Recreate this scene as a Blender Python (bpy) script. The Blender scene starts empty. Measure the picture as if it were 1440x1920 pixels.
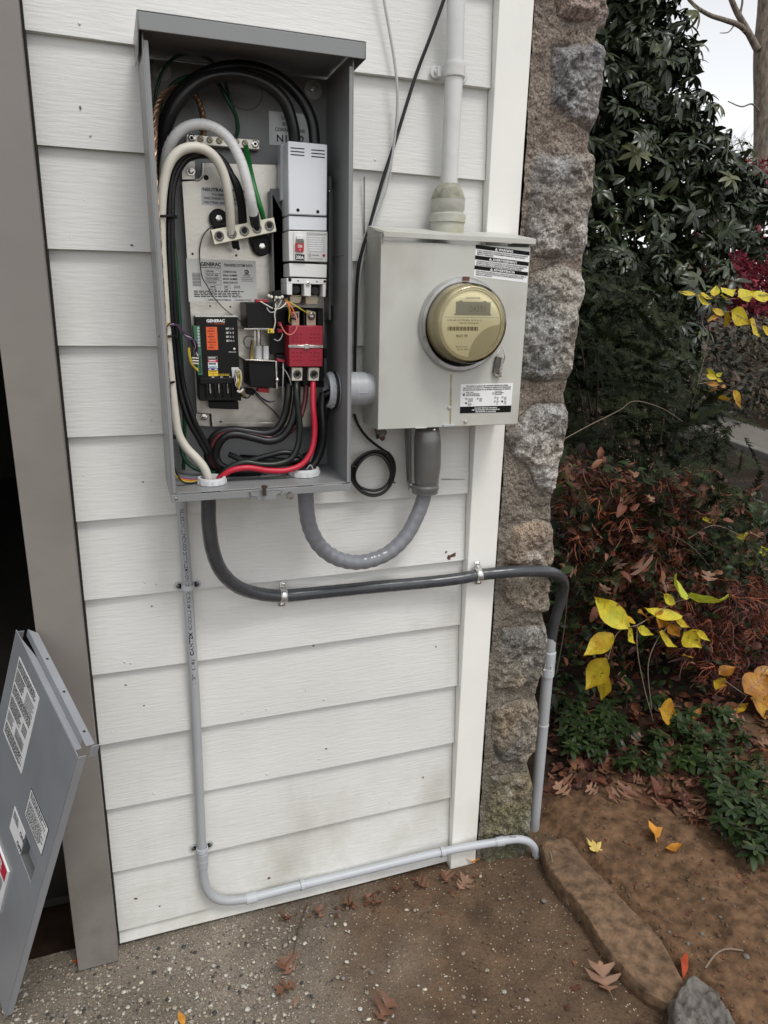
import bpy, math, random
import numpy as np
from mathutils import Vector, Matrix

random.seed(7)
rng = np.random.default_rng(7)
sc = bpy.context.scene
COL = sc.collection

# ------------------------------------------------------------------ camera
CAM = np.array([0.1098, -1.4825, 1.4939])
F = 1365.14                               # focal length in pixels of the 1440 x 1920 photograph
RX, RY, RZ = 1.28302808, -0.02071629, -0.33814072
def _rot(rx, ry, rz):
    cx, sx, cy, sy, cz, sz = math.cos(rx), math.sin(rx), math.cos(ry), math.sin(ry), math.cos(rz), math.sin(rz)
    X = np.array([[1, 0, 0], [0, cx, -sx], [0, sx, cx]])
    Y = np.array([[cy, 0, sy], [0, 1, 0], [-sy, 0, cy]])
    Z = np.array([[cz, -sz, 0], [sz, cz, 0], [0, 0, 1]])
    return Z @ Y @ X
ROT = _rot(RX, RY, RZ)
cd = bpy.data.cameras.new('camera')
cd.sensor_fit = 'VERTICAL'; cd.sensor_height = 24.0; cd.lens = F / 1920 * 24.0
cd.clip_start = 0.02; cd.clip_end = 500
cam = bpy.data.objects.new('camera', cd); COL.objects.link(cam)
M4 = np.eye(4); M4[:3, :3] = ROT; M4[:3, 3] = CAM
cam.matrix_world = Matrix(M4.tolist())
sc.camera = cam

# ------------------------------------------------------------------ world, sun, exposure
SUN_DIR = np.array([0.22, -0.62, 1.15]); SUN_DIR = SUN_DIR / np.linalg.norm(SUN_DIR)
w = bpy.data.worlds.new('World'); sc.world = w; w.use_nodes = True
nt = w.node_tree; nt.nodes.clear()
sky = nt.nodes.new('ShaderNodeTexSky'); sky.sky_type = 'NISHITA'; sky.sun_disc = False
sky.sun_elevation = math.asin(SUN_DIR[2]); sky.sun_rotation = math.atan2(SUN_DIR[0], SUN_DIR[1])
sky.air_density = 1.0; sky.dust_density = 1.0
hs = nt.nodes.new('ShaderNodeHueSaturation'); hs.inputs['Saturation'].default_value = 0.10
bg = nt.nodes.new('ShaderNodeBackground'); bg.inputs['Strength'].default_value = 0.15
wo = nt.nodes.new('ShaderNodeOutputWorld')
nt.links.new(sky.outputs[0], hs.inputs['Color']); nt.links.new(hs.outputs[0], bg.inputs['Color']); nt.links.new(bg.outputs[0], wo.inputs['Surface'])
sd = bpy.data.lights.new('sun', 'SUN'); sd.energy = 1.0; sd.angle = math.radians(16); sd.color = (1.0, 0.97, 0.92)
sun = bpy.data.objects.new('sun', sd); COL.objects.link(sun)
sun.rotation_euler = Vector(SUN_DIR.tolist()).to_track_quat('Z', 'Y').to_euler()
sc.view_settings.view_transform = 'Standard'; sc.view_settings.look = 'None'
sc.view_settings.gamma = 1; sc.view_settings.exposure = 0.52
sc.cycles.max_bounces = 8

# ------------------------------------------------------------------ geometry helpers
def ray(x, y):
    return ROT @ np.array([(x - 720) / F, -(y - 960) / F, -1.0])
def U(x, y, Y=0.0):
    """world point of photo pixel (x, y) on the vertical plane at depth Y"""
    d = ray(x, y); return CAM + d * ((Y - CAM[1]) / d[1])
def G(x, y, z=0.0):
    """world point of photo pixel (x, y) on the level plane at height z"""
    d = ray(x, y); return CAM + d * ((z - CAM[2]) / d[2])
def norm(v):
    v = np.asarray(v, float); return v / (np.linalg.norm(v) + 1e-12)
def spline(P, k=6):
    P = np.asarray(P, float); n = len(P)
    if n < 3:
        return np.array([P[0] + (P[-1] - P[0]) * t for t in np.linspace(0, 1, k + 1)])
    E = np.vstack([2 * P[0] - P[1], P, 2 * P[-1] - P[-2]]); out = []
    for i in range(n - 1):
        a, b, c, d = E[i], E[i + 1], E[i + 2], E[i + 3]
        for t in np.arange(k) / k:
            out.append(.5 * (2 * b + (c - a) * t + (2 * a - 5 * b + 4 * c - d) * t * t + (3 * b - a - 3 * c + d) * t ** 3))
    out.append(P[-1]); return np.array(out)
def PX(L, Y=None, k=6):
    return spline([U(p[0], p[1], p[2] if len(p) > 2 else Y) for p in L], k)

def _h(i, j, k, s):
    v = (i * 374761393 + j * 668265263 + k * 2147483647 + s * 974711) & 0xffffffff
    v = ((v ^ (v >> 13)) * 1274126177) & 0xffffffff
    return ((v ^ (v >> 16)) & 0xffff) / 65535.0
def vnoise(p, s=0):
    p = np.asarray(p, float); i = np.floor(p).astype(np.int64); f = p - i; f = f * f * (3 - 2 * f); r = 0
    for a in (0, 1):
        for b in (0, 1):
            for c in (0, 1):
                wgt = (f[..., 0] if a else 1 - f[..., 0]) * (f[..., 1] if b else 1 - f[..., 1]) * (f[..., 2] if c else 1 - f[..., 2])
                r = r + wgt * _h(i[..., 0] + a, i[..., 1] + b, i[..., 2] + c, s)
    return r * 2 - 1
def fbm(p, o=4, s=0):
    p = np.asarray(p, float); r = 0; a = 1.0
    for k in range(o):
        r = r + a * vnoise(p * 2 ** k + 17.3 * k, s + k); a *= .5
    return r

# ------------------------------------------------------------------ materials
MATS = {}
def _n(t, kind, **kw):
    n = t.nodes.new(kind)
    for k, v in kw.items(): setattr(n, k, v)
    return n
def mat(name, col, rough=.5, metal=0.0, var=.12, vs=8.0, stretch=(1, 1, 1), bump=0.0, bs=60.0, bstretch=None,
        spot=None, spot_t=.72, spot_s=40.0, attr=None, attr2=None, spec=.5, trans=0.0, detail=4, aniso=None, stain=None):
    m = bpy.data.materials.new(name); m.use_nodes = True; t = m.node_tree; L = t.links
    b = t.nodes['Principled BSDF']; b.inputs['Roughness'].default_value = rough; b.inputs['Metallic'].default_value = metal
    b.inputs['Specular IOR Level'].default_value = spec
    tc = _n(t, 'ShaderNodeTexCoord')
    mp = _n(t, 'ShaderNodeMapping'); mp.inputs['Scale'].default_value = stretch; L.new(tc.outputs['Object'], mp.inputs['Vector'])
    nz = _n(t, 'ShaderNodeTexNoise'); nz.inputs['Scale'].default_value = vs; nz.inputs['Detail'].default_value = detail; L.new(mp.outputs[0], nz.inputs['Vector'])
    rp = _n(t, 'ShaderNodeMapRange'); rp.inputs['From Min'].default_value = .3; rp.inputs['From Max'].default_value = .7
    rp.inputs['To Min'].default_value = 1 - var; rp.inputs['To Max'].default_value = 1 + var; L.new(nz.outputs['Fac'], rp.inputs['Value'])
    mx = _n(t, 'ShaderNodeMix', data_type='RGBA', blend_type='MULTIPLY'); mx.inputs['Factor'].default_value = 1
    if attr:
        at = _n(t, 'ShaderNodeAttribute', attribute_name=attr)
        if attr2 is not None:
            cr = _n(t, 'ShaderNodeValToRGB'); L.new(at.outputs['Fac'], cr.inputs['Fac']); el = cr.color_ramp.elements
            el[0].color = (*attr2[0], 1); el[1].color = (*attr2[-1], 1)
            for q, c in enumerate(attr2[1:-1]):
                e = el.new((q + 1) / (len(attr2) - 1)); e.color = (*c, 1)
            L.new(cr.outputs['Color'], mx.inputs['A'])
        else: L.new(at.outputs['Color'], mx.inputs['A'])
    else: mx.inputs['A'].default_value = (*col, 1)
    L.new(rp.outputs[0], mx.inputs['B']); out = mx.outputs['Result']
    if stain:
        sn = _n(t, 'ShaderNodeTexNoise'); sn.inputs['Scale'].default_value = stain[1]; sn.inputs['Detail'].default_value = 6
        ms = _n(t, 'ShaderNodeMapping'); ms.inputs['Scale'].default_value = stain[3] if len(stain) > 3 else (1, 1, 1)
        L.new(tc.outputs['Object'], ms.inputs['Vector']); L.new(ms.outputs[0], sn.inputs['Vector'])
        sr = _n(t, 'ShaderNodeMapRange'); sr.inputs['From Min'].default_value = stain[2]; sr.inputs['From Max'].default_value = stain[2] + .2; sr.inputs['To Max'].default_value = .6
        L.new(sn.outputs['Fac'], sr.inputs['Value'])
        m3 = _n(t, 'ShaderNodeMix', data_type='RGBA'); L.new(sr.outputs[0], m3.inputs['Factor']); L.new(out, m3.inputs['A']); m3.inputs['B'].default_value = (*stain[0], 1); out = m3.outputs['Result']
    if spot:
        n2 = _n(t, 'ShaderNodeTexNoise'); n2.inputs['Scale'].default_value = spot_s; n2.inputs['Detail'].default_value = 2; L.new(tc.outputs['Object'], n2.inputs['Vector'])
        r2 = _n(t, 'ShaderNodeMapRange'); r2.inputs['From Min'].default_value = spot_t; r2.inputs['From Max'].default_value = spot_t + .04; L.new(n2.outputs['Fac'], r2.inputs['Value'])
        m2 = _n(t, 'ShaderNodeMix', data_type='RGBA'); L.new(r2.outputs[0], m2.inputs['Factor']); L.new(out, m2.inputs['A']); m2.inputs['B'].default_value = (*spot, 1); out = m2.outputs['Result']
    L.new(out, b.inputs['Base Color'])
    rr = _n(t, 'ShaderNodeMapRange'); rr.inputs['From Min'].default_value = .3; rr.inputs['From Max'].default_value = .7
    rr.inputs['To Min'].default_value = max(.03, rough - .08); rr.inputs['To Max'].default_value = min(1, rough + .08); L.new(nz.outputs['Fac'], rr.inputs['Value']); L.new(rr.outputs[0], b.inputs['Roughness'])
    if bump:
        mb_ = _n(t, 'ShaderNodeMapping'); mb_.inputs['Scale'].default_value = bstretch or (1, 1, 1); L.new(tc.outputs['Object'], mb_.inputs['Vector'])
        nb = _n(t, 'ShaderNodeTexNoise'); nb.inputs['Scale'].default_value = bs; nb.inputs['Detail'].default_value = 5; L.new(mb_.outputs[0], nb.inputs['Vector'])
        bp = _n(t, 'ShaderNodeBump'); bp.inputs['Strength'].default_value = bump; bp.inputs['Distance'].default_value = .004
        L.new(nb.outputs['Fac'], bp.inputs['Height']); L.new(bp.outputs[0], b.inputs['Normal'])
    if trans:
        tr = _n(t, 'ShaderNodeBsdfTranslucent'); L.new(out, tr.inputs['Color']); ms_ = _n(t, 'ShaderNodeMixShader'); ms_.inputs[0].default_value = trans
        o = t.nodes['Material Output']; L.new(b.outputs[0], ms_.inputs[1]); L.new(tr.outputs[0], ms_.inputs[2]); L.new(ms_.outputs[0], o.inputs['Surface'])
    MATS[name] = m; return m

mat('siding_paint', (.675, .672, .645), .55, var=.07, vs=3, bump=.26, bs=85, bstretch=(.28, 1, 2.6), spot=(.12, .10, .08), spot_t=.81, spot_s=22, stain=((.40, .385, .33), 4.0, .56, (1, 1, .6)))
def splash(mname, top, col, amt):
    m = MATS[mname]; t = m.node_tree; L = t.links; b = t.nodes['Principled BSDF']; src = b.inputs['Base Color'].links[0].from_socket
    tc = _n(t, 'ShaderNodeTexCoord'); sx = _n(t, 'ShaderNodeSeparateXYZ'); L.new(tc.outputs['Object'], sx.inputs[0])
    nz = _n(t, 'ShaderNodeTexNoise'); nz.inputs['Scale'].default_value = 9; nz.inputs['Detail'].default_value = 8; nz.inputs['Roughness'].default_value = .7; L.new(tc.outputs['Object'], nz.inputs['Vector'])
    z = _n(t, 'ShaderNodeMapRange'); z.inputs['From Min'].default_value = 0; z.inputs['From Max'].default_value = top; z.inputs['To Min'].default_value = 1; z.inputs['To Max'].default_value = 0; L.new(sx.outputs['Z'], z.inputs['Value'])
    a = _n(t, 'ShaderNodeMapRange'); a.inputs['From Min'].default_value = .42; a.inputs['From Max'].default_value = .72; L.new(nz.outputs['Fac'], a.inputs['Value'])
    k = _n(t, 'ShaderNodeMath', operation='MULTIPLY'); L.new(z.outputs[0], k.inputs[0]); L.new(a.outputs[0], k.inputs[1])
    k2 = _n(t, 'ShaderNodeMath', operation='MULTIPLY'); L.new(k.outputs[0], k2.inputs[0]); k2.inputs[1].default_value = amt
    mx = _n(t, 'ShaderNodeMix', data_type='RGBA'); L.new(k2.outputs[0], mx.inputs['Factor']); L.new(src, mx.inputs['A']); mx.inputs['B'].default_value = (*col, 1); L.new(mx.outputs['Result'], b.inputs['Base Color'])
splash('siding_paint', .40, (.38, .37, .27), .55)
mat('trim_paint', (.82, .81, .765), .5, var=.04, vs=4, bump=.12, bs=40, spot=(.2, .18, .15), spot_t=.82, spot_s=25, stain=((.62, .58, .48), 5, .66))
mat('taupe_paint', (.215, .195, .178), .5, var=.09, vs=6, stain=((.13, .115, .10), 6, .58), bump=.12, bs=30, spot=(.5, .48, .45), spot_t=.835, spot_s=18)
splash('trim_paint', .25, (.40, .37, .28), .6); splash('taupe_paint', .5, (.10, .088, .072), .8)
mat('jamb_paint', (.26, .25, .235), .5, var=.08)
mat('weatherstrip', (.75, .74, .71), .5)
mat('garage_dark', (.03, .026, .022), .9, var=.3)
mat('steel_gray', (.225, .23, .232), .38, var=.04, vs=5, bump=.03, bs=300)
mat('steel_gray_dark', (.12, .125, .125), .4, var=.05)
mat('cover_gray', (.26, .27, .29), .36, var=.09, vs=7, bump=.03, bs=300)
mat('galvanized', (.56, .535, .48), .36, metal=.85, var=.16, vs=30, bump=.06, bs=160)
mat('plated', (.72, .70, .66), .25, metal=1.0, var=.1, vs=60)
mat('bolt_dark', (.16, .15, .14), .35, metal=.9, var=.2, vs=60)
mat('alu_lug', (.74, .71, .62), .42, metal=.55, var=.08, vs=70)
mat('copper', (.30, .19, .12), .42, metal=.8, var=.3, vs=70)
mat('black_rubber', (.014, .014, .015), .42, var=.2)
mat('black_cable', (.007, .007, .008), .36, var=.25, vs=30, bump=.06, bs=80, spec=.4)
mat('cable_green_black', (.009, .014, .011), .36, spec=.4, var=.25, vs=30)
mat('cable_maroon', (.10, .018, .022), .4, var=.25, vs=30)
mat('cable_white', (.64, .61, .53), .42, var=.08, vs=20)
mat('tape_white', (.68, .68, .67), .35, var=.07, vs=30, bump=.25, bs=35)
mat('cable_red', (.46, .012, .035), .34, var=.1, vs=20)
mat('cable_green', (.012, .19, .035), .36, var=.12, vs=20)
mat('cable_green_deep', (.008, .06, .024), .4, var=.15, vs=20)
mat('wire_yellow', (.55, .42, .04), .4)
mat('wire_orange', (.62, .16, .03), .4)
mat('wire_purple', (.10, .05, .13), .4)
mat('wire_pink', (.62, .18, .15), .4)
mat('wire_white', (.62, .60, .52), .4)
mat('wire_gray', (.42, .43, .42), .45, var=.1)
mat('breaker_plastic', (.72, .74, .78), .42, var=.03, vs=10)
mat('breaker_side', (.50, .52, .56), .42, var=.03)
mat('breaker_lower', (.74, .74, .725), .42, var=.03)
mat('black_plastic', (.006, .006, .006), .45, var=.2, spec=.25)
mat('red_plastic', (.30, .012, .03), .36, var=.06)
mat('toggle_red', (.45, .015, .02), .4)
mat('green_terminal', (.04, .15, .085), .45, var=.15, vs=60)
mat('ivory', (.70, .67, .54), .5, var=.06)
mat('tan_metal', (.42, .36, .27), .45, metal=.4, var=.12)
mat('lockring', (.58, .585, .59), .5, var=.05, vs=20)
mat('pvc_gray', (.36, .37, .385), .42, var=.04, vs=10, bump=.02, bs=100)
mat('pvc_light', (.44, .46, .485), .42, var=.05, vs=12, bump=.02, bs=100)
mat('flex_dark', (.052, .055, .061), .26, var=.14, vs=24, bump=.10, bs=45)
mat('flex_gray', (.20, .205, .225), .27, var=.08, vs=14, bump=.10, bs=40)
mat('body_gray', (.20, .198, .195), .36, metal=.5, var=.06, bump=.05, bs=150)
mat('meter_box_paint', (.50, .50, .46), .5, var=.07, vs=5, bump=.06, bs=60, stain=((.39, .375, .32), 9, .50), spot=(.2, .18, .13), spot_t=.80, spot_s=50)
mat('stain_brown', (.34, .29, .16), .6, var=.2, vs=40)
mat('meter_ring', (.50, .50, .50), .34, metal=.8, var=.15, vs=30)
mat('meter_cover', (.66, .60, .41), .14, var=.10, vs=9)
mat('meter_rim', (.70, .64, .44), .14, var=.08, vs=6)
mat('meter_face', (.93, .86, .58), .5, var=.04)
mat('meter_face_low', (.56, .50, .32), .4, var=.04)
mat('meter_display', (.27, .26, .18), .4, var=.05)
mat('meter_ink', (.22, .18, .08), .6)
mat('mast_paint', (.60, .605, .59), .45, var=.07, vs=20, bump=.12, bs=70, stain=((.42, .41, .36), 12, .62))
mat('mossy_fitting', (.26, .255, .20), .8, var=.4, vs=60, bump=.6, bs=90)
mat('mast_fitting', (.46, .455, .40), .6, var=.12, vs=24, bump=.35, bs=60, stain=((.26, .24, .10), 14, .47))
mat('strap_zinc', (.62, .615, .60), .32, metal=.8, var=.18, vs=60)
mat('label_white', (.80, .80, .80), .5, var=.02)
mat('label_paper', (.60, .60, .575), .45, var=.03)
mat('label_silver', (.50, .51, .51), .4, metal=.4, var=.08, vs=40)
mat('label_clear', (.42, .43, .42), .35, metal=.5, var=.05)
mat('label_orange', (.72, .12, .025), .5, var=.05)
mat('label_red', (.55, .02, .05), .5)
mat('label_cyan', (.45, .72, .74), .5)
mat('label_blue', (.05, .04, .2), .5)
mat('label_yellow', (.80, .58, .04), .5)
mat('ink', (.006, .006, .006), .6, spec=.15)
mat('ink_gray', (.22, .22, .23), .55)
mat('ink_white', (.82, .82, .82), .5)
mat('rust_mark', (.10, .045, .03), .8, var=.3, vs=80)
mat('gap_dark', (.012, .011, .010), .9)
mat('foundation', (.045, .04, .034), .95, var=.3, vs=20)
mat('stone_face', (1, 1, 1), .82, attr='col', var=.72, vs=260, bump=1.0, bs=150, detail=6, spec=.25)
mat('flagstone', (.155, .098, .060), .92, var=.5, vs=45, bump=1.0, bs=120, detail=8, stain=((.09, .06, .04), 9, .55), spec=.2)
mat('gray_rock', (.125, .112, .098), .75, var=.5, vs=40, stretch=(1, .35, 1), bump=1.0, bs=60, bstretch=(1.4, .3, 1), detail=8, stain=((.12, .08, .05), 9, .56))
mat('bark', (.175, .145, .115), .9, var=.55, vs=22, stretch=(1, 1, .3), bump=.9, bs=18, bstretch=(1, 1, .3))
mat('twig', (.075, .052, .038), .8, var=.2)
mat('twig_pale', (.20, .15, .11), .8, var=.2)
mat('rhodo_leaf', (0, 0, 0), .34, attr='rnd', attr2=[(.013, .019, .009), (.023, .034, .014), (.040, .054, .024), (.095, .10, .036)], var=.15, trans=.08, spec=.42)
mat('yew_leaf', (0, 0, 0), .75, attr='rnd', attr2=[(.008, .012, .005), (.016, .022, .008), (.036, .044, .017)], var=.15, spec=.15)
mat('red_leaf', (0, 0, 0), .55, attr='rnd', attr2=[(.06, .006, .014), (.17, .012, .030), (.36, .035, .06)], var=.2, trans=.25)
mat('brown_leaf', (0, 0, 0), .65, attr='rnd', attr2=[(.045, .014, .010), (.10, .03, .016), (.17, .052, .024), (.22, .10, .05)], var=.25, vs=50, trans=.12, bump=.2, bs=120)
mat('dry_lace', (0, 0, 0), .65, attr='rnd', attr2=[(.03, .007, .006), (.10, .021, .012), (.30, .075, .025)], var=.2)
mat('green_low', (0, 0, 0), .42, attr='rnd', attr2=[(.010, .020, .006), (.022, .040, .011), (.042, .070, .020), (.10, .13, .030)], var=.2, vs=40, trans=.1, spec=.25)
mat('yellow_leaf', (0, 0, 0), .5, attr='rnd', attr2=[(.17, .065, .015), (.46, .19, .02), (.62, .42, .03), (.70, .60, .04), (.46, .56, .05)], var=.14, vs=60, trans=.3, spot=(.16, .07, .02), spot_t=.66, spot_s=55)
mat('far_leaf', (0, 0, 0), .7, attr='rnd', attr2=[(.02, .025, .015), (.05, .045, .028), (.08, .05, .03)], var=.2)
mat('leaf_oak', (.17, .075, .042), .6, var=.3, vs=30, bump=.3, bs=90, trans=.1)
mat('leaf_oak_pale', (.26, .145, .09), .6, var=.25, vs=30, bump=.3, bs=90, trans=.1)
mat('leaf_maple_yellow', (.68, .50, .14), .55, var=.14, vs=40, bump=.2, bs=90, trans=.2)
mat('leaf_orange', (.58, .25, .03), .55, var=.25, vs=40, bump=.2, bs=90, trans=.2)
mat('leaf_red', (.45, .07, .02), .55, var=.25, vs=40, trans=.2)

def concrete_mat():
    m = bpy.data.materials.new('aggregate_concrete'); m.use_nodes = True; t = m.node_tree; L = t.links
    b = t.nodes['Principled BSDF']; b.inputs['Roughness'].default_value = .85; b.inputs['Specular IOR Level'].default_value = .3
    tc = _n(t, 'ShaderNodeTexCoord'); P = tc.outputs['Object']
    def noise(s, d=4):
        n = _n(t, 'ShaderNodeTexNoise'); n.inputs['Scale'].default_value = s; n.inputs['Detail'].default_value = d; L.new(P, n.inputs['Vector']); return n.outputs['Fac']
    def mr(v, a, b_, c=0, d=1):
        n = _n(t, 'ShaderNodeMapRange'); n.inputs['From Min'].default_value = a; n.inputs['From Max'].default_value = b_; n.inputs['To Min'].default_value = c; n.inputs['To Max'].default_value = d; L.new(v, n.inputs['Value']); return n.outputs[0]
    def mix(f, A, B, bt='MIX'):
        n = _n(t, 'ShaderNodeMix', data_type='RGBA', blend_type=bt)
        for k, v in (('Factor', f), ('A', A), ('B', B)):
            if isinstance(v, tuple): n.inputs[k].default_value = (*v, 1)
            elif isinstance(v, (int, float)): n.inputs[k].default_value = v
            else: L.new(v, n.inputs[k])
        return n.outputs['Result']
    def math_(op, A, B):
        n = _n(t, 'ShaderNodeMath', operation=op)
        for i, v in enumerate((A, B)):
            if isinstance(v, (int, float)): n.inputs[i].default_value = v
            else: L.new(v, n.inputs[i])
        return n.outputs[0]
    base = mix(mr(noise(6), .35, .7), (.175, .145, .112), (.31, .265, .21))
    base = mix(mr(noise(240, 2), .35, .65), base, mix(1.0, base, (.55, .55, .55), 'MULTIPLY'))
    hgt = None
    # soil washed over the pad from the right-hand bed
    sx = _n(t, 'ShaderNodeSeparateXYZ'); L.new(P, sx.inputs[0])
    wash = math_('ADD', math_('ADD', sx.outputs['X'], math_('MULTIPLY', sx.outputs['Y'], -.10)), math_('MULTIPLY', math_('SUBTRACT', noise(5, 6), .5), .55))
    soil_f = mr(wash, .33, .72)
    for sc_, thr, rad in ((48, .60, .27), (95, .55, .31), (190, .5, .34)):
        v = _n(t, 'ShaderNodeTexVoronoi'); v.inputs['Scale'].default_value = sc_; L.new(P, v.inputs['Vector'])
        se = _n(t, 'ShaderNodeSeparateColor'); L.new(v.outputs['Color'], se.inputs[0])
        peb = mr(v.outputs['Distance'], rad, rad - .07)
        on = mr(se.outputs[0], thr, thr + .02)
        f = math_('MULTIPLY', peb, on)
        cr = _n(t, 'ShaderNodeValToRGB'); L.new(se.outputs[1], cr.inputs['Fac']); el = cr.color_ramp.elements
        el[0].color = (.10, .085, .07, 1); el[1].color = (.62, .57, .48, 1)
        for q, c in ((.25, (.20, .16, .13)), (.45, (.30, .27, .23)), (.62, (.42, .36, .28)), (.8, (.50, .46, .40))):
            e = el.new(q); e.color = (*c, 1)
        keep = math_('SUBTRACT', 1.0, math_('MULTIPLY', soil_f, .70 if sc_ < 200 else .8))
        # mostly buried once soil covers the pad: only the odd stone pokes out
        base = mix(math_('MULTIPLY', f, keep), base, cr.outputs['Color'])
        hh = math_('MULTIPLY', f, 1.0 if sc_ < 100 else .5)
        hgt = hh if hgt is None else math_('ADD', hgt, hh)
    soil = mix(mr(noise(14, 6), .3, .7), (.088, .053, .031), (.170, .104, .060))
    soil = mix(mr(noise(160, 3), .3, .7), mix(1.0, soil, (.6, .6, .6), 'MULTIPLY'), soil)
    v = _n(t, 'ShaderNodeTexVoronoi'); v.inputs['Scale'].default_value = 175; L.new(P, v.inputs['Vector'])
    se = _n(t, 'ShaderNodeSeparateColor'); L.new(v.outputs['Color'], se.inputs[0])
    grit = math_('MULTIPLY', mr(v.outputs['Distance'], .34, .26), mr(se.outputs[0], .90, .92))
    soil = mix(grit, soil, (.46, .40, .30))
    col = mix(math_('MULTIPLY', soil_f, .93), base, soil)
    # dark damp stain near the middle front
    col = mix(math_('MULTIPLY', mr(noise(3.2, 5), .57, .70), .55), col, mix(1.0, col, (.42, .40, .38), 'MULTIPLY'))
    L.new(col, b.inputs['Base Color'])
    bp = _n(t, 'ShaderNodeBump'); bp.inputs['Strength'].default_value = .8; bp.inputs['Distance'].default_value = .004
    hn = math_('ADD', math_('MULTIPLY', hgt, math_('SUBTRACT', 1.0, math_('MULTIPLY', soil_f, .7))), math_('MULTIPLY', noise(110, 6), .9))
    L.new(hn, bp.inputs['Height']); L.new(bp.outputs[0], b.inputs['Normal'])
    MATS['aggregate_concrete'] = m
concrete_mat()
mat('crumb_soil', (.125, .08, .05), .95, var=.3, vs=30)
mat('soil', (1, 1, 1), .95, attr='col', var=.5, vs=30, bump=1.0, bs=90, detail=8, spec=.15, spot=(.38, .31, .22), spot_t=.735, spot_s=110, stain=((.075, .045, .028), 5, .52))
mat('forest_floor', (.050, .030, .020), .95, var=.5, vs=9, bump=.8, bs=30, detail=8, spec=.1)
mat('pebble_stone', (1, 1, 1), .7, attr='col', var=.2, vs=200)
mat('path_paving', (.13, .118, .10), .9, var=.2, vs=10, bump=.4, bs=60)
mat('kerb_stone', (.15, .14, .125), .85, var=.2, vs=14, bump=.5, bs=60)
def glass_mat():
    m = bpy.data.materials.new('clear_window'); m.use_nodes = True; t = m.node_tree; t.nodes.clear()
    o = _n(t, 'ShaderNodeOutputMaterial'); tr = _n(t, 'ShaderNodeBsdfTransparent'); tr.inputs[0].default_value = (1.0, .985, .93, 1)
    gl = _n(t, 'ShaderNodeBsdfGlossy'); gl.inputs['Roughness'].default_value = .05; fr = _n(t, 'ShaderNodeFresnel'); fr.inputs[0].default_value = 1.45
    mx = _n(t, 'ShaderNodeMixShader'); L = t.links
    L.new(fr.outputs[0], mx.inputs[0]); L.new(tr.outputs[0], mx.inputs[1]); L.new(gl.outputs[0], mx.inputs[2]); L.new(mx.outputs[0], o.inputs['Surface'])
    MATS['clear_window'] = m
glass_mat()

# ------------------------------------------------------------------ object helpers
ROOTLOC = {}
def tag(o, label=None, cat=None, group=None, kind=None):
    if label: o['label'] = label
    if cat: o['category'] = cat
    if group: o['group'] = group
    if kind: o['kind'] = kind
    return o
def thing(name, loc, label, cat, group=None):
    o = bpy.data.objects.new(name, None); COL.objects.link(o); o.location = [float(v) for v in loc]; o.empty_display_size = .05
    ROOTLOC[o] = np.array(loc, float); return tag(o, label, cat, group)
_TXT = {}
def text_mesh(s, bold=0.0):
    key = (s, bold)
    if key not in _TXT:
        cu = bpy.data.curves.new('lettering', 'FONT'); cu.body = s; cu.offset = bold; cu.resolution_u = 3
        ob = bpy.data.objects.new('lettering', cu); COL.objects.link(ob)
        bpy.context.view_layer.update()
        me = bpy.data.meshes.new_from_object(ob.evaluated_get(bpy.context.evaluated_depsgraph_get()))
        V = np.array([v.co[:2] for v in me.vertices]) if len(me.vertices) else np.zeros((0, 2)); Fc = [tuple(p.vertices) for p in me.polygons]
        COL.objects.unlink(ob); bpy.data.objects.remove(ob); bpy.data.meshes.remove(me); bpy.data.curves.remove(cu)
        _TXT[key] = (V, Fc)
    return _TXT[key]

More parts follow.
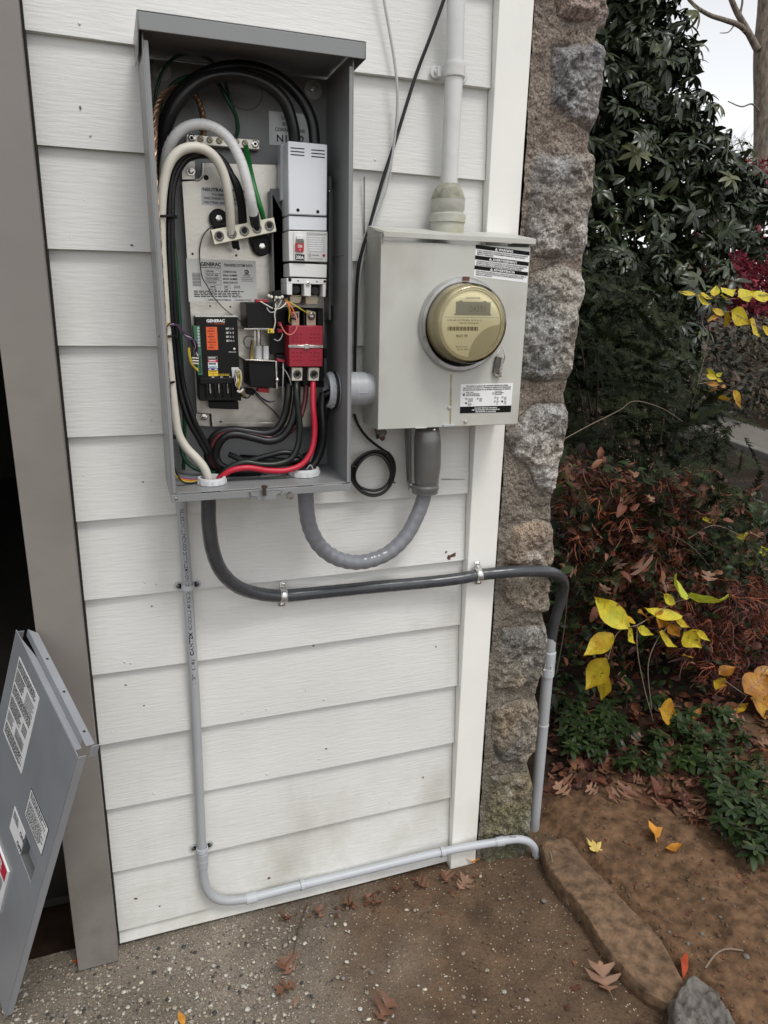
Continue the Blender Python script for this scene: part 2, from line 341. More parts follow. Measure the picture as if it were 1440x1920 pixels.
class MB:
    def __init__(s, m='steel_gray'): s.v = []; s.f = []; s.m = []; s.s = []; s.cur = m; s.n = 0
    def add(s, V, Fc, m=None, smooth=False):
        V = np.asarray(V, float).reshape(-1, 3); o = s.n; s.v.append(V); s.n += len(V)
        for f in Fc: s.f.append([i + o for i in f])
        s.m += [m or s.cur] * len(Fc); s.s += [smooth] * len(Fc); return s
    def hexa(s, P, m=None):
        """P: 8 points, front 0-3 (TL TR BR BL), back 4-7"""
        return s.add(P, [(0, 3, 2, 1), (4, 5, 6, 7), (0, 1, 5, 4), (1, 2, 6, 5), (2, 3, 7, 6), (3, 0, 4, 7)], m)
    def box(s, x0, x1, y0, y1, z0, z1, m=None):
        return s.hexa([(x0, y0, z1), (x1, y0, z1), (x1, y0, z0), (x0, y0, z0), (x0, y1, z1), (x1, y1, z1), (x1, y1, z0), (x0, y1, z0)], m)
    def slab(s, quad, d, m=None):
        """quad: TL TR BR BL points in space, extruded by vector d"""
        Q = [np.asarray(q, float) for q in quad]; return s.hexa(Q + [q + np.asarray(d, float) for q in Q], m)
    def pxslab(s, q, Y, back, m=None):
        """front quad given as photo pixels on plane Y, extruded to plane `back`"""
        return s.slab([U(x, y, Y) for x, y in q], (0, back - Y, 0), m)
    def pxrect(s, x0, y0, x1, y1, Y, back, m=None):
        return s.pxslab([(x0, y0), (x1, y0), (x1, y1), (x0, y1)], Y, back, m)
    def poly(s, pts, d, m=None):
        P = np.asarray(pts, float); n = len(P); d = np.asarray(d, float)
        return s.add(np.vstack([P, P + d]), [tuple(range(n - 1, -1, -1)), tuple(range(n, 2 * n))] + [(i, (i + 1) % n, n + (i + 1) % n, n + i) for i in range(n)], m)
    def frame(s, ax):
        ax = norm(ax); u = norm(np.cross(ax, [0, 0, 1] if abs(ax[2]) < .9 else [1, 0, 0])); return u, np.cross(ax, u)
    def lathe(s, c, ax, prof, n=24, m=None, cap=True):
        c = np.asarray(c, float); ax = norm(ax); u, v = s.frame(ax); V = []; k = len(prof)
        a = np.arange(n) * 2 * np.pi / n; ring = np.cos(a)[:, None] * u + np.sin(a)[:, None] * v
        for r, h in prof: V.append(c + ax * h + ring * r)
        Fc = [(i * n + j, i * n + (j + 1) % n, (i + 1) * n + (j + 1) % n, (i + 1) * n + j) for i in range(k - 1) for j in range(n)]
        s.add(np.vstack(V), Fc, m, True)
        if cap:
            s.add(V[0], [tuple(range(n - 1, -1, -1))], m); s.add(V[-1], [tuple(range(n))], m)
        return s
    def cyl(s, a, b, r, n=16, m=None, r2=None):
        a = np.asarray(a, float); b = np.asarray(b, float); L = np.linalg.norm(b - a)
        return s.lathe(a, b - a, [(r, 0), (r if r2 is None else r2, L)], n, m)
    def tube(s, P, r, n=10, m=None, cap=True, ripple=0.0):
        P = np.asarray(P, float); k = len(P); T = np.gradient(P, axis=0); T /= (np.linalg.norm(T, axis=1, keepdims=True) + 1e-12)
        u = norm(np.cross(T[0], [0.13, .21, 1] if abs(T[0][2]) < .9 else [1, .1, 0])); V = []
        rr = np.full(k, r, float) if np.isscalar(r) else np.asarray(r, float)
        a = np.arange(n) * 2 * np.pi / n
        for i in range(k):
            u = norm(u - T[i] * (u @ T[i])); v = np.cross(T[i], u); q = rr[i]
            V.append(P[i] + q * (np.cos(a)[:, None] * u + np.sin(a)[:, None] * v))
        Fc = [(i * n + j, i * n + (j + 1) % n, (i + 1) * n + (j + 1) % n, (i + 1) * n + j) for i in range(k - 1) for j in range(n)]
        s.add(np.vstack(V), Fc, m, True)
        if cap: s.add(V[0], [tuple(range(n - 1, -1, -1))], m); s.add(V[-1], [tuple(range(n))], m)
        return s
    def disc(s, c, ax, r, n=20, m=None):
        c = np.asarray(c, float); u, v = s.frame(ax); a = np.arange(n) * 2 * np.pi / n
        return s.add(c + r * (np.cos(a)[:, None] * u + np.sin(a)[:, None] * v), [tuple(range(n))], m)
    def ball(s, c, r, m=None, sq=(1, 1, 1), n=10):
        c = np.asarray(c, float); V = []; k = n // 2 + 1
        for i in range(k):
            th = np.pi * i / (k - 1); V += [c + r * np.array([np.sin(th) * np.cos(a) * sq[0], np.sin(th) * np.sin(a) * sq[1], np.cos(th) * sq[2]]) for a in np.arange(n) * 2 * np.pi / n]
        return s.add(V, [(i * n + j, (i + 1) * n + j, (i + 1) * n + (j + 1) % n, i * n + (j + 1) % n) for i in range(k - 1) for j in range(n)], m, True)
    def text(s, t, O, ux, uy, h, w=None, m='ink', align='l', bold=.012, mapf=None):
        V, Fc = text_mesh(t, bold)
        if not len(V): return s
        x0, y0 = V.min(0); x1, y1 = V.max(0); V = V - [x0, 0]
        sy = h / .70; sx = sy if w is None else w / max(x1 - x0, 1e-6)
        q = V * [sx, sy]; W = (x1 - x0) * sx
        if align == 'c': q[:, 0] -= W / 2
        if align == 'r': q[:, 0] -= W
        P = mapf(q) if mapf else np.asarray(O, float) + q[:, :1] * norm(ux) + q[:, 1:] * norm(uy)
        return s.add(P, Fc, m)
    def build(s, name, parent=None, bevel=0.0, seg=2):
        V = np.vstack(s.v); off = np.zeros(3)
        if parent is not None: off = ROOTLOC[parent]
        me = bpy.data.meshes.new(name); me.from_pydata((V - off).tolist(), [], s.f)
        names = list(dict.fromkeys(s.m)); idx = {k: i for i, k in enumerate(names)}
        for k in names: me.materials.append(MATS[k])
        me.polygons.foreach_set('material_index', [idx[k] for k in s.m]); me.polygons.foreach_set('use_smooth', s.s); me.update(); me.set_sharp_from_angle(angle=.75)
        ob = bpy.data.objects.new(name, me); COL.objects.link(ob)
        if parent is not None: ob.parent = parent; ROOTLOC[ob] = off if parent.type == 'EMPTY' else ROOTLOC[parent]
        else: ROOTLOC[ob] = np.zeros(3)
        if bevel:
            b = ob.modifiers.new('bevel', 'BEVEL'); b.width = bevel; b.segments = seg; b.limit_method = 'ANGLE'; b.angle_limit = .9
        return ob
def tag1(o, *a, **k): return tag(o, *a, **k)
def origin_to(o, p):
    """move a top-level mesh's origin to p without moving its shape"""
    p = np.array(p, float); o.data.transform(Matrix.Translation((-p).tolist())); o.location = p.tolist(); return o

class Lab:
    """flat printed label: plate plus printing, in one mesh"""
    def __init__(s, mb, quad, plate='label_white', thick=.0004):
        s.mb = mb; q = [np.asarray(p, float) for p in quad]; s.O = q[0]; s.q = q
        s.ux = norm(q[1] - q[0]); s.uy = -norm((q[3] - q[0]) - s.ux * ((q[3] - q[0]) @ s.ux)); s.n = norm(np.cross(s.ux, s.uy)); s.W = np.linalg.norm(q[1] - q[0]); s.H = np.linalg.norm(q[3] - q[0])
        s.layer = 0
        if plate: mb.slab([p + s.n * thick for p in q], -s.n * thick * .9, plate)
        s.t = thick
    def P(s, u, v, k=1):
        q = s.q; return (1 - v) * ((1 - u) * q[0] + u * q[1]) + v * ((1 - u) * q[3] + u * q[2]) + s.n * (s.t + .00025 * k)
    def rect(s, u0, v0, u1, v1, m, k=1):
        s.mb.add([s.P(u0, v0, k), s.P(u0, v1, k), s.P(u1, v1, k), s.P(u1, v0, k)], [(0, 1, 2, 3)], m); return s
    def text(s, t, u, v, h, w=None, m='ink', align='l', bold=.012, k=2):
        """v = baseline; h, w as fractions of label height / width"""
        def f(q):
            uu = u + q[:, 0] / s.W; vv = v - q[:, 1] / s.H
            return np.array([s.P(a, b, k) for a, b in zip(uu, vv)])
        s.mb.text(t, None, None, None, h * s.H, None if w is None else w * s.W, m, align, bold, f); return s
    def lines(s, u0, v0, u1, v1, n, m='ink', fill=.5, k=2, ragged=.2):
        for i in range(n):
            y = v0 + (v1 - v0) * i / n; hh = (v1 - v0) / n * fill; x = u0; end = u1 - random.random() * ragged * (u1 - u0)
            while x < end:
                wd = min((u1 - u0) * random.uniform(.03, .11), end - x); s.rect(x, y, x + wd, y + hh, m, k); x += wd + (u1 - u0) * .016
        return s
    def ring(s, u, v, r, m='ink', fill=False, k=2):
        a = np.arange(14) * 2 * np.pi / 14; R = r * s.H
        o = [s.P(u + R * np.cos(t) / s.W, v + R * np.sin(t) / s.H, k) for t in a]
        if fill: s.mb.add(o, [tuple(range(13, -1, -1))], m)
        else:
            i_ = [s.P(u + .65 * R * np.cos(t) / s.W, v + .65 * R * np.sin(t) / s.H, k) for t in a]
            s.mb.add(o + i_, [(j, 14 + j, 14 + (j + 1) % 14, (j + 1) % 14) for j in range(14)], m)
        return s
def pq(q, Y): return [U(x, y, Y) for x, y in q]

def fast_mesh(name, V, quads, mats, rnd=None, smooth=True, parent=None, cols=None):
    V = np.asarray(V, np.float64); off = ROOTLOC[parent] if parent is not None else np.zeros(3)
    me = bpy.data.meshes.new(name); k = quads.shape[1]
    me.vertices.add(len(V)); me.vertices.foreach_set('co', (V - off).astype(np.float32).ravel())
    me.loops.add(quads.size); me.loops.foreach_set('vertex_index', quads.astype(np.int32).ravel())
    me.polygons.add(len(quads)); me.polygons.foreach_set('loop_start', np.arange(0, quads.size, k, dtype=np.int32)); me.polygons.foreach_set('loop_total', np.full(len(quads), k, dtype=np.int32))
    me.update(calc_edges=True); me.polygons.foreach_set('use_smooth', np.full(len(quads), smooth))
    me.materials.append(MATS[mats])
    if rnd is not None:
        a = me.attributes.new('rnd', 'FLOAT', 'POINT'); a.data.foreach_set('value', np.asarray(rnd, np.float32))
    if cols is not None:
        a = me.attributes.new('col', 'FLOAT_COLOR', 'POINT'); a.data.foreach_set('color', np.hstack([cols, np.ones((len(cols), 1))]).astype(np.float32).ravel())
    me.validate(); ob = bpy.data.objects.new(name, me); COL.objects.link(ob)
    if parent is not None: ob.parent = parent; ROOTLOC[ob] = off
    else: ROOTLOC[ob] = np.zeros(3)
    return ob

#==SETTING==
# ------------------------------------------------------------------ the setting
R_ = .168; ZT = 11.3 * R_                         # lap spacing; height of the lap line called 0
XT = 5.0613 * R_                                  # siding ends / corner board begins
def soil_h(x, y):
    x = np.asarray(x, float); y = np.asarray(y, float)
    p = np.stack([x, y, 0 * x], -1)
    h = .012 * fbm(p * 4, 4, 3) + .006 * fbm(p * 16, 3, 9) + .0035 * np.abs(fbm(p * 38, 3, 19))
    rise = np.clip((y - .02) / .9, 0, 1); rise = rise * rise * (3 - 2 * rise)
    side = np.clip((x - 1.15) / .5, 0, 1)
    s1 = np.clip((x - 1.185) / .06, 0, 1)
    return h - .004 + s1 * .040 + side * (.10 * rise) + .03 * side * np.clip(y - .2, 0, 1) * vnoise(p * 2.3, 5)

g = MB('forest_floor'); g.add([(-200, -200, -.075), (200, -200, -.075), (200, 200, -.075), (-200, 200, -.075)], [(0, 1, 2, 3)])
tag(g.build('ground'), kind='structure')
# pad: gently uneven concrete sheet
nx, ny = 150, 90
gx, gy = np.meshgrid(np.linspace(-4, 1.19, nx), np.linspace(-3.2, .03, ny))
gz = .0035 * fbm(np.stack([gx * 5, gy * 5, 0 * gx], -1), 3, 2)
V = np.stack([gx, gy, gz], -1).reshape(-1, 3); ii = np.arange(nx * ny).reshape(ny, nx)
Q = np.stack([ii[:-1, :-1], ii[:-1, 1:], ii[1:, 1:], ii[1:, :-1]], -1).reshape(-1, 4)
tag(fast_mesh('concrete_pad', V, Q, 'aggregate_concrete'), kind='structure')
N = 4200; pxs = rng.uniform(-20, 1000, N) ** 1.0; pys = rng.uniform(1640, 1980, N); V, Q, C_ = [], [], []
bl8 = MB(); bl8.ball((0, 0, 0), 1, 'soil', (1, 1, 1), 8); bv = np.vstack(bl8.v); bq4 = np.array([f for f in bl8.f])
PC = np.array([(.50, .46, .38), (.40, .35, .27), (.58, .55, .49), (.30, .23, .17), (.22, .20, .18), (.62, .57, .46), (.34, .27, .24), (.06, .058, .056)])
for i in range(N):
    p = G(pxs[i], pys[i], 0)
    if p[1] > -.02 or p[0] > 1.1: continue
    if rng.random() < np.clip((p[0] - .25) / .45, 0, .86): continue
    r_ = .0013 + .0056 * rng.random() ** 3.6; a_ = rng.uniform(0, 6.3); q = bv * [1, rng.uniform(.6, .95), .42] * r_ * (1 + .10 * rng.standard_normal((len(bv), 1))); c_, s_ = math.cos(a_), math.sin(a_)
    Q.append(bq4 + len(bv) * len(V)); V.append(np.stack([q[:, 0] * c_ - q[:, 1] * s_ + p[0], q[:, 0] * s_ + q[:, 1] * c_ + p[1], q[:, 2] + r_ * .12 + .001], -1)); C_.append(np.repeat([PC[rng.integers(0, len(PC))] * rng.uniform(.55, .95)], len(bv), 0))
tag(fast_mesh('exposed_pebbles', np.vstack(V), np.vstack(Q), 'pebble_stone', cols=np.vstack(C_)), kind='stuff')
gx, gy = np.meshgrid(np.concatenate([np.linspace(1.06, 2.1, 260), np.linspace(2.12, 5.5, 80)]), np.concatenate([np.linspace(-2.6, -.75, 30), np.linspace(-.74, .5, 310), np.linspace(.52, 7, 110)]))
ny, nx = gx.shape
gz = soil_h(gx, gy); gz = np.where(gx < 1.19, np.minimum(gz, -.004 + .06 * (gx - 1.06)), gz)
V = np.stack([gx, gy, gz], -1).reshape(-1, 3); ii = np.arange(nx * ny).reshape(ny, nx)
Q = np.stack([ii[:-1, :-1], ii[:-1, 1:], ii[1:, 1:], ii[1:, :-1]], -1).reshape(-1, 4)
mold = np.clip((gy - .13 + .16 * fbm(np.stack([gx * 4, gy * 4, 0 * gx], -1), 3, 71) + .25 * np.clip(gx - 1.9, 0, 1)) / .16, 0, 1).reshape(-1, 1)
scol = (1 - mold) * np.array([.130, .076, .043]) + mold * np.array([.022, .014, .010])
tag(fast_mesh('soil_bed', V, Q, 'soil', cols=scol), kind='structure')
# garden path far behind with a stone kerb
def strip(name, L, wd, z0, z1, m):
    mb = MB(m); A = np.array([G(x, y, z1) for x, y in L]); d = norm(A[-1] - A[0]); s_ = np.array([-d[1], d[0], 0]) * wd
    mb.poly([A[0], A[-1], A[-1] - s_, A[0] - s_][::-1], (0, 0, z0 - z1)); return mb
a = U(1250, 760, 4.4); b_ = U(1600, 940, 4.0)
pz = .11
P0, P1 = G(1180, 765, pz), G(1470, 868, pz); d_ = norm(P1 - P0); pr = np.array([d_[1], -d_[0], 0]);
if pr[1] > 0: pr = -pr
P1 = P1 + d_ * 3
mb = MB('path_paving'); mb.poly([P0, P0 + pr * .95, P1 + pr * .95, P1], (0, 0, -.2)); tag(mb.build('path'), kind='structure')
mb = MB('kerb_stone'); mb.slab([P0 + [0, 0, .07], P1 + [0, 0, .07], P1 + [0, 0, -.1], P0 + [0, 0, -.1]], -pr * .12)
kb = mb.build('kerb', bevel=.012); tag(kb, 'low grey stone kerb along the far garden path', 'kerb')
#==HOUSE==
house = thing('house', (0, 0, 0), 'pale lap-sided house wall with white corner board and rough stone corner', 'house')
# siding: each course leans out to its bottom edge
mb = MB('siding_paint')
k = -7
while k < 13:
    zb = ZT - k * R_; zt = zb + R_ + .012
    if zb < .012: zb = .012
    wob = lambda x: .0016 * math.sin(x * 7 + k * 2.1)
    xs = np.linspace(0.001, XT - .001, 14)
    lo = [(x, wob(x), zb + wob(x + 3) * .8) for x in xs]; hi = [(x, .0135, zt) for x in xs]; back = [(x, .0130, zb) for x in xs]
    n = len(xs); mb.add(lo + hi + back, [(i, i + 1, n + i + 1, n + i) for i in range(n - 1)] + [(2 * n + i, 2 * n + i + 1, i + 1, i) for i in range(n - 1)])
    k += 1
mb.box(-.05, XT + .05, .0145, .12, -.05, 3.1, 'foundation')
# a butt joint and chipped spots
for (x0, y0, x1, y1) in ((683, 331, 684.2, 438), (829, 898, 871, 898.9)): mb.pxslab([(x0, y0), (x1, y0 + .5), (x1, y1), (x0, y1)], -.0006, .004, 'steel_gray_dark')
for (px_, py_, r_) in ((843, 1044, 7), (836, 1036, 2.5), (447, 1688, 2), (505, 1648, 2), (255, 1688, 2.5), (612, 1405, 1.5), (300, 1700, 1.4), (236, 1288, 1.2), (285, 1140, 1.4), (268, 905, 1.3), (247, 460, 1.5), (150, 200, 1.5), (270, 1325, 1.2), (590, 1215, 1.3), (820, 1215, 1.6), (795, 1460, 1.2), (640, 1110, 1.2)):
    c = U(px_, py_, 0); a = np.arange(9) * 2 * np.pi / 9; rr = r_ * .0011 * (1 + .4 * rng.standard_normal(9))
    vv = (c[2] - ZT) / R_; fr = (vv - math.floor(vv)); yy = .0135 * fr - .0022
    mb.poly([(c[0] + rr[i] * np.cos(a[i]) * 1.3, yy, c[2] + rr[i] * np.sin(a[i])) for i in range(9)], (0, .003, 0), 'rust_mark')
for _ in range(70):      # nail heads and paint pimples
    x = random.uniform(.02, XT - .02); kk = random.randint(-1, 11); fr = random.choice([.12, .16, random.random()])
    mb.ball((x, .0135 * fr - .0008, ZT - kk * R_ + R_ * fr), .0022, 'siding_paint', (1, .5, 1), 8)
mb.build('siding', house)
mb = MB('trim_paint')
TW = .0755; YT = -.016
mb.box(XT, XT + TW, YT, .05, -.002, 3.1)
mb.build('corner_board', house, bevel=.0015)
mb = MB('gap_dark'); mb.box(XT + TW + .0005, XT + TW + .0035, YT + .006, .05, 0, 3.1); mb.build('caulk_gap', house)
# door casing
CXL = U(187, 1812, -.04)[0]
mb = MB('taupe_paint'); mb.box(-.089, -.002, -.040, .06, .004, 3.1)
cas = mb.build('door_casing', house, bevel=.0012)
mb = MB('gap_dark'); mb.box(-.0015, .0015, -.012, .01, .02, 3.1); mb.build('caulk_line', house)
jx = U(59, 1100, .064)[0]
mb = MB('jamb_paint'); mb.box(jx, -.0915, .064, .16, .006, 3.1); mb.box(jx - .012, jx - .0005, .17, .20, .006, 3.1)
jb = mb.build('door_jamb', house, bevel=.002)
mb = MB('weatherstrip'); mb.box(-.0985, -.0900, .0615, .0638, .55, 3.1); mb.build('weatherstrip', jb)
# dark garage room behind the opening
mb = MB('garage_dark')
mb.box(-2.4, -2.3, .02, 5, 0, 3.1); mb.box(-2.4, .0, 5, 5.1, 0, 3.1); mb.box(-.09, -.0, .205, 5, 0, 3.1); mb.box(-2.4, 0, .0, 5.1, 3.1, 3.2); mb.box(-2.3, -1.1, .02, .12, 0, 3.1)  # last box: unseen front wall piece, added to narrow the opening and lessen light
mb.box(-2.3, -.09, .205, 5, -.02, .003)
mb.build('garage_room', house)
# stone corner ------------------------------------------------------
STONES = [  # photo outline on the wall's face, colour, proudness
 ([(1043, -60), (1150, -60), (1147, 0), (1143, 45), (1128, 55), (1100, 40), (1060, 42), (1043, 30)], (.24, .18, .15), .017),
 ([(1043, 87), (1140, 83), (1136, 150), (1127, 215), (1115, 262), (1078, 228), (1030, 195), (1036, 130)], (.165, .166, .176), .018),
 ([(1003, 292), (1124, 285), (1120, 340), (1107, 440), (1103, 465), (1072, 486), (1000, 482), (984, 450), (990, 340)], (.185, .175, .165), .014),
 ([(990, 520), (1040, 495), (1080, 510), (1103, 528), (1100, 560), (1088, 620), (1078, 705), (1030, 718), (970, 712), (960, 650), (975, 560)], (.25, .235, .21), .018),
 ([(985, 772), (1010, 757), (1067, 760), (1070, 800), (1061, 850), (1047, 915), (1030, 932), (1005, 912), (985, 872), (960, 850), (948, 815)], (.29, .285, .275), .019),
 ([(960, 992), (990, 976), (1042, 980), (1046, 1030), (1042, 1062), (980, 1066), (948, 1055)], (.21, .165, .13), .013),
 ([(950, 1085), (1040, 1075), (1036, 1130), (1022, 1150), (975, 1150), (950, 1120)], (.185, .16, .13), .014),
 ([(945, 1182), (1034, 1165), (1033, 1200), (1023, 1262), (960, 1296), (925, 1290), (935, 1230)], (.175, .155, .125), .018),
 ([(930, 1322), (1012, 1305), (1017, 1350), (1003, 1402), (975, 1432), (940, 1426), (920, 1380)], (.165, .142, .112), .017),
 ([(920, 1457), (1003, 1445), (1006, 1470), (999, 1530), (993, 1640), (900, 1640), (905, 1560), (913, 1500)], (.14, .125, .085), .012)]
SIL = np.array([(1150, -320), (1143, 0), (1144, 45), (1128, 56), (1122, 78), (1139, 90), (1136, 140), (1125, 215), (1113, 257), (1111, 280), (1121, 292), (1118, 350), (1105, 450), (1101, 482), (1100, 530), (1088, 610), (1076, 700), (1065, 738), (1068, 800), (1055, 860), (1046, 900), (1039, 940), (1040, 980), (1044, 1040), (1035, 1072), (1034, 1130), (1024, 1152), (1031, 1190), (1022, 1260), (1009, 1302), (1015, 1340), (1008, 1400), (994, 1432), (1003, 1470), (998, 1540), (992, 1660)], float)
YS = -.014
sil = np.array([U(x, y, YS) for x, y in SIL])
nz_, ns_ = 1500, 96
zz = np.linspace(-.03, 3.1, nz_); order = np.argsort(sil[:, 2])
xr = np.interp(zz, sil[order, 2], sil[order, 0]); xl = XT + TW + .0035
S = np.linspace(0, 1, ns_); Xg = xl + (xr[:, None] - xl) * S[None, :]; Zg = np.repeat(zz[:, None], ns_, 1)
P3 = np.stack([Xg, 0 * Xg, Zg], -1)
jit = .005 * np.stack([fbm(P3 * 28, 3, 21), fbm(P3 * 28, 3, 31)], -1)
def sdf(poly, px, pz):
    n = len(poly); d = np.full(px.shape, 1e9); ins = np.zeros(px.shape, bool)
    for i in range(n):
        ax_, az = poly[i]; bx, bz = poly[(i + 1) % n]; ex, ez = bx - ax_, bz - az
        t = np.clip(((px - ax_) * ex + (pz - az) * ez) / (ex * ex + ez * ez), 0, 1)
        d = np.minimum(d, np.hypot(px - ax_ - t * ex, pz - az - t * ez))
        c = ((az > pz) != (bz > pz)); 
        with np.errstate(divide='ignore', invalid='ignore'): xi = (bx - ax_) * (pz - az) / (bz - az) + ax_
        ins ^= c & (px < xi)
    return np.where(ins, d, -d)
H_ = .004 * fbm(P3 * 35, 4, 4) + .004 * fbm(P3 * 9, 3, 8)
tanz = np.clip((Zg - .9) / .5, 0, 1)[..., None]
colr = (1 - tanz) * np.array([.155, .135, .110]) + tanz * np.array([.190, .155, .128])
colr = colr * (1 + .22 * fbm(P3 * 22, 4, 6))[..., None]
stones = list(STONES)
def outx(x, y):
    e_ = np.interp(y, SIL[:, 1], SIL[:, 0]); return x + 16 if x > e_ - 16 else x
polys = [([tuple(U(outx(x, y), y, YS)[[0, 2]]) for x, y in p], c, h) for p, c, h in stones]
zc = 2.15
for q in range(4):       # courses above the picture's top edge
    polys.append(([(xl + .05, zc), (xl + .2, zc), (xl + .2, zc + .17), (xl + .04, zc + .18)], (.24, .22, .2), .016)); zc += .24
for poly, c, hp in polys:
    d = sdf(poly, Xg + jit[..., 0], Zg + jit[..., 1])
    e = np.clip((d + .004) / .024, 0, 1); e = e * e * (3 - 2 * e)
    rough = .0075 * fbm(P3 * 55 + hash(c) % 97, 4, 3) + .0075 * np.abs(fbm(P3 * 20 + hash(c) % 31, 3, 13))
    H_ = np.where(d > -.004, H_ * (1 - e) + e * (hp * .72 + rough), H_)
    H_ = H_ - .0075 * np.exp(-((d + .001) / .0026) ** 2) * np.clip(.5 + 1.4 * fbm(P3 * 14, 2, 77), 0, 1)
    sp = fbm(P3 * np.array([150, 1, 110]), 3, 17); veins = np.clip(fbm(P3 * 26 + 5, 4, 40) - .25, 0, 1)
    tint = fbm(P3 * 9, 3, 61)[..., None] * np.array([.035, .012, -.012])
    cs = np.array(c) * (1 + .42 * sp + .30 * fbm(P3 * 12, 3, 23))[..., None] + veins[..., None] * np.array([.20, .20, .19]) + tint
    cs = cs * .78 + .22 * colr; bl = np.clip((d + .003) / .008, 0, 1)[..., None]; colr = colr * (1 - bl) + cs * bl
moss = np.clip(1 - Zg / .35, 0, 1) * np.clip(.5 + fbm(P3 * 14, 4, 51), 0, 1)
colr = colr * (1 - .55 * moss[..., None]) + .55 * moss[..., None] * np.array([.10, .10, .045])
H_ = H_ + .0016 * fbm(P3 * 130, 3, 91) + .0022 * np.abs(fbm(P3 * 62, 3, 95))
edge = np.clip((S - .86) / .14, 0, 1)[None, :]
Yg = YS - H_ * (1 - edge ** 2) + .028 * edge ** 3
rows = [np.stack([Xg, Yg, Zg], -1)]
side = []
for yy in np.linspace(.03, .65, 22)[1:]:
    xs_ = xr + .012 * fbm(np.stack([zz * 9, 0 * zz + yy * 9, 0 * zz], -1), 3, 5) - .006
    side.append(np.stack([xs_, 0 * zz + yy, zz], -1)[:, None, :])
grid = np.concatenate(rows + side, 1); nn = grid.shape[1]
cc = np.concatenate([np.clip(colr, .02, .7)] + [np.clip(colr[:, -1:, :], .02, .7)] * len(side), 1)
ii = np.arange(nz_ * nn).reshape(nz_, nn); Q = np.stack([ii[:-1, :-1], ii[:-1, 1:], ii[1:, 1:], ii[1:, :-1]], -1).reshape(-1, 4)
fast_mesh('stone_corner', grid.reshape(-1, 3), Q, 'stone_face', parent=house, cols=cc.reshape(-1, 3))
mb = MB('foundation'); mb.box(XT, XT + TW + .15, .052, .64, -.03, 3.1); mb.build('wall_core', house)
#==ENCLOSURE==

# ------------------------------------------------------------------ transfer switch enclosure
DF = -.175; BK = -.004
xL = .1745; xR = .509; zB = U(322, 926, DF)[2]; zB0 = U(322, 942, DF)[2]; zT = 1.878
enc = thing('transfer_switch', ((xL + xR) / 2, -.09, zB0), 'open grey steel transfer switch cabinet full of wiring on the siding', 'electrical cabinet')
th = .0022
mb = MB('steel_gray')
mb.box(xL, xR, BK - th, BK, zB0, zT)
mb.box(xL, xL + th, DF, BK - th, zB0, zT); mb.box(xR - th, xR, DF, BK - th, zB0, zT)
mb.box(xL + th, xR - th, DF + .003, BK - th, zB - .002, zB)
mb.box(xL + th, xL + .009, DF - .0004, DF + th - .0004, zB, zT - .02); mb.box(xR - .008, xR - th, DF - .0004, DF + th - .0004, zB, zT - .02)
mb.box(xR - th - .0021, xR - th - .0001, DF + .05, BK - th, 1.565, 1.5665)
mb.build('cabinet_body', enc, bevel=.0008)
mb = MB('steel_gray')
hq = [U(256, 19, -.188), U(687, 75, -.188)]
hl, hr = hq[0][0], hq[1][0]
zh = (hq[0][2] + hq[1][2]) / 2
mb.poly([(hl, -.188, zh - .026), (hl, -.188, zh), (hl, BK, zh + .012), (hl, BK, zh - .03), (hl, -.14, zh - .045)][::-1], (.0018, 0, 0))
mb.poly([(hr, -.188, zh - .026), (hr, -.188, zh), (hr, BK, zh + .012), (hr, BK, zh - .03)], (-.0018, 0, 0))
mb.box(hl + .0019, hr - .0019, -.188, -.186, zh - .026, zh - .002)
mb.slab([(hl, -.188, zh), (hr, -.188, zh), (hr, BK, zh + .012), (hl, BK, zh + .012)], (0, 0, -.0018))
mb.box(hl + .004, hr - .004, -.18, BK - .003, zh - .012, zh - .0100)
mb.build('hood', enc, bevel=.0012)
mb = MB('steel_gray')
mb.box(xL, xR, DF - .0016, DF + .001, zB0, zB - .0025)
mb.build('bottom_flange', enc, bevel=.0006)
mb = MB('steel_gray')
mb.poly([U(x, y, DF - .006) for x, y in ((470, 921), (527, 918), (527, 924), (519, 928), (518, 937), (484, 940), (481, 931), (470, 931))], (0, .002, 0))
mb.slab([U(468, 921, DF - .006), U(529, 918, DF - .006), U(529, 918, DF + .02), U(468, 921, DF + .02)], (0, 0, -.002))
hp = mb.build('hasp', enc, bevel=.0006)
mb = MB('bolt_dark'); c = U(496, 926, DF - .012)
mb.cyl(c - [0, 0, .003], c + [0, 0, .012], .0035, 12); mb.cyl(c + [0, 0, .012], c + [0, 0, .0155], .006, 6); mb.build('hasp_bolt', hp)
mb = MB('plated'); c = U(541, 927, DF - .002)
mb.lathe(c, (0, -1, 0), [(.0035, 0), (.0035, .006), (.0072, .006), (.0075, .014), (.006, .017)], 16); mb.build('thumb_screw', enc)
for px_, py_ in ((302, 133), (587, 169)):
    c = U(px_, py_, BK - th)
    mb = MB('wire_gray'); mb.lathe(c, (0, -1, 0), [(.017, 0), (.0165, .003), (.009, .0045)], 24); ws = mb.build('mounting_washer', enc)
    mb = MB('plated'); mb.lathe(c + [0, -.0045, 0], (0, -1, 0), [(.006, 0), (.006, .003), (.0035, .004)], 6); mb.build('bolt', ws)
a = np.arange(40) * 2 * np.pi / 40
for px_, py_, r_ in ((458, 168, .033),):
    c = U(px_, py_, BK - th - .0006); mb = MB('steel_gray_dark'); mb.tube(np.array([c + r_ * np.array([np.cos(t), 0, np.sin(t)]) for t in np.append(a, a[0])]), .0008, 4); mb.build('knockout', enc)
for px_, py_ in ((622, 893), (640, 899), (330, 935)):
    mb = MB('plated'); c = U(px_, py_, BK - .02 if py_ != 935 else DF); c[2] = zB if py_ != 935 else c[2]
    mb.ball(c, .004, None, (1, 1, .6)); mb.build('rivet', enc)
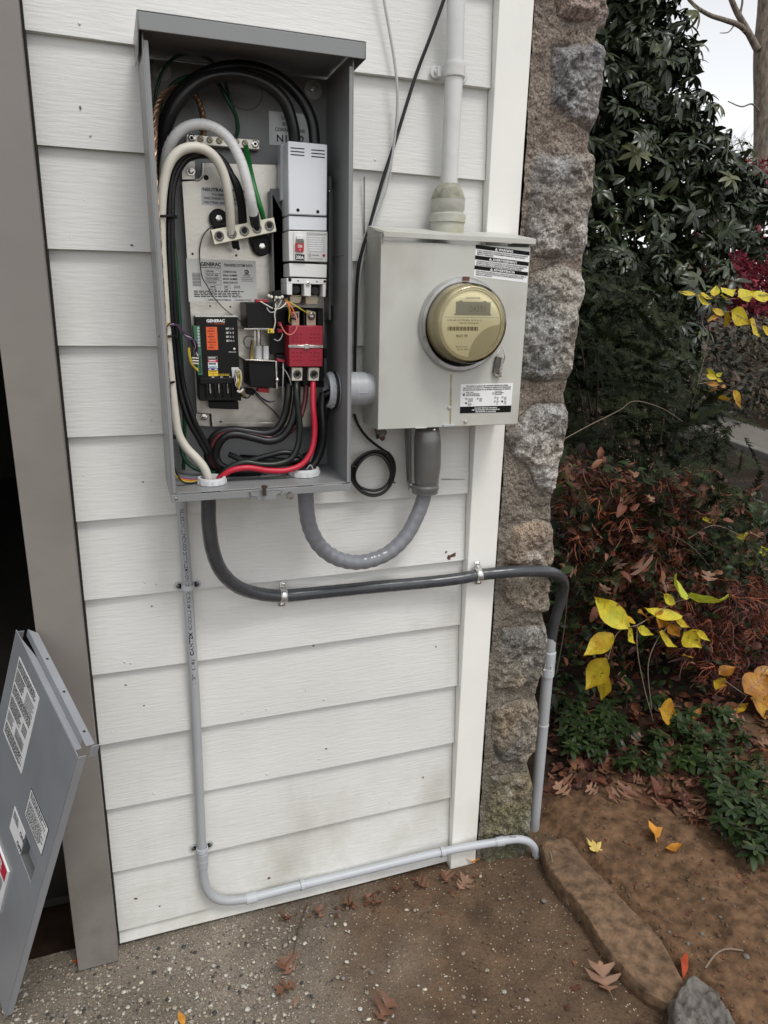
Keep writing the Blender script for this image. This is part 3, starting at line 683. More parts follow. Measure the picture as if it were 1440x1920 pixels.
# lug sticker behind the cables
mb = MB(); LB = Lab(mb, pq([(504, 208), (581, 215), (583, 276), (505, 271)], BK - th), 'label_silver')
LB.text('UTILITY', .5, .22, .11, None, 'ink', 'c').text('SERVICE', .5, .40, .10, None, 'ink', 'c').text('CONNECTIONS', .5, .58, .11, .72, 'ink', 'c').text('N1', .18, .90, .22, None, 'ink').text('N2', .84, .90, .22, None, 'ink', 'r')
mb.build('sticker', enc)
mb = MB(); LB = Lab(mb, pq([(519, 742), (618, 746), (614, 798), (517, 794)], -.0062), 'label_silver')
LB.text('LOAD CONNECTIONS', .06, .34, .17, .8).text('T1', .08, .85, .30).text('T2', .56, .85, .30); mb.build('sticker', enc)

# galvanised sub-plate ------------------------------------------------
SP = -.034
mb = MB('galvanized')
out = [(380, 305), (530, 309), (612, 314), (606, 801), (398, 800), (396, 776), (369, 774), (341, 340), (372, 338), (381, 330)]
mb.poly([U(x, y, SP) for x, y in out], (0, .0018, 0))
for q in ([(340, 302), (366, 302), (366, 337), (341, 337)], [(367, 775), (393, 776), (394, 800), (368, 798)]):
    mb.pxslab(q, SP + .010, SP + .012)
mb.pxslab([(398, 792), (606, 793), (606, 801), (398, 800)], SP - .001, SP + .02)
mb.tube(PX([(366, 338, SP), (377, 334, SP), (380, 322, SP), (380, 306, SP)]), .003, 6)
plate = mb.build('sub_plate', enc, bevel=.0006)
for px_, py_, dy in ((358, 321, .012), (383, 782, .012)):
    c = U(px_, py_, SP + .008); mb = MB('plated'); mb.lathe(c, (0, -1, 0), [(.0085, 0), (.008, .002), (.0055, .002), (.0055, .007), (.003, .008)], 6); mb.build('bolt', plate)
mb = MB('gap_dark')
for px_, py_, r_ in ((386.5, 333, .0045), (361, 476, .0022), (443, 479, .0022), (394, 574, .0017), (432, 575, .0017), (414, 792, .003)):
    mb.disc(U(px_, py_, SP - .0006), (0, -1, 0), r_, 14)
mb.build('screw_hole', plate)
for px_, py_, dx, dy in ((408, 411, .006, -.012), (488, 463, -.004, .014)):
    c = U(px_, py_, SP); mb = MB('black_plastic')
    e = c + [dx, 0, dy]; a = np.arange(24) * 2 * np.pi / 24
    pts = []
    ang = math.atan2(dy, dx)
    for t in np.linspace(-np.pi / 2, np.pi / 2, 12): pts.append(c + .0165 * np.array([np.cos(ang + np.pi - t), 0, np.sin(ang + np.pi - t)]) * 1)
    for t in np.linspace(-np.pi / 2, np.pi / 2, 12): pts.append(e + .0165 * np.array([np.cos(ang - t), 0, np.sin(ang - t)]))
    mb.poly([p + [0, -.018, 0] for p in pts], (0, .018, 0)); so = mb.build('standoff', plate, bevel=.002)
    mb = MB('plated'); mb.lathe(c + [0, -.018, 0], (0, -1, 0), [(.0058, 0), (.0058, .003), (.003, .0035)], 6); mb.build('bolt', so)
mb = MB(); LB = Lab(mb, pq([(377, 350), (470, 355), (468, 389), (378, 384)], SP), 'label_clear')
LB.text('NEUTRAL BONDING', .03, .22, .17, .93, bold=.02).text('TO REMOVE BOND', .21, .46, .12, .6).text('DISCONNECT WIRE BETWEEN', .05, .67, .12, .9).text('NEUTRAL AND GROUND', .05, .90, .12, .8)
mb.build('sticker', plate)
mb = MB(); LB = Lab(mb, pq([(349, 485), (479, 489), (483, 567), (354, 566)], SP), 'label_paper')
LB.text('GENERAC', .20, .155, .085, .29, bold=.03).rect(.20, .185, .49, .20, 'ink').text('TRANSFER SYSTEM DATA', .53, .155, .065, .42)
for i, t in enumerate(('SYSTEM VOLTAGE', 'SERIAL NUMBER', 'MODEL NUMBER', 'PRODUCTION DATE')):
    v = .24 + .085 * i; LB.text(t, .51, v + .06, .045, .21 if i else .20)
    for q in ((.25, v, .48, v + .006), (.25, v + .08, .48, v + .086), (.25, v, .254, v + .086), (.476, v, .48, v + .086)): LB.rect(*q, 'ink_gray', 2)
LB.text('120/240', .27, .30, .04).text('7301471458', .27, .385, .04).text('RXSW200A3', .27, .47, .04).text('10/04/2021', .27, .555, .04)
for i in range(12): LB.rect(.07, .32 + i * .026, .19, .32 + i * .026 + .013 + .004 * (i % 3), 'ink_gray')
LB.ring(.86, .27, .055).text('UL', .86, .30, .06, None, 'ink', 'c').text('LISTED', .86, .37, .04, None, 'ink', 'c').lines(.78, .40, .95, .52, 3, 'ink_gray', .4)
for u in (.38, .52, .66): 
    for q in ((u, .60, u + .09, .606), (u, .66, u + .09, .666), (u, .72, u + .09, .726), (u, .60, u + .003, .726), (u + .087, .60, u + .09, .726)): LB.rect(*q, 'ink_gray', 2)
LB.text('AMPS', .31, .655, .04).text('VOLTS', .30, .72, .04).text('200', .53, .65, .035).text('240', .53, .715, .035).text('60 HZ', .67, .65, .035)
LB.lines(.08, .735, .9, .90, 4, 'ink', .45).text('GENERAC POWER SYSTEMS INC', .28, .965, .035, .33).text('WAUKESHA, WI USA', .66, .965, .035, .25)
mb.build('data_label', plate)

# ground bar ------------------------------------------------------------
mb = MB('alu_lug'); mb.pxslab([(349, 251), (487, 262), (487, 281), (349, 269)], BK - .024, BK - .008)
mb.pxslab([(352, 256), (366, 257), (366, 267), (352, 266)], BK - .008, BK - th, 'black_plastic'); mb.pxslab([(470, 266), (484, 267), (484, 277), (470, 276)], BK - .008, BK - th, 'black_plastic')
gb = mb.build('ground_bar', enc, bevel=.0012)
for i, (px_, py_) in enumerate(((359, 259), (376, 260.5), (393, 262.5), (411, 264), (443, 266), (459, 268.5), (478, 270.5))):
    c = U(px_, py_, BK - .024); mb = MB('plated' if i in (0, 6) else 'tan_metal')
    if i in (0, 6): mb.lathe(c, (0, -1, 0), [(.0068, 0), (.0068, .003), (.0045, .004)], 6); mb.disc(c + [0, -.0042, 0], (0, -1, 0), .0028, 12, 'gap_dark')
    else: mb.lathe(c, (0, -1, 0), [(.0055, 0), (.0053, .0025), (.004, .0032)], 16); mb.slab([c + [-.004, -.0034, .0026], c + [-.0032, -.0034, .0034], c + [.004, -.0034, -.0026], c + [.0032, -.0034, -.0034]], (0, .0002, 0), 'gap_dark')
    mb.build('screw', gb)
# neutral bar (tilted block) ---------------------------------------------
NB = -.088
mb = MB('ivory'); mb.pxslab([(395.5, 431), (513.6, 407.8), (518.5, 434), (402, 459)], NB, NB + .022); nb = mb.build('neutral_bar', enc, bevel=.001)
for px_, py_ in ((411, 442.5), (434.7, 437.6), (458, 432.8), (481.7, 428), (505, 423)):
    c = U(px_, py_, NB); mb = MB('bolt_dark'); mb.lathe(c, (0, -1, 0), [(.0085, 0), (.0085, .0016), (.0065, .0020), (.0050, .0014)], 20, cap=False); mb.disc(c + [0, -.0012, 0], (0, -1, 0), .0052, 6, 'gap_dark'); mb.build('lug_screw', nb)
mb = MB('black_plastic')
for px_, py_ in ((437, 458), (444, 460), (470, 452)): mb.tube(PX([(px_, py_ - 8, NB + .01), (px_ + 2, py_ + 4, NB + .012), (px_ + 3, py_ + 6, NB + .014)]), .0035, 7)
mb.build('cable_end', nb)

# circuit breaker -------------------------------------------------------
BF = -.115; BB = -.058
mb = MB('breaker_plastic')
mb.pxslab([(540, 264), (614, 271), (613, 405), (541, 402)], BF, BB); br = mb.build('circuit_breaker', enc, bevel=.002)
mb = MB('gap_dark')
for x0, x1, ys, sl in ((544.7, 570.8, (277, 283.3, 289.5), 2.2), (583.8, 609, (280.8, 287, 293.2), 2.2)):
    for y in ys: mb.pxslab([(x0, y - 1), (x1, y - 1 + sl), (x1, y + 1 + sl), (x0, y + 1)], BF - .0003, BF + .0002)
mb.build('vent_slot', br)
mb = MB('gap_dark')
for q in ((558.7, 394), (596, 397)): mb.disc(U(*q, BF - .0004), (0, -1, 0), .0030, 16)
mb.build('screw_hole', br)
mb = MB('breaker_plastic'); mb.pxslab([(541.5, 404.5), (612.5, 407.5), (612.5, 432.5), (541.5, 430.5)], BF + .0030, BB); mb.build('cover_section', br, bevel=.001)
mb = MB('breaker_lower'); mb.pxslab([(541, 433), (614, 434.5), (613.5, 491.5), (542, 489)], BF + .0012, BB)
mb.pxslab([(550.5, 434), (574, 434.6), (574, 489.5), (551, 488.8)], BF - .0012, BF + .001); mb.pxslab([(556, 441), (569.5, 441.6), (569.5, 449, ), (556, 448.4)], BF - .0045, BF - .001)
bl = mb.build('breaker_front', br, bevel=.0008)
mb = MB('toggle_red'); mb.pxslab([(554.5, 456), (570, 456.6), (569.5, 472), (554.8, 471.4)], BF - .006, BF - .001)
mb.pxslab([(554.5, 450), (570, 450.6), (570, 456.4), (554.5, 455.8)], BF - .003, BF - .001, 'bolt_dark')
LB = Lab(mb, pq([(554.5, 456), (570, 456.6), (569.5, 472), (554.8, 471.4)], BF - .006), None); LB.text('ON', .5, .52, .34, .55, 'ink_white', 'c', .03).text('I', .5, .92, .26, None, 'ink_white', 'c', .03)
mb.build('toggle', br)
mb = MB(); LB = Lab(mb, pq([(553.3, 476.5), (571, 477.3), (570.6, 488.4), (553.6, 487.2)], BF - .0013), 'label_black' if 'label_black' in MATS else 'ink'); LB.text('200A', .5, .80, .58, .86, 'ink_white', 'c', .03)
mb.build('rating_plate', br)
mb = MB(); LB = Lab(mb, pq([(574.8, 434.8), (613.4, 435.9), (612.8, 490), (575.5, 488.8)], BF + .0012), 'label_paper')
LB.rect(.03, .02, .97, .075, 'ink_gray').lines(.05, .03, .93, .065, 1, 'ink_white', .8, 3, 0).rect(.05, .10, .90, .70, 'label_silver', 1).lines(.10, .14, .86, .68, 7, 'ink_white', .45).ring(.14, .80, .055, 'ink_gray').text('c', .14, .83, .06, None, 'ink_gray', 'c').lines(.26, .78, .62, .84, 1, 'ink_gray', .6).ring(.84, .80, .055, 'red_plastic', True).text('CIRCUIT BREAKER', .08, .945, .045, .72, 'ink_gray')
mb.build('breaker_label', br)
mb = MB('breaker_lower'); mb.pxslab([(542.5, 493.5), (613, 496), (612.5, 521), (542.8, 518.5)], BF + .0035, BB); mb.build('cover_section', br, bevel=.001)
mb = MB('breaker_lower')
for q in ([(537.5, 521.5), (612, 523.5), (611.5, 533.5), (537.6, 531.5)], [(537.6, 531.5), (548, 532), (548, 553), (538, 552.5)], [(570.5, 533), (583, 533.4), (583, 556), (570.5, 555)], [(605.5, 533.5), (611.5, 533.6), (610.5, 557), (605, 556.5)]): mb.pxslab(q, BF + .004, BB)
tb = mb.build('terminal_shroud', br, bevel=.0008)
mb = MB('gap_dark'); mb.pxslab([(548, 532), (606, 534), (605.5, 554), (548, 553)], BF + .03, BB); 
for q in ((554.5, 543), (590.5, 545.5)): mb.cyl(U(*q, BF + .03), U(*q, BF + .022), .0075, 14, 'black_rubber')
for q, r_ in (((543.5, 524.5), .0033), ((559, 526.5), .0013), ((594, 528), .0013), ((609, 527.5), .0025)): mb.disc(U(*q, BF + .0036), (0, -1, 0), r_, 14)
mb.build('terminal_recess', tb)
mb = MB('plated'); c = U(577, 532, BF + .004); mb.lathe(c, (0, -1, 0), [(.0042, 0), (.004, .002), (.0026, .003)], 14); mb.disc(c + [0, -.0032, 0], (0, -1, 0), .0018, 8, 'gap_dark'); mb.build('screw', tb)
# side wall of the breaker's upper cover, and the bracket behind it
mb = MB('breaker_side'); mb.pxslab([(526, 272), (538.5, 268), (538.5, 371), (525.5, 377)], BB - .012, BB + .014); mb.build('side_cover', br, bevel=.001)
mb = MB('steel_gray_dark'); mb.pxslab([(507, 357), (545, 352), (624, 352), (624, 578), (512, 572)], BB + .004, BB + .008)
mb.pxslab([(507, 357), (511, 357), (516, 572), (512, 572)], BB - .006, SP - .001); mb.pxslab([(617, 330), (622, 330), (621, 600), (616, 600)], BB - .01, SP)
mb.build('breaker_bracket', enc, bevel=.0008)
mb = MB('plated'); mb.ball(U(617.5, 359, BB - .012), .0028); mb.build('bracket_screw', enc)

# controller ---------------------------------------------------------------
CF = -.082
mb = MB('black_plastic'); mb.pxslab([(365, 594), (445, 594), (449, 690), (452.5, 751), (374, 751), (371, 703)], CF, CF) if False else None
mb.poly([U(x, y, CF) for x, y in ((366, 594), (445, 594), (449, 690), (452.5, 708), (452.5, 751.5), (374, 751.5), (371.5, 706))], (0, .036, 0)); ct = mb.build('controller', enc, bevel=.0012)
mb = MB('black_plastic'); mb.pxslab([(375, 709), (450.5, 708.5), (451, 720), (375, 720)], CF - .006, CF); mb.pxslab([(392, 753), (447, 753), (448, 768), (393, 766)], CF + .012, CF + .036)
for x in (388, 404, 420, 436): mb.pxslab([(x - 2, 720), (x + 2, 720), (x + 2.5, 744), (x - 1.5, 744)], CF - .006, CF)
mb.build('fuse_holder', ct, bevel=.001)
for x in (393.5, 410, 426.5):
    mb = MB('plated'); mb.cyl(U(x - .3, 718, CF - .003), U(x + .9, 737, CF - .003), .0019, 10); mb.build('fuse', ct)
mb = MB('plated'); mb.pxslab([(366, 592), (445, 592), (445, 594), (366, 594)], CF + .001, CF + .03); mb.build('top_edge', ct)
mb = MB('green_terminal'); mb.pxslab([(362, 611), (374.5, 611), (380, 703), (371.5, 703)], CF - .005, CF + .02)
for i in range(7):
    t = i / 16; c = U(371.5 + 3.6 * t * 1.2, 615 + 5.5 * i, CF - .005); mb.disc(c + [0, -.0004, 0], (0, -1, 0), .0023, 10, 'wire_gray')
for i in range(8): c = U(374.3 + .2 * i, 668 + 4.3 * i, CF - .005); mb.slab([c + [-.002, -.0005, .0008], c + [.002, -.0005, .0014], c + [.002, -.0005, -.0008], c + [-.002, -.0005, -.0014]], (0, .0003, 0), 'gap_dark')
mb.build('terminal_strip', ct, bevel=.0006)
mb = MB('plated'); c = U(371, 659, CF - .001); mb.lathe(c, (0, -1, 0), [(.0028, 0), (.0028, .002), (.0015, .003)], 10); c = U(439, 654.5, CF); mb.lathe(c, (0, -1, 0), [(.0025, 0), (.0022, .002), (.0012, .0025)], 12); mb.build('button', ct)
mb = MB(); LB = Lab(mb, pq([(366, 594), (445, 594), (449, 694), (371, 706)], CF), None)
LB.q = pq([(366, 594), (446, 594), (451, 706), (371, 706)], CF); q = LB.q; LB.W = np.linalg.norm(q[1] - q[0]); LB.H = np.linalg.norm(q[3] - q[0])
LB.text('GENERAC', .255, .088, .046, .43, 'ink_white', 'l', .04).rect(.44, .112, .68, .119, 'label_orange').rect(.255, .112, .44, .116, 'red_plastic')
for i in range(4): LB.text('SET %d : %d' % (i + 1, 4 - i), .70, .21 + i * .067, .03, .18, 'ink_white', 'l', .02)
LB.text('MANUAL EXER', .74, .59, .016, .18, 'ink_white')
LB.text('N2', .32, 1.02, .026, None, 'ink_white').text('N1', .525, 1.02, .026, None, 'ink_white').text('T1', .725, 1.02, .026, None, 'ink_white')
LB.lines(.29, .955, .74, .995, 2, 'label_yellow', .4, 2, .05)
mb.build('lettering', ct)
mb = MB(); LB = Lab(mb, pq([(386, 613), (406.7, 613), (409, 656), (388.4, 656)], CF), 'label_orange')
for i in range(8): LB.lines(.12, .03 + i * .12, .86, .10 + i * .12, 1, 'red_plastic', .7, 2, .3) if i % 2 else LB.text('SW %d' % (i // 2 + 1), .28, .10 + i * .12, .07, .5, 'red_plastic')
mb.build('orange_label', ct)
mb = MB(); LB = Lab(mb, pq([(389.5, 668), (407.5, 668), (409, 705), (391, 705)], CF), 'ink')
LB.rect(0, 0, 1, .17, 'ink_gray').rect(.05, .03, .95, .14, 'ink', 2).lines(.08, .055, .9, .12, 1, 'ink_white', .7, 3).rect(0, .18, 1, .30, 'label_red').lines(.1, .2, .9, .28, 1, 'ink_white', .6, 2).rect(0, .31, 1, .59, 'label_white').lines(.08, .34, .95, .45, 1, 'ink', .7).rect(0, .47, 1, .52, 'label_cyan', 2).lines(.1, .52, .95, .58, 1, 'label_blue', .7).rect(0, .60, 1, .70, 'label_blue').rect(.05, .63, .3, .67, 'ink_white', 2).rect(.65, .63, .95, .67, 'ink_white', 2).rect(0, .72, 1, 1, 'label_yellow').lines(.1, .76, .95, .82, 1, 'ink', .6).lines(.1, .86, .95, .90, 1, 'red_plastic', .6).rect(.45, .94, .56, .98, 'red_plastic', 2)
mb.build('colour_chart', ct)

# contactor (transfer mechanism) -------------------------------------------
mb = MB('black_plastic')
mb.pxslab([(518, 575), (606, 578), (608, 726), (520, 724)], -.062, SP - .001)
mb.pxslab([(505, 617), (541, 620), (541, 662), (508, 664)], -.074, -.06); mb.pxslab([(518, 665), (541, 667), (541, 690), (520, 690)], -.080, -.06)
mb.pxslab([(541, 582), (546, 582), (546, 612), (541, 612)], -.09, -.06); mb.pxslab([(569, 582), (573, 582), (573, 612), (569, 612)], -.09, -.06); mb.pxslab([(596, 583), (606, 583), (606, 612), (596, 612)], -.09, -.06)
mb.pxslab([(567.8, 686), (578.5, 686), (578.5, 722), (567.8, 722)], -.086, -.06); mb.pxslab([(541, 686), (547, 686), (547, 716), (542, 716)], -.086, -.06); mb.pxslab([(600, 686), (606, 686), (606, 716), (600, 716)], -.086, -.06)
mb.pxslab([(607, 653), (613, 653), (613, 672), (607, 672)], -.08, -.06)
cn = mb.build('contactor', enc, bevel=.0012)
for q in ([(461.5, 567), (515, 567), (515, 615), (463, 615)], [(466, 678), (516, 679), (517.5, 728), (469, 726)]):
    mb = MB('black_plastic'); mb.pxslab(q, -.108, SP - .004); mb.build('solenoid', cn, bevel=.0016)
mb = MB('plated'); mb.pxslab([(458, 615.4), (504, 615.4), (504, 617.6), (458, 617.6)], -.111, SP - .004); mb.build('solenoid_plate', cn)
mb = MB('plated'); mb.pxslab([(459, 673.5), (516, 676), (516, 678.4), (461, 676.5)], -.113, SP - .004); mb.pxslab([(516.6, 677), (519.4, 677.4), (521, 730), (517.8, 729.5)], -.113, -.095); mb.ball(U(519.5, 712, -.114), .0042); mb.build('solenoid_bracket', cn, bevel=.0005)
mb = MB('plated'); mb.cyl(U(485, 618, -.082), U(485, 652, -.082), .0042, 14); mb.cyl(U(485, 648, -.082), U(485, 676, -.082), .0068, 14, 'wire_gray'); mb.pxslab([(477, 620), (481, 620), (481, 640), (477, 640)], -.078, -.07); mb.pxslab([(494, 648), (503.5, 649), (503.5, 674), (494, 674)], -.078, -.06, 'lockring')
mb.build('plunger', cn); mb = MB('wire_gray'); c = U(469, 641, SP - .004); mb.tube(np.array([c + .0115 * np.array([np.cos(t), -.1, np.sin(t)]) for t in np.linspace(.6, 5.2, 16)]), .0011, 6, 'wire_gray'); mb.build('wire_loop', cn)
mb = MB('label_yellow'); mb.pxslab([(502.5, 616.5), (514, 616.5), (514, 624.5), (502.5, 624.5)], -.112, -.108); LB = Lab(mb, pq([(502.5, 616.5), (514, 616.5), (514, 624.5), (502.5, 624.5)], -.112), None); LB.text('K', .15, .9, .75, None, 'ink'); mb.build('tag', cn)
mb = MB('red_plastic'); mb.pxslab([(541.6, 611), (605.8, 611), (605, 687.5), (542.4, 687.5)], -.112, -.062)
def dots(cx, cy):
    for i in range(3):
        for j in range(3):
            c = U(cx + (i - 1) * 6.9, cy + (j - 1) * 7.1, -.112); mb.lathe(c + [0, .0008, 0], (0, -1, 0), [(.0022, 0), (.0020, .0014), (.0010, .0019)], 8)
dots(557.5, 632.5); dots(590, 632.5); dots(557.5, 667.5); dots(590, 667.5)
rb = mb.build('red_cover', cn, bevel=.0012)
mb = MB('plated'); mb.pxslab([(541, 647), (606, 647), (606, 652.5), (541, 652.5)], -.1135, -.1118); mb.pxslab([(571, 645.5), (580, 645.5), (580, 654), (571, 654)], -.116, -.1134); mb.build('clamp_band', rb, bevel=.0005)
for q in ([(548, 689), (567.6, 689), (566.8, 714), (547.2, 714)], [(579, 689), (599, 689), (598, 714), (578.3, 714)]):
    mb = MB('alu_lug'); mb.pxslab(q, -.098, -.06); c = sum(np.array(U(x, y, -.098)) for x, y in q) / 4 + [0, 0, -.0005]
    mb.lathe(c, (0, -1, 0), [(.0082, 0), (.0082, .0015), (.006, .002), (.0048, .001)], 20, 'bolt_dark', cap=False); mb.disc(c + [0, -.0008, 0], (0, -1, 0), .005, 6, 'gap_dark'); mb.build('lug', cn, bevel=.0008)
for q, sc_ in (([(547, 585), (561, 584), (561, 612), (547, 612)], (552, 592.5)), ([(575, 581), (592, 585), (592, 612), (575, 612)], (583.5, 592.5))):
    mb = MB('tan_metal'); mb.pxslab(q, -.085, -.08); c = U(*sc_, -.085)
    mb.lathe(c, (0, -1, 0), [(.0075, 0), (.0068, .003), (.0045, .0045)], 16, 'bolt_dark'); mb.slab([c + [-.003, -.0048, .001], c + [.003, -.0048, .001], c + [.003, -.0048, -.001], c + [-.003, -.0048, -.001]], (0, .0003, 0), 'plated'); mb.build('upper_lug', cn)
for q in ([(543.5, 555), (566.5, 556), (563, 569), (543.5, 568)], [(573, 556.5), (598, 557), (596, 571), (573, 570.5)]):
    mb = MB('tan_metal'); mb.pxslab(q, -.092, -.075); mb.pxslab([(q[0][0] + 2, q[0][1] - 9), (q[1][0] - 2, q[1][1] - 9), (q[1][0] - 2, q[1][1] + 1), (q[0][0] + 2, q[0][1] + 1)], -.085, -.075); mb.build('bus_tab', cn, bevel=.0012)

# small control wiring of the switch -----------------------------------------
def wires(name, specs, par):
    for m, r_, L in specs:
        mb = MB(m); mb.tube(PX(L, k=5), r_, 6); mb.build(name, par)
Hn = lambda o: [(488 + o[0], 566 + o[1], -.10), (505, 572 + o[1], -.112)]
wires('control_wire', [
    ('wire_white', .0011, [(488, 565, -.109), (500, 572, -.114), (514, 579, -.116), (527, 577, -.112), (536, 568, -.105), (538, 560, -.095)]),
    ('wire_white', .0011, [(515, 561, -.11), (517, 575, -.116), (515, 590, -.117), (516, 605, -.116), (512, 622, -.113)]),
    ('wire_gray', .001, [(500, 577, -.115), (506, 585, -.117), (515, 584, -.117), (523, 573, -.115), (528, 563, -.11)]),
    ('wire_yellow', .0011, [(534, 562, -.1), (541, 575, -.106), (543, 590, -.107), (541.5, 601, -.103), (544, 606, -.09)]),
    ('wire_orange', .0012, [(535, 562, -.1), (545, 573, -.108), (552, 586, -.11), (553, 592, -.092)]),
    ('wire_orange', .0011, [(534, 561, -.1), (541, 572, -.107), (545, 585, -.11), (547, 595, -.107)]),
    ('wire_yellow', .0011, [(537, 563, -.1), (552, 572, -.108), (568, 582, -.108), (581, 590, -.095)]),
    ('wire_pink', .0012, [(549, 585, -.11), (555, 592, -.118), (557, 605, -.121), (555, 618, -.121), (547, 627, -.119), (538, 626, -.116), (531, 618, -.105), (526, 608, -.092)]),
    ('wire_gray', .001, [(530, 626, -.085), (527, 634, -.1), (521, 639, -.1), (514, 636, -.09)]),
    ('wire_gray', .0012, [(531, 678, -.085), (531, 700, -.098), (530, 730, -.09), (531, 752, -.07)]),
    ('wire_gray', .001, [(529, 688, -.085), (537, 698, -.095), (543, 710, -.098), (546, 722, -.09)]),
    ('black_cable', .0016, [(505, 553, -.08), (513, 562, -.1), (518, 580, -.115), (517, 600, -.115), (514, 617, -.112)]),
    ('black_cable', .0016, [(533, 558, -.1), (520, 562, -.113), (512, 575, -.116), (519, 590, -.115)])], cn)
for q, ya, yb_, m_ in (([(509, 546), (527, 544), (530, 558), (512, 560)], -.105, -.08, 'black_plastic'), ([(525, 552), (537, 553), (537, 560), (527, 561)], -.1, -.085, 'black_plastic'), ([(521, 604), (528, 604), (529, 612), (522, 612)], -.088, -.07, 'red_plastic'), ([(520, 616), (530, 618), (530, 624), (521, 624)], -.088, -.07, 'red_plastic'), ([(480, 561), (503, 562), (503, 567), (480, 567)], -.109, -.09, 'red_plastic'), ([(519, 672), (534, 675), (534, 680), (520, 678)], -.09, -.07, 'red_plastic'), ([(484, 727), (505, 728), (505, 737), (484, 735)], -.1, -.08, 'red_plastic')):
    mb = MB(m_); mb.pxslab(q, ya, yb_); mb.build('connector', cn, bevel=.0006)
for q in ((504, 555), (509, 557), (518, 558), (524, 559), (529, 557)):
    mb = MB('wire_white'); mb.ball(U(*q, -.109), .0032); mb.build('wire_end', cn)
wires('control_wire', [(m, .0011, L) for m, L in (
    ('wire_purple', [(472, 638, -.05), (470, 650, -.06), (468, 664, -.07), (469, 674, -.09)]), ('wire_yellow', [(473, 638, -.05), (473.5, 650, -.062), (470.5, 662, -.07), (472, 674, -.09)]), ('wire_yellow', [(475, 638, -.05), (474, 652, -.062), (473, 664, -.07), (474, 674, -.09)]),
    ('wire_purple', [(477, 733, -.06), (490, 745, -.045), (505, 753, -.045), (515, 752, -.045)]), ('wire_purple', [(478, 733, -.06), (495, 750, -.045), (508, 755, -.045)]), ('black_cable', [(476, 735, -.06), (492, 752, -.045), (505, 763, -.045), (517, 775, -.045), (524, 786, -.04)]))], cn)
# harness at the controller's right: little loops and white ties
wires('harness', [(m, .0013, L) for m, L in (
    ('wire_white', [(440, 700, -.08), (443, 694, -.095), (450, 695, -.098), (453, 708, -.098), (451, 722, -.095), (448, 732, -.09), (457, 742, -.07)]),
    ('wire_yellow', [(443, 700, -.08), (447, 697, -.095), (451, 704, -.098), (449, 720, -.095), (449, 732, -.09), (459, 745, -.07)]),
    ('wire_purple', [(441, 703, -.085), (440, 712, -.095), (443, 724, -.095), (448, 732, -.09), (462, 746, -.065)]),
    ('wire_yellow', [(446, 702, -.085), (447, 713, -.096), (446, 724, -.095), (449, 732, -.09)]),
    ('wire_white', [(442, 701, -.085), (444, 714, -.097), (442, 722, -.096), (449, 732, -.09)]),
    ('black_cable', [(449, 732, -.088), (455, 744, -.08), (465, 746, -.06), (474, 735, -.06), (486, 731, -.07)]))] + [('wire_white', .0022, [(445, 733, -.093), (450, 735, -.095), (456, 730, -.092)])], ct)
mb = MB('black_plastic'); mb.pxslab([(434, 689), (448, 689), (449, 712), (436, 710)], CF - .002, CF + .01, 'lockring'); mb.build('connector', ct, bevel=.0008); mb = MB('black_plastic'); mb.pxslab([(463, 728), (478, 731), (476, 742), (463, 739)], -.07, -.05); mb.build('connector', ct, bevel=.0008)
# bundle at the controller's left
wires('harness', [('wire_purple' if i % 2 else ('wire_white' if i == 4 else 'black_cable'), .0013, [(310 + i, 612, -.125), (318 + i, 606 + i * .5, -.125), (330 + i, 612, -.118), (343 + i * .8, 622 + i * 1.5, -.11), (354 + i * 1.7, 632 + i, -.1), (362 + i * 1.2, 645 + i, -.095), (366, 652 + i * 1.5, -.088), (372, 655 + i * 3.4, -.086)]) for i in range(8)]
      + [('wire_yellow', .0013, [(353 + i, 652, -.1), (355 + i, 670, -.1), (360 + i, 685, -.096), (371, 692 + i * 2, -.088)]) for i in range(3)]
      + [('wire_white', .0014, [(360, 671 + i * 5, -.095), (372, 672 + i * 5, -.088)]) for i in range(3)], ct)

#==CABLES==
GC = 'cables and wires run inside the open cabinet'
def cable(name, label, m, r_, L, n=12, k=6, extra=None, group=GC, Y=None, cat='cable'):
    mb = MB(m); P = PX(L, Y, k)
    if group == GC: P[:, 0] = np.clip(P[:, 0], xL + r_ + .004, None); P[:, 1] = np.clip(P[:, 1], None, BK - th - r_)
    mb.tube(P, r_, n)
    if extra: extra(mb, P)
    o = mb.build(name); origin_to(o, P[0]); return tag(o, label, cat, group)
cable('power_cable', 'thick black cable arching lower from the breaker top to the cabinet left wall', 'black_cable', .0104,
      [(553, 272, -.095), (549, 235, -.098), (534, 192, -.10), (503, 161, -.10), (458, 143, -.10), (415, 141, -.10), (375, 153, -.10), (342, 181, -.10), (319, 218, -.095), (306, 262, -.085), (300, 310, -.07), (298, 380, -.05), (300, 480, -.04), (306, 600, -.035), (314, 700, -.035), (324, 780, -.035)])
cable('power_cable', 'thick black cable in the higher arch nearest the cabinet top', 'black_cable', .0100,
      [(591, 276, -.09), (585, 228, -.085), (565, 186, -.08), (532, 152, -.075), (492, 131, -.075), (450, 124, -.075), (408, 129, -.075), (368, 147, -.075), (334, 177, -.075), (313, 215, -.07), (301, 258, -.055), (298, 320, -.045), (300, 420, -.03), (306, 540, -.025), (316, 680, -.025), (328, 780, -.03)])
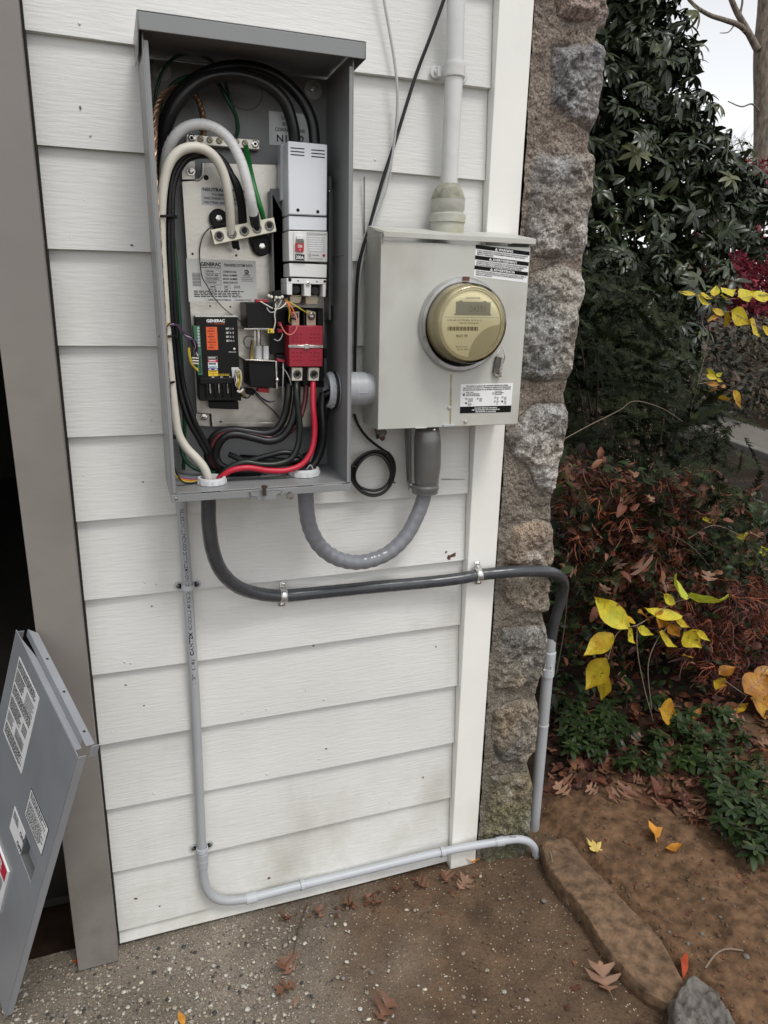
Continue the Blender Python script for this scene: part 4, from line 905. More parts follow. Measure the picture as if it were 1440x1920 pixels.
cable('neutral_cable', 'thick cream white cable looping from the tilted bar down to the floor ring', 'cable_white', .0082,
      [(433, 438, -.082), (432, 405, -.095), (428, 365, -.105), (420, 328, -.11), (405, 298, -.115), (385, 281, -.118), (362, 276, -.12), (338, 283, -.12), (320, 302, -.12), (309, 333, -.12), (303, 380, -.12), (302, 450, -.12), (306, 540, -.12), (312, 620, -.12), (319, 700, -.12), (327, 770, -.118), (334, 812, -.115), (348, 838, -.112), (367, 858, -.11), (382, 876, -.108), (390, 896, -.105), (394, 925, -.10)])
def wraps(mb, P):
    for i in range(6, len(P) - 4, 2):
        d = norm(P[i + 1] - P[i]); u, v = mb.frame(d); a = np.linspace(0, 2 * np.pi, 15)
        mb.tube(np.array([P[i] + .0087 * (np.cos(t) * u + np.sin(t) * v) + d * .004 * math.sin(t) for t in a]), .00045, 4)
cable('neutral_cable', 'cable wrapped in white tape with a black end at the tilted bar', 'tape_white', .0088,
      [(475, 402, -.10), (471, 376, -.112), (463, 340, -.115), (451, 300, -.115), (431, 263, -.112), (405, 241, -.11), (376, 233, -.108), (348, 239, -.105), (327, 257, -.10), (314, 285, -.09), (308, 330, -.075), (308, 400, -.05)], extra=lambda mb, P: (wraps(mb, P), mb.tube(PX([(479, 424, -.082), (477.5, 412, -.094), (475.5, 400, -.1)]), .0091, 12, 'black_rubber')))
for lab, dx, dy, m in (('thin black cable just inside the cream white loop', 0, 0, 'black_cable'), ('thin black cable innermost under the cream white loop', 9, 7, 'black_cable')):
    cable('power_cable', lab, m, .0052, [(453 + dx * .6, 428, -.08), (450 + dx * .6, 385, -.092), (441 + dx * .5, 345, -.10), (426, 312 + dy, -.10), (407, 291 + dy, -.10), (383, 284 + dy, -.10), (356, 289 + dy, -.10), (336 + dx * .4, 305 + dy, -.10), (324 + dx * .5, 330 + dy, -.10), (318 + dx * .6, 370, -.10), (316 + dx * .7, 450, -.098), (319 + dx * .7, 540, -.095), (325 + dx * .8, 640, -.09), (335 + dx, 725, -.085), (352 + dx * 1.2, 785, -.085), (372 + dx, 822, -.08), (388 + dx, 850 , -.075)])
cable('green_wire', 'short bright green wire from the screw bar to the tilted bar', 'cable_green', .0048, [(461, 272, -.022), (463, 286, -.04), (469, 318, -.07), (478, 356, -.09), (488, 388, -.094), (494, 410, -.082)], extra=lambda mb, P: mb.tube(PX([(493, 405, -.086), (495, 412, -.08)]), .0035, 8, 'copper'))
cable('green_wire', 'dark green wire rising in a hoop at the top left corner of the cabinet', 'cable_green_deep', .0026, [(443, 266, -.02), (444, 236, -.03), (438, 205, -.035), (424, 160, -.04), (408, 127, -.04), (386, 108, -.04), (356, 100, -.04), (328, 108, -.04), (307, 130, -.045), (296, 160, -.05), (290, 200, -.05), (292, 300, -.035), (300, 450, -.03)])
cable('green_wire', 'dark green wire passing behind the black arches to the screw bar', 'cable_green_deep', .0036, [(441, 262, -.024), (446, 240, -.03), (441, 215, -.035), (428, 190, -.04), (405, 152, -.04), (375, 141, -.04), (342, 147, -.045), (318, 165, -.05), (302, 195, -.05), (296, 260, -.045), (306, 380, -.03), (322, 430, -.045), (332, 520, -.05), (338, 620, -.05), (342, 720, -.05), (346, 800, -.04), (344, 880, -.03)])
cable('green_wire', 'dark green wire curving along the cabinet floor on the left', 'cable_green_deep', .0042, [(338, 830, -.04), (345, 858, -.045), (362, 876, -.05), (385, 884, -.06), (405, 886, -.07)])
def strands(mb, P):
    for j in range(6):
        Q = []
        for i in range(len(P)):
            d = norm(P[min(i + 1, len(P) - 1)] - P[max(i - 1, 0)]); u, v = mb.frame(d); t = i * .75 + j * np.pi / 3; Q.append(P[i] + .0038 * (np.cos(t) * u + np.sin(t) * v))
        mb.tube(np.array(Q), .0018, 5)
cable('bare_wire', 'bare stranded copper wire looping from the screw bar down the left wall', 'copper', .0030, [(380, 260, -.02), (382, 236, -.03), (378, 208, -.035), (368, 183, -.04), (350, 168, -.045), (326, 166, -.06), (305, 180, -.08), (293, 210, -.10), (289, 260, -.125), (288, 340, -.14), (291, 430, -.145), (296, 530, -.145), (301, 640, -.145), (306, 720, -.14)], 6, 10, strands)
cable('thin_wire', 'hair thin dark wire hanging from the tilted bar past the data label', 'bolt_dark', .0011, [(424, 420, -.09), (406, 421, -.07), (394, 427, -.05), (382, 440, -.045), (375, 463, -.043), (374.5, 488, -.043), (379, 519, -.044), (389, 537, -.046), (402, 559, -.048), (424, 582, -.05), (447, 599, -.05), (456, 610, -.05)], 6)
for m, lab, dx in (('wire_yellow', 'thin yellow wire down the cabinet left edge', 0), ('wire_orange', 'thin orange wire down the cabinet left edge', -3.5), ('black_cable', 'thin black wire down the cabinet left edge', 4), ('wire_purple', 'thin purple wire down the cabinet left edge', -6)):
    cable('thin_wire', lab, m, .0014, [(317 + dx * .3, 606, -.13), (309 + dx * .5, 616, -.138), (307 + dx, 640, -.14), (311 + dx, 690, -.14), (315 + dx, 740, -.14), (317 + dx, 800, -.138), (318 + dx, 850, -.136), (325 + dx, 882, -.13), (338 + dx, 899 + dx, -.125), (358, 903 + dx * .8, -.118), (380, 900 + dx * .6, -.11), (396, 908, -.1)], 6)
for px_, py_, w_, nm in ((310, 406, 15, 'upper'), (314, 630, 13, 'middle'), (320, 716, 6, 'lower'), (321, 820, 4, 'lowest')):
    c = U(px_, py_, -.118); mb = MB('black_plastic'); a = np.linspace(0, 2 * np.pi, 20); ww = w_ * .00105
    mb.tube(np.array([c + [ww * np.cos(t), .012 * np.sin(t), .001 * np.cos(t)] for t in a]), .0022, 5); mb.box(c[0] + ww - .002, c[0] + ww + .004, c[1] - .004, c[1] + .002, c[2] - .003, c[2] + .003)
    o = mb.build('zip_tie'); origin_to(o, c); tag(o, 'black zip tie round the %s part of the left wire bundle' % nm, 'cable tie', 'zip ties on the left wire bundle')
cable('power_cable', 'glossy red cable from the right lug sweeping to the left floor ring', 'cable_red', .0056, [(587, 706, -.085), (587, 735, -.10), (587.5, 766, -.108), (590, 800, -.11), (588, 830, -.112), (580, 854, -.115), (564, 872, -.118), (536, 882, -.12), (502, 882, -.12), (466, 877, -.12), (437, 881, -.118), (418, 892, -.112), (405, 908, -.105), (400, 930, -.1)])
cable('power_cable', 'black cable making the outer folded loop on the cabinet floor', 'black_cable', .0076, [(541, 720, -.08), (540, 745, -.085), (534, 778, -.085), (520, 803, -.085), (498, 813, -.085), (470, 810, -.08), (440, 806, -.075), (412, 810, -.07), (396, 826, -.065), (389, 850, -.06), (396, 872, -.06), (420, 884, -.06), (460, 888, -.065), (500, 890, -.07)])
cable('power_cable', 'black cable making the inner folded loop on the cabinet floor', 'black_cable', .0076, [(556, 716, -.088), (556, 748, -.095), (548, 790, -.098), (530, 818, -.098), (505, 827, -.098), (475, 821, -.095), (447, 815, -.092), (424, 818, -.09), (409, 835, -.085), (405, 856, -.08), (416, 874, -.08), (445, 882, -.08), (490, 884, -.08)])
cable('power_cable', 'dark maroon striped cable tucked between the two black loops', 'cable_maroon', .0052, [(574, 720, -.075), (572, 750, -.08), (562, 785, -.09), (545, 808, -.092), (518, 822, -.09), (480, 816, -.085), (445, 811, -.08), (418, 815, -.078), (402, 830, -.072), (396, 855, -.068), (404, 876, -.065)])
cable('power_cable', 'greenish black cable from the left lug under the red one', 'cable_green_black', .0062, [(556, 712, -.085), (556, 735, -.10), (559, 768, -.104), (562, 805, -.106), (558, 838, -.108), (545, 860, -.11), (520, 870, -.112), (490, 871, -.112), (462, 867, -.11), (438, 873, -.108), (420, 886, -.104), (409, 902, -.098), (406, 925, -.095)])
cable('power_cable', 'black cable dropping behind the red one on the right', 'black_cable', .0080, [(606, 738, -.07), (604, 765, -.08), (606, 800, -.085), (604, 835, -.085), (594, 862, -.085), (580, 882, -.09), (573, 902, -.09)])
cable('power_cable', 'black cable curving out of the right wall ring to the lugs', 'black_cable', .0085, [(640, 733, -.075), (622, 736, -.075), (607, 744, -.07), (596, 770, -.065), (592, 810, -.06), (588, 845, -.065), (578, 875, -.08), (570, 905, -.085)])
cable('power_cable', 'black cable entering the right wall ring at its lower edge', 'black_cable', .0085, [(640, 746, -.085), (624, 750, -.082), (612, 765, -.078), (606, 795, -.07), (598, 830, -.055), (575, 856, -.05), (540, 866, -.05), (490, 862, -.05), (450, 860, -.05)])
cable('power_cable', 'black cable arched flat along the back of the cabinet floor', 'black_cable', .0056, [(430, 852, -.07), (462, 864, -.09), (500, 855, -.095), (535, 848, -.098), (562, 856, -.098), (578, 872, -.095), (586, 895, -.095)])
cable('thin_wire', 'thin grey strand sticking up out of the right floor ring', 'wire_gray', .0011, [(560, 897, -.10), (572, 884, -.11), (582, 872, -.115), (588, 884, -.112), (590, 897, -.105)], 6)

#==CONDUITS==
def hub(c, ax, r, h, name, label, ribs=14, mname='lockring', group='plastic lock rings of the cabinet'):
    t = thing(name, c, label, 'conduit fitting', group); mb = MB(mname)
    mb.lathe(c, ax, [(r * .86, 0), (r, .0005), (r, h * .75), (r * .96, h), (r * .80, h), (r * .78, h * .2)], 36, cap=False); u, v = mb.frame(norm(ax))
    mb.build('ring', t)
    mb = MB(mname)
    for i in range(ribs):
        a_ = 2 * np.pi * i / ribs; d = np.cos(a_) * u + np.sin(a_) * v; b_ = norm(np.cross(norm(ax), d))
        q = np.asarray(c) + d * r; mb.slab([q + b_ * .0016 + norm(ax) * h * .7, q - b_ * .0016 + norm(ax) * h * .7, q - b_ * .0016 + norm(ax) * .001, q + b_ * .0016 + norm(ax) * .001], d * .0012)
    mb.build('grip_ribs', t); return t
c1 = U(398, 917, -.118); c1[2] = zB + .0005; hub(c1, (0, 0, 1), .0265, .0125, 'lock_ring', 'small pale grey lock ring round the white and red cables')
c2 = U(571, 905, -.095); c2[2] = zB + .0005; hub(c2, (0, 0, 1), .0300, .0145, 'lock_ring', 'larger pale grey lock ring on the right of the cabinet floor')
mb = MB('flex_dark'); mb.lathe(c2 + [0, 0, .002], (0, 0, 1), [(.024, 0), (.022, .012), (.012, .016)], 20); o = mb.build('sealing_putty'); origin_to(o, c2); tag(o, 'dark sealing putty filling the larger floor ring', 'putty')
c3 = U(640, 731, -.085); c3[0] = xR - th - .0008
t3 = hub(c3, (-1, 0, 0), .0345, .021, 'lock_ring', 'grey ribbed lock ring on the cabinet right inner wall', 18, 'pvc_light')
mb = MB('black_rubber'); mb.lathe(c3 + [-.0035, 0, 0], (-1, 0, 0), [(.0365, 0), (.0375, .003), (.0365, .006)], 30); mb.build('gasket', t3)
# grey nipple between the cabinet and the meter box
xM = U(707, 803, -.108)[0]
t = thing('conduit_nipple', c3, 'short fat grey plastic coupling between cabinet and meter box', 'conduit fitting')
mb = MB('pvc_gray'); q = np.array([xR + .0005, c3[1] + .02, c3[2] - .002]); Lx = xM + .003 - q[0]
mb.lathe(q, (1, 0, 0), [(.030, 0), (.030, Lx * .25), (.0345, Lx * .25), (.0345, Lx * .78), (.0325, Lx * .8), (.0325, Lx)], 40); mb.build('coupling', t)
mb = MB('pvc_light'); mb.lathe(q + [Lx * .48, 0, 0], (1, 0, 0), [(.0347, 0), (.0349, .0008), (.0347, .0016)], 40); mb.box(q[0] + Lx * .5, q[0] + Lx * .74, q[1] - .0352, q[1] - .033, q[2] - .003, q[2] - .0015); mb.build('seam', t)

# meter box ----------------------------------------------------------------
MF = -.110
mt = thing('meter_box', U(838, 800, -.06), 'weathered pale grey meter box with round yellowed meter and warning labels', 'meter box')
x0, x1, z0, z1 = U(708, 803, MF)[0], U(968, 797, MF)[0], U(838, 801, MF)[2], U(860, 458, MF)[2]
x1 = (x1 + U(996, 460, MF)[0]) / 2
mb = MB('meter_box_paint')
mb.box(x0, x0 + .0022, MF, -.018, z0, z1 + .012); mb.box(x1 - .0022, x1, MF, -.018, z0, z1 + .012); mb.box(x0, x1, -.0178, -.0165, z0, z1); mb.box(x0 + .0022, x1 - .0022, MF + .003, -.0178, z0, z0 + .002)
mb.build('box_body', mt, bevel=.001)
mb = MB('meter_box_paint'); mb.box(x0 - .0003, x1 + .0003, MF - .0018, MF - .0001, z0 + .0012, z1)
mb.box(x0 + .08, x0 + .105, MF - .006, MF - .0018, z0 + .0005, z0 + .0026)
mb.build('front_cover', mt, bevel=.001)
mb = MB('meter_box_paint')
lz = U(860, 442, MF - .006)[2]; lx0, lx1 = U(719, 438, MF - .006)[0], U(1004, 455, MF - .006)[0]
mb.box(lx0, lx1, MF - .008, MF - .006, lz - .009, lz + .001); mb.slab([(lx0, MF - .008, lz + .0012), (lx1, MF - .008, lz + .0012), (lx1 - .003, -.0178, lz + .018), (lx0 + .001, -.0178, lz + .018)], (0, 0, -.0016))
mb.poly([(lx0 + .001, MF - .005, lz - .001), (lx0 + .001, -.0178, lz + .016), (lx0 + .001, -.0178, lz - .018), (lx0 + .001, MF - .005, lz - .02)], (-.0015, 0, 0))
mb.build('rain_lid', mt, bevel=.0009)
ft = MF - .0018
mb = MB(); LB = Lab(mb, pq([(892, 458.5), (993, 472), (988, 530.5), (888.5, 518)], ft), 'label_white')
W1, W2, W3 = (0, .0, 1, .125), (0, .335, 1, .46), (0, .655, 1, .775)
for b_, tx in ((W1, 'WARNING'), (W2, 'AVERTISSEMENT'), (W3, 'ADVERTENCIA')):
    LB.rect(*b_, 'ink'); ww = {'WARNING': .27, 'AVERTISSEMENT': .46, 'ADVERTENCIA': .40}[tx]; u0 = .5 - ww / 2 + .04
    vb = b_[3] - .022; LB.mb.add([LB.P(u0 - .055, vb, 2), LB.P(u0 - .005, vb, 2), LB.P(u0 - .03, vb - .085, 2)], [(0, 1, 2)], 'ink_white'); LB.rect(u0 - .033, vb - .05, u0 - .027, vb - .02, 'ink', 3)
    LB.text(tx, u0 + .01, vb, .075, ww, 'ink_white', 'l', .02)
for v, L in ((.14, ('SHOCK HAZARD EXISTS IF GROUNDING ELECTRODE CONDUCTOR OR BONDING', 'JUMPER CONNECTION IN THIS EQUIPMENT IS REMOVED WHILE ALTERNATE', 'SERVICE IS ENERGIZED')),
             (.475, ("UN RISQUE D'ELECTROCUTION EXISTE SI LE CONDUCTEUR DE L'ELECTRODE", 'DE MISE A LA TERRE OU LA CONNEXION DU CAVALIER DE CET EQUIPEMENT', 'EST ENLEVE LORSQUE LE SERVICE DE SECOURS EST SOUS TENSION')),
             (.79, ('EXISTE PELIGRO DE DESCARGA SI EL CONDUCTOR DE ELECTRODO A TIERRA O', 'PUENTE DE CONEXION EN ESTE EQUIPO SE RETIRA MIENTRAS SE ACTIVA EL', 'SERVICIO ALTERNATIVO'))):
    for i, tx in enumerate(L): LB.text(tx, .03, v + .05 + i * .058, .036, (.94 - .05 * i) if i < 2 or len(tx) > 40 else .3, 'ink', 'l', .03)
mb.build('warning_label', mt)
mb = MB(); LB = Lab(mb, pq([(864, 720.5), (962, 718), (957.5, 772.5), (862, 775)], ft), 'label_white')
LB.rect(0, .77, 1, 1, 'ink')
for i, tx in enumerate(('This structure is equipped with a STANDBY GENERATOR SYSTEM', 'Cette structure est equipee d un SYSTEME DE GENERATRICE DE SECOURS', 'Esta estructura esta equipada con un SISTEMA GENERADOR DE RESERVA')): LB.text(tx, .5, .085 + i * .065, .036, .80 if i == 0 else .92, 'ink', 'c', .04)
for i, tx in enumerate(('FUEL TYPE', 'TYPE DE CARBURANT', 'TIPO DE COMBUSTIBLE')): LB.text(tx, .10, .30 + i * .055, .032, (.14, .26, .27)[i], 'ink', 'l', .03)
for i, tx in enumerate(('LOCATION', 'EMPLACEMENT', 'UBICACION')): LB.text(tx, .655, .28 + i * .055, .032, (.13, .18, .14)[i], 'ink', 'l', .03)
LB.rect(.045, .30, .08, .40, 'ink').rect(.05, .31, .07, .34, 'label_white', 3).ring(.625, .34, .035)
for u, v, fl, tx in ((.11, .50, False, ('Natural Gas', 'Gaz naturel', 'Gas natural')), (.33, .50, False, ('Diesel', 'Diesel', 'Diesel')), (.11, .65, True, ('LP Gas', 'Gaz de PL', 'Gas LP')), (.67, .48, False, ('East', 'Est', 'Este')), (.81, .48, False, ('North', 'Nord', 'Norte')), (.665, .62, False, ('South', 'Sud', 'Sur')), (.81, .62, True, ('West', 'Ouest', 'Oeste'))):
    LB.ring(u, v, .036, 'ink', fl)
    for i, q in enumerate(tx): LB.text(q, u + .035, v + .015 + .042 * i, .028, None, 'ink', 'l', .03)
for i, tx in enumerate(('DO NOT REMOVE THIS DECAL', 'NE PAS ENLEVER CETTE ETIQUETTE', 'NO RETIRAR LA PEGATINA')): LB.text(tx, .5, .85 + i * .065, .038, (.44, .54, .40)[i], 'ink_white', 'c', .03)
mb.build('generator_label', mt)
mb = MB('stain_brown')
def drip(x, y0, y1, w_):
    n = 14; l_, r2 = [], []
    for i in range(n):
        y = y0 + (y1 - y0) * i / (n - 1); q = w_ * (.7 + .5 * random.random()); l_.append(U(x - q + (y - y0) * -.02, y, ft - .0003)); r2.append(U(x + q + (y - y0) * -.02, y, ft - .0003))
    mb.add(l_ + r2, [(i, i + 1, n + i + 1, n + i) for i in range(n - 1)])
drip(846, 702, 797, 1.6)
mb.build('rust_streak', mt)
for px_, py_ in ((842, 764), (872.5, 790)):
    mb = MB('meter_box_paint'); c = U(px_, py_, ft); mb.lathe(c, (0, -1, 0), [(.0042, 0), (.0040, .002), (.0022, .0036)], 12); mb.build('screw', mt)
mb = MB('plated'); c = U(814, 806, MF + .004); mb.ball(c, .0035); mb.build('lid_screw', mt)
mb = MB('pvc_light'); mb.pxslab([(832, 796.5), (853, 795.5), (853, 799.5), (832, 800.5)], ft - .004, ft); mb.build('latch_clip', mt, bevel=.0006)
# the meter itself
mc = U(864, 609, ft); rR = .0880
mb = MB('meter_ring'); mb.lathe(mc, (0, -1, 0), [(rR + .004, 0), (rR + .004, .007), (rR, .0125), (rR - .006, .0125), (rR - .0075, .004)], 72, cap=False)
mb.lathe(mc + [0, -.002, 0], (0, -1, 0), [(rR - .004, 0), (0.001, 0)], 48, 'gap_dark', cap=False)
mb.slab([mc + [-.007, -.0125, rR + .004], mc + [.007, -.0125, rR + .004], mc + [.007, -.0125, rR - .004], mc + [-.007, -.0125, rR - .004]], (0, -.002, 0), 'rust_mark'); ring = mb.build('sealing_ring', mt)
fc = U(888.5, 609, ft - .058); fr = .0600
dz = fc - mc; dep = .058
off = np.array([mc[0] * .35 + fc[0] * .65, 0, mc[2] * .4 + fc[2] * .6]); cx_, cz_ = off[0], off[2]
cc_ = np.array([fc[0] - .001, ft, fc[2] + .001])
mb = MB('meter_cover'); mb.lathe(cc_, (0, -1, 0), [(.0765, .003), (.0760, .010), (.0735, .014), (.0728, .024), (.0722, .030), (.0726, .032), (.0712, .042), (.0708, .050)], 72, cap=False)
mr_ = mb.build('meter', mt)
mb = MB('meter_rim'); mb.lathe(cc_, (0, -1, 0), [(.0708, .050), (.0702, .0525), (.0692, .0535), (.0672, .0530), (.0660, .0518), (.0645, .0522), (.0636, .0516), (.0630, .0496)], 72, cap=False); mb.build('cover_rim', mr_)
fp = cc_ + [0, -.0495, 0]
mb = MB('meter_face'); mb.disc(fp, (0, -1, 0), .0640, 64)
def FP(u, v, k=1): return fp + np.array([u * .0630, -.0003 * k, v * .0630])
def frect(u0, v0, u1, v1, m, k=1): mb.add([FP(u0, v1, k), FP(u0, v0, k), FP(u1, v0, k), FP(u1, v1, k)], [(0, 1, 2, 3)], m)
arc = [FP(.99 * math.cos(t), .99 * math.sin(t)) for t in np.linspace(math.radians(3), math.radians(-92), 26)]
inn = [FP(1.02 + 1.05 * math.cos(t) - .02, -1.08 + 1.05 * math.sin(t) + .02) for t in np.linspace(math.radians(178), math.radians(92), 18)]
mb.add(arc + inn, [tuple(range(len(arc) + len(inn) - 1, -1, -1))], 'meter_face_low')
frect(-.56, .28, .62, .66, 'meter_display'); frect(-.60, .26, .66, .30, 'meter_display', 2); frect(-.46, .66, -.34, .69, 'meter_display'); frect(.36, .66, .48, .69, 'meter_display')
frect(-.92, .19, .92, .205, 'meter_face_low')
mb.text('04391', FP(-.10, .36, 2), (1, 0, 0), (0, 0, 1), .012, .034, 'meter_ink', 'l')
mb.text('KILOWATTHOURS', FP(.02, .75), (1, 0, 0), (0, 0, 1), .003, .030, 'meter_ink', 'c')
mb.text('CL200 240V 3W TYPE 60Hz  TA 30  Kh 7.2', FP(-.84, .09), (1, 0, 0), (0, 0, 1), .0028, .075, 'meter_ink'); mb.text('FM2S WATTHOUR METER', FP(-.4, .01), (1, 0, 0), (0, 0, 1), .0022, .04, 'meter_ink')
for i in range(26): frect(-.80 + i * .040, -.20, -.80 + i * .040 + .018 + .009 * (i % 3), -.08, 'meter_ink')
mb.text('98 671 799', FP(-.50, -.40), (1, 0, 0), (0, 0, 1), .0052, .024, 'meter_ink', 'l', .02); mb.text('MADE IN USA', FP(-.30, -.70), (1, 0, 0), (0, 0, 1), .0024, .024, 'meter_ink', 'c'); mb.text('ELECTRIC METER', FP(-.25, -.78), (1, 0, 0), (0, 0, 1), .0022, .026, 'meter_ink', 'c')
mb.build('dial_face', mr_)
mb = MB('clear_window'); mb.lathe(cc_, (0, -1, 0), [(.0800, .0035), (.0800, .012), (.0785, .020), (.0768, .042), (.0755, .050), (.0725, .0562), (.066, .0592), (.045, .0618), (.020, .0630), (.0005, .0632)], 72, cap=False); mb.build('clear_cover', mr_)
# lead seal hanging from the ring
t = thing('wire_seal', U(935, 690, ft - .006), 'dark padlock-like wire seal hanging at the meter ring lower right', 'seal')
mb = MB('plated'); mb.tube(PX([(941, 650, ft - .008), (945, 660, ft - .01), (946, 672, ft - .01), (943, 682, ft - .006)]), .0010, 6); mb.tube(PX([(933, 672, ft - .008), (932, 664, ft - .01), (937, 655, ft - .01)]), .001, 6); mb.build('loop', t)
mb = MB('bolt_dark'); mb.pxslab([(931, 668), (944, 671), (940, 704), (925, 698)], ft - .007, ft - .0012); mb.build('tag', t, bevel=.001)
mb = MB('plated'); mb.pxslab([(941, 671), (945, 672), (939, 706), (935, 706)], ft - .009, ft - .0065); mb.pxslab([(927, 700), (941, 704.5), (940, 707.5), (930, 705)], ft - .0085, ft - .002); mb.build('clasp', t)

# service mast -----------------------------------------------------------
ym = -.034; xm0 = U(841, 352, ym)[0]; zf = U(841, 352, ym)[2]; xm1 = U(854, 0, ym)[0]; zs = U(848, 130, ym)[2]
t = thing('service_mast', (xm0, ym, lz), 'white painted service pipe rising from a mossy fitting on the meter box', 'conduit')
mb = MB('mast_paint'); mb.tube(np.array([[xm0, ym, zf - .02], [xm0 + .001, ym, (zf + zs) / 2], [xm0 + .002, ym, zs], [xm1, ym, zs + .15], [xm1 + .002, ym, 3.1]]), .0172, 24); mb.build('pipe', t)
mb = MB('mast_fitting'); zl = U(838, 437, ym)[2]; hF = zf - zl
mb.lathe((xm0 - .0015, ym - .004, zl - .002), (0, 0, 1), [(.0345, 0), (.0340, hF * .22), (.0335, hF * .24), (.0365, hF * .25), (.0365, hF * .42), (.0315, hF * .45), (.0315, hF * .50), (.0335, hF * .53), (.0338, hF * .76)], 40); mb.lathe((xm0 - .0015, ym - .004, zl - .002), (0, 0, 1), [(.0342, hF * .755), (.0335, hF * .78), (.0320, hF * .84), (.0285, hF * .95), (.0225, hF * 1.06), (.0185, hF * 1.10)], 40, 'mossy_fitting'); mb.build('fitting', t)
t = thing('pipe_strap', (xm0, ym, zs), 'white painted bolted strap clamping the service pipe high up', 'pipe strap')
mb = MB('mast_paint'); zs_ = U(845, 132, ym)[2]
mb.lathe((xm0 + .002, ym, zs_ - .012), (0, 0, 1), [(.0175, 0), (.0205, .001), (.0212, .006), (.0205, .017), (.0212, .020), (.0205, .025), (.0175, .026)], 28, cap=False); mb.build('band', t)
mb = MB('mast_paint')
for s_ in (-1, 1):
    c = np.array([xm0 + .002 + s_ * .0285, -.007, zs_ - s_ * .001]); a = np.arange(16) * 2 * np.pi / 16
    mb.poly([c + .0115 * np.array([np.cos(q), 0, np.sin(q)]) for q in a], (0, -.003, 0)); mb.box(min(c[0], xm0 + s_ * .018), max(c[0], xm0 + s_ * .018), -.02, -.007, zs_ - .009, zs_ + .009)
    mb.lathe(c + [0, -.003, 0], (0, -1, 0), [(.005, 0), (.0045, .004), (.003, .005)], 6)
mb.build('ear', t, bevel=.0012)

# loose cables on the wall ------------------------------------------------
cable('service_cable', 'taut black cable slanting across the siding behind the meter box', 'black_cable', .0034, [(838, -25, -.03), (832, 0, -.028), (806, 72, -.02), (778, 146, -.012), (742, 262, -.010), (715, 345, -.012), (692, 428, -.016), (680, 466, -.02), (670, 520, -.02), (666, 640, -.015), (664, 760, -.012)], group='loose cables on the siding')
cable('service_cable', 'thin pale grey cable hanging loosely over the siding', 'wire_gray', .0026, [(712, -60, -.01), (720, 0, -.010), (731, 62, -.012), (740, 118, -.014), (745, 168, -.016), (744, 222, -.014), (737, 280, -.012), (726, 330, -.012), (708, 388, -.014), (692, 438, -.016), (682, 474, -.018), (673, 540, -.016), (668, 660, -.012)], group='loose cables on the siding')
cable('service_cable', 'thin pale grey cable running close beside the hanging one', 'wire_gray', .0018, [(746, 175, -.012), (741, 250, -.010), (735, 300, -.010), (729, 340, -.010), (715, 385, -.012), (700, 425, -.014), (684, 470, -.016)], group='loose cables on the siding')
cc0 = U(698, 886, -.012)
def coil():
    pts = []
    for i in range(3 * 28 + 8):
        a_ = 1.25 - i / 28 * 2 * np.pi; q = .0535 - .0042 * (i / 28) + .0018 * math.sin(i * .7)
        pts.append(cc0 + [q * .98 * math.cos(a_), -.003 - .0045 * math.sin(i / 28 * 2.2) - .002 * (i / 28), q * math.sin(a_) + .002 * math.sin(i / 9)])
    return np.array([U(664, 776, -.008), U(672, 798, -.01), U(690, 822, -.012)] + [U(716, 842, -.012)] + [p for p in pts[1:]])
mb = MB('black_cable'); mb.tube(spline(coil(), 2), .0031, 8)
for a_ in (-.45, 2.75, .9):
    q = cc0 + [.0485 * math.cos(a_), -.007, .0485 * math.sin(a_)]; mb.tube(np.array([q + .0085 * np.array([math.cos(a_) * math.cos(s_), .7 * math.sin(s_), math.sin(a_) * math.cos(s_)]) for s_ in np.linspace(0, 6.3, 12)]), .0016, 5)
o = mb.build('cable_coil'); origin_to(o, cc0); tag(o, 'coil of spare black cable hanging under the meter box', 'cable coil')
mb = MB('bolt_dark'); mb.pxslab([(705, 806), (722, 804), (724, 820), (716, 829), (706, 822)], -.024, -.006)
for q in ((709, 812), (717, 822), (721, 811)): mb.ball(U(*q, -.022), .0065, 'rust_mark' if q[0] == 717 else 'bolt_dark', (1, .8, .9), 8)
o = mb.build('ground_clamp'); origin_to(o, U(714, 815, -.014)); o.modifiers.new('bevel', 'BEVEL').width = .0015; tag(o, 'small corroded clamp tucked under the meter box left corner', 'clamp')

# pull elbow under the meter box -------------------------------------------
t = thing('pull_elbow', U(800, 920, -.05), 'grey metal pull elbow fixed under the meter box', 'conduit fitting')
mb = MB('body_gray'); mb.pxslab([(764.5, 802), (772, 802), (772, 905), (767, 920), (763, 915)], -.036, -.014); mb.build('cover_plate', t, bevel=.002)
P = [U(800, 796, -.056), U(801, 812, -.056), U(801.5, 840, -.057), U(801.5, 870, -.056), U(800, 895, -.054), U(798, 912, -.052)]
mb = MB('body_gray'); mb.tube(spline(P, 5), np.interp(np.linspace(0, 1, 26), [0, .12, .3, .6, .85, 1], [.017, .0255, .0290, .0292, .0268, .0235]), 28); mb.build('elbow_shell', t)
mb = MB('body_gray'); c = U(797, 913, -.052); mb.lathe(c, (0, 0, -1), [(.026, -.006), (.0305, -.003), (.0305, .004), (.0285, .007), (.0285, .013), (.020, .014)], 32); mb.ball(c + [-.031, .008, .004], .006); mb.ball(c + [.031, .01, .006], .006); mb.build('collar', t)
def flex(name, label, m, r_, L, rip=0.0, group='flexible conduits below the boxes'):
    P = PX(L, None, 10); n = len(P); rr = np.full(n, r_)
    if rip: rr = r_ * (1 + rip * np.sin(np.arange(n) * 1.35) * np.clip(np.sin(np.linspace(0, np.pi, n)) ** 1.5, 0, 1))
    mb = MB(m); mb.tube(P, rr, 22); o = mb.build(name); origin_to(o, P[0]); return tag(o, label, 'conduit', group)
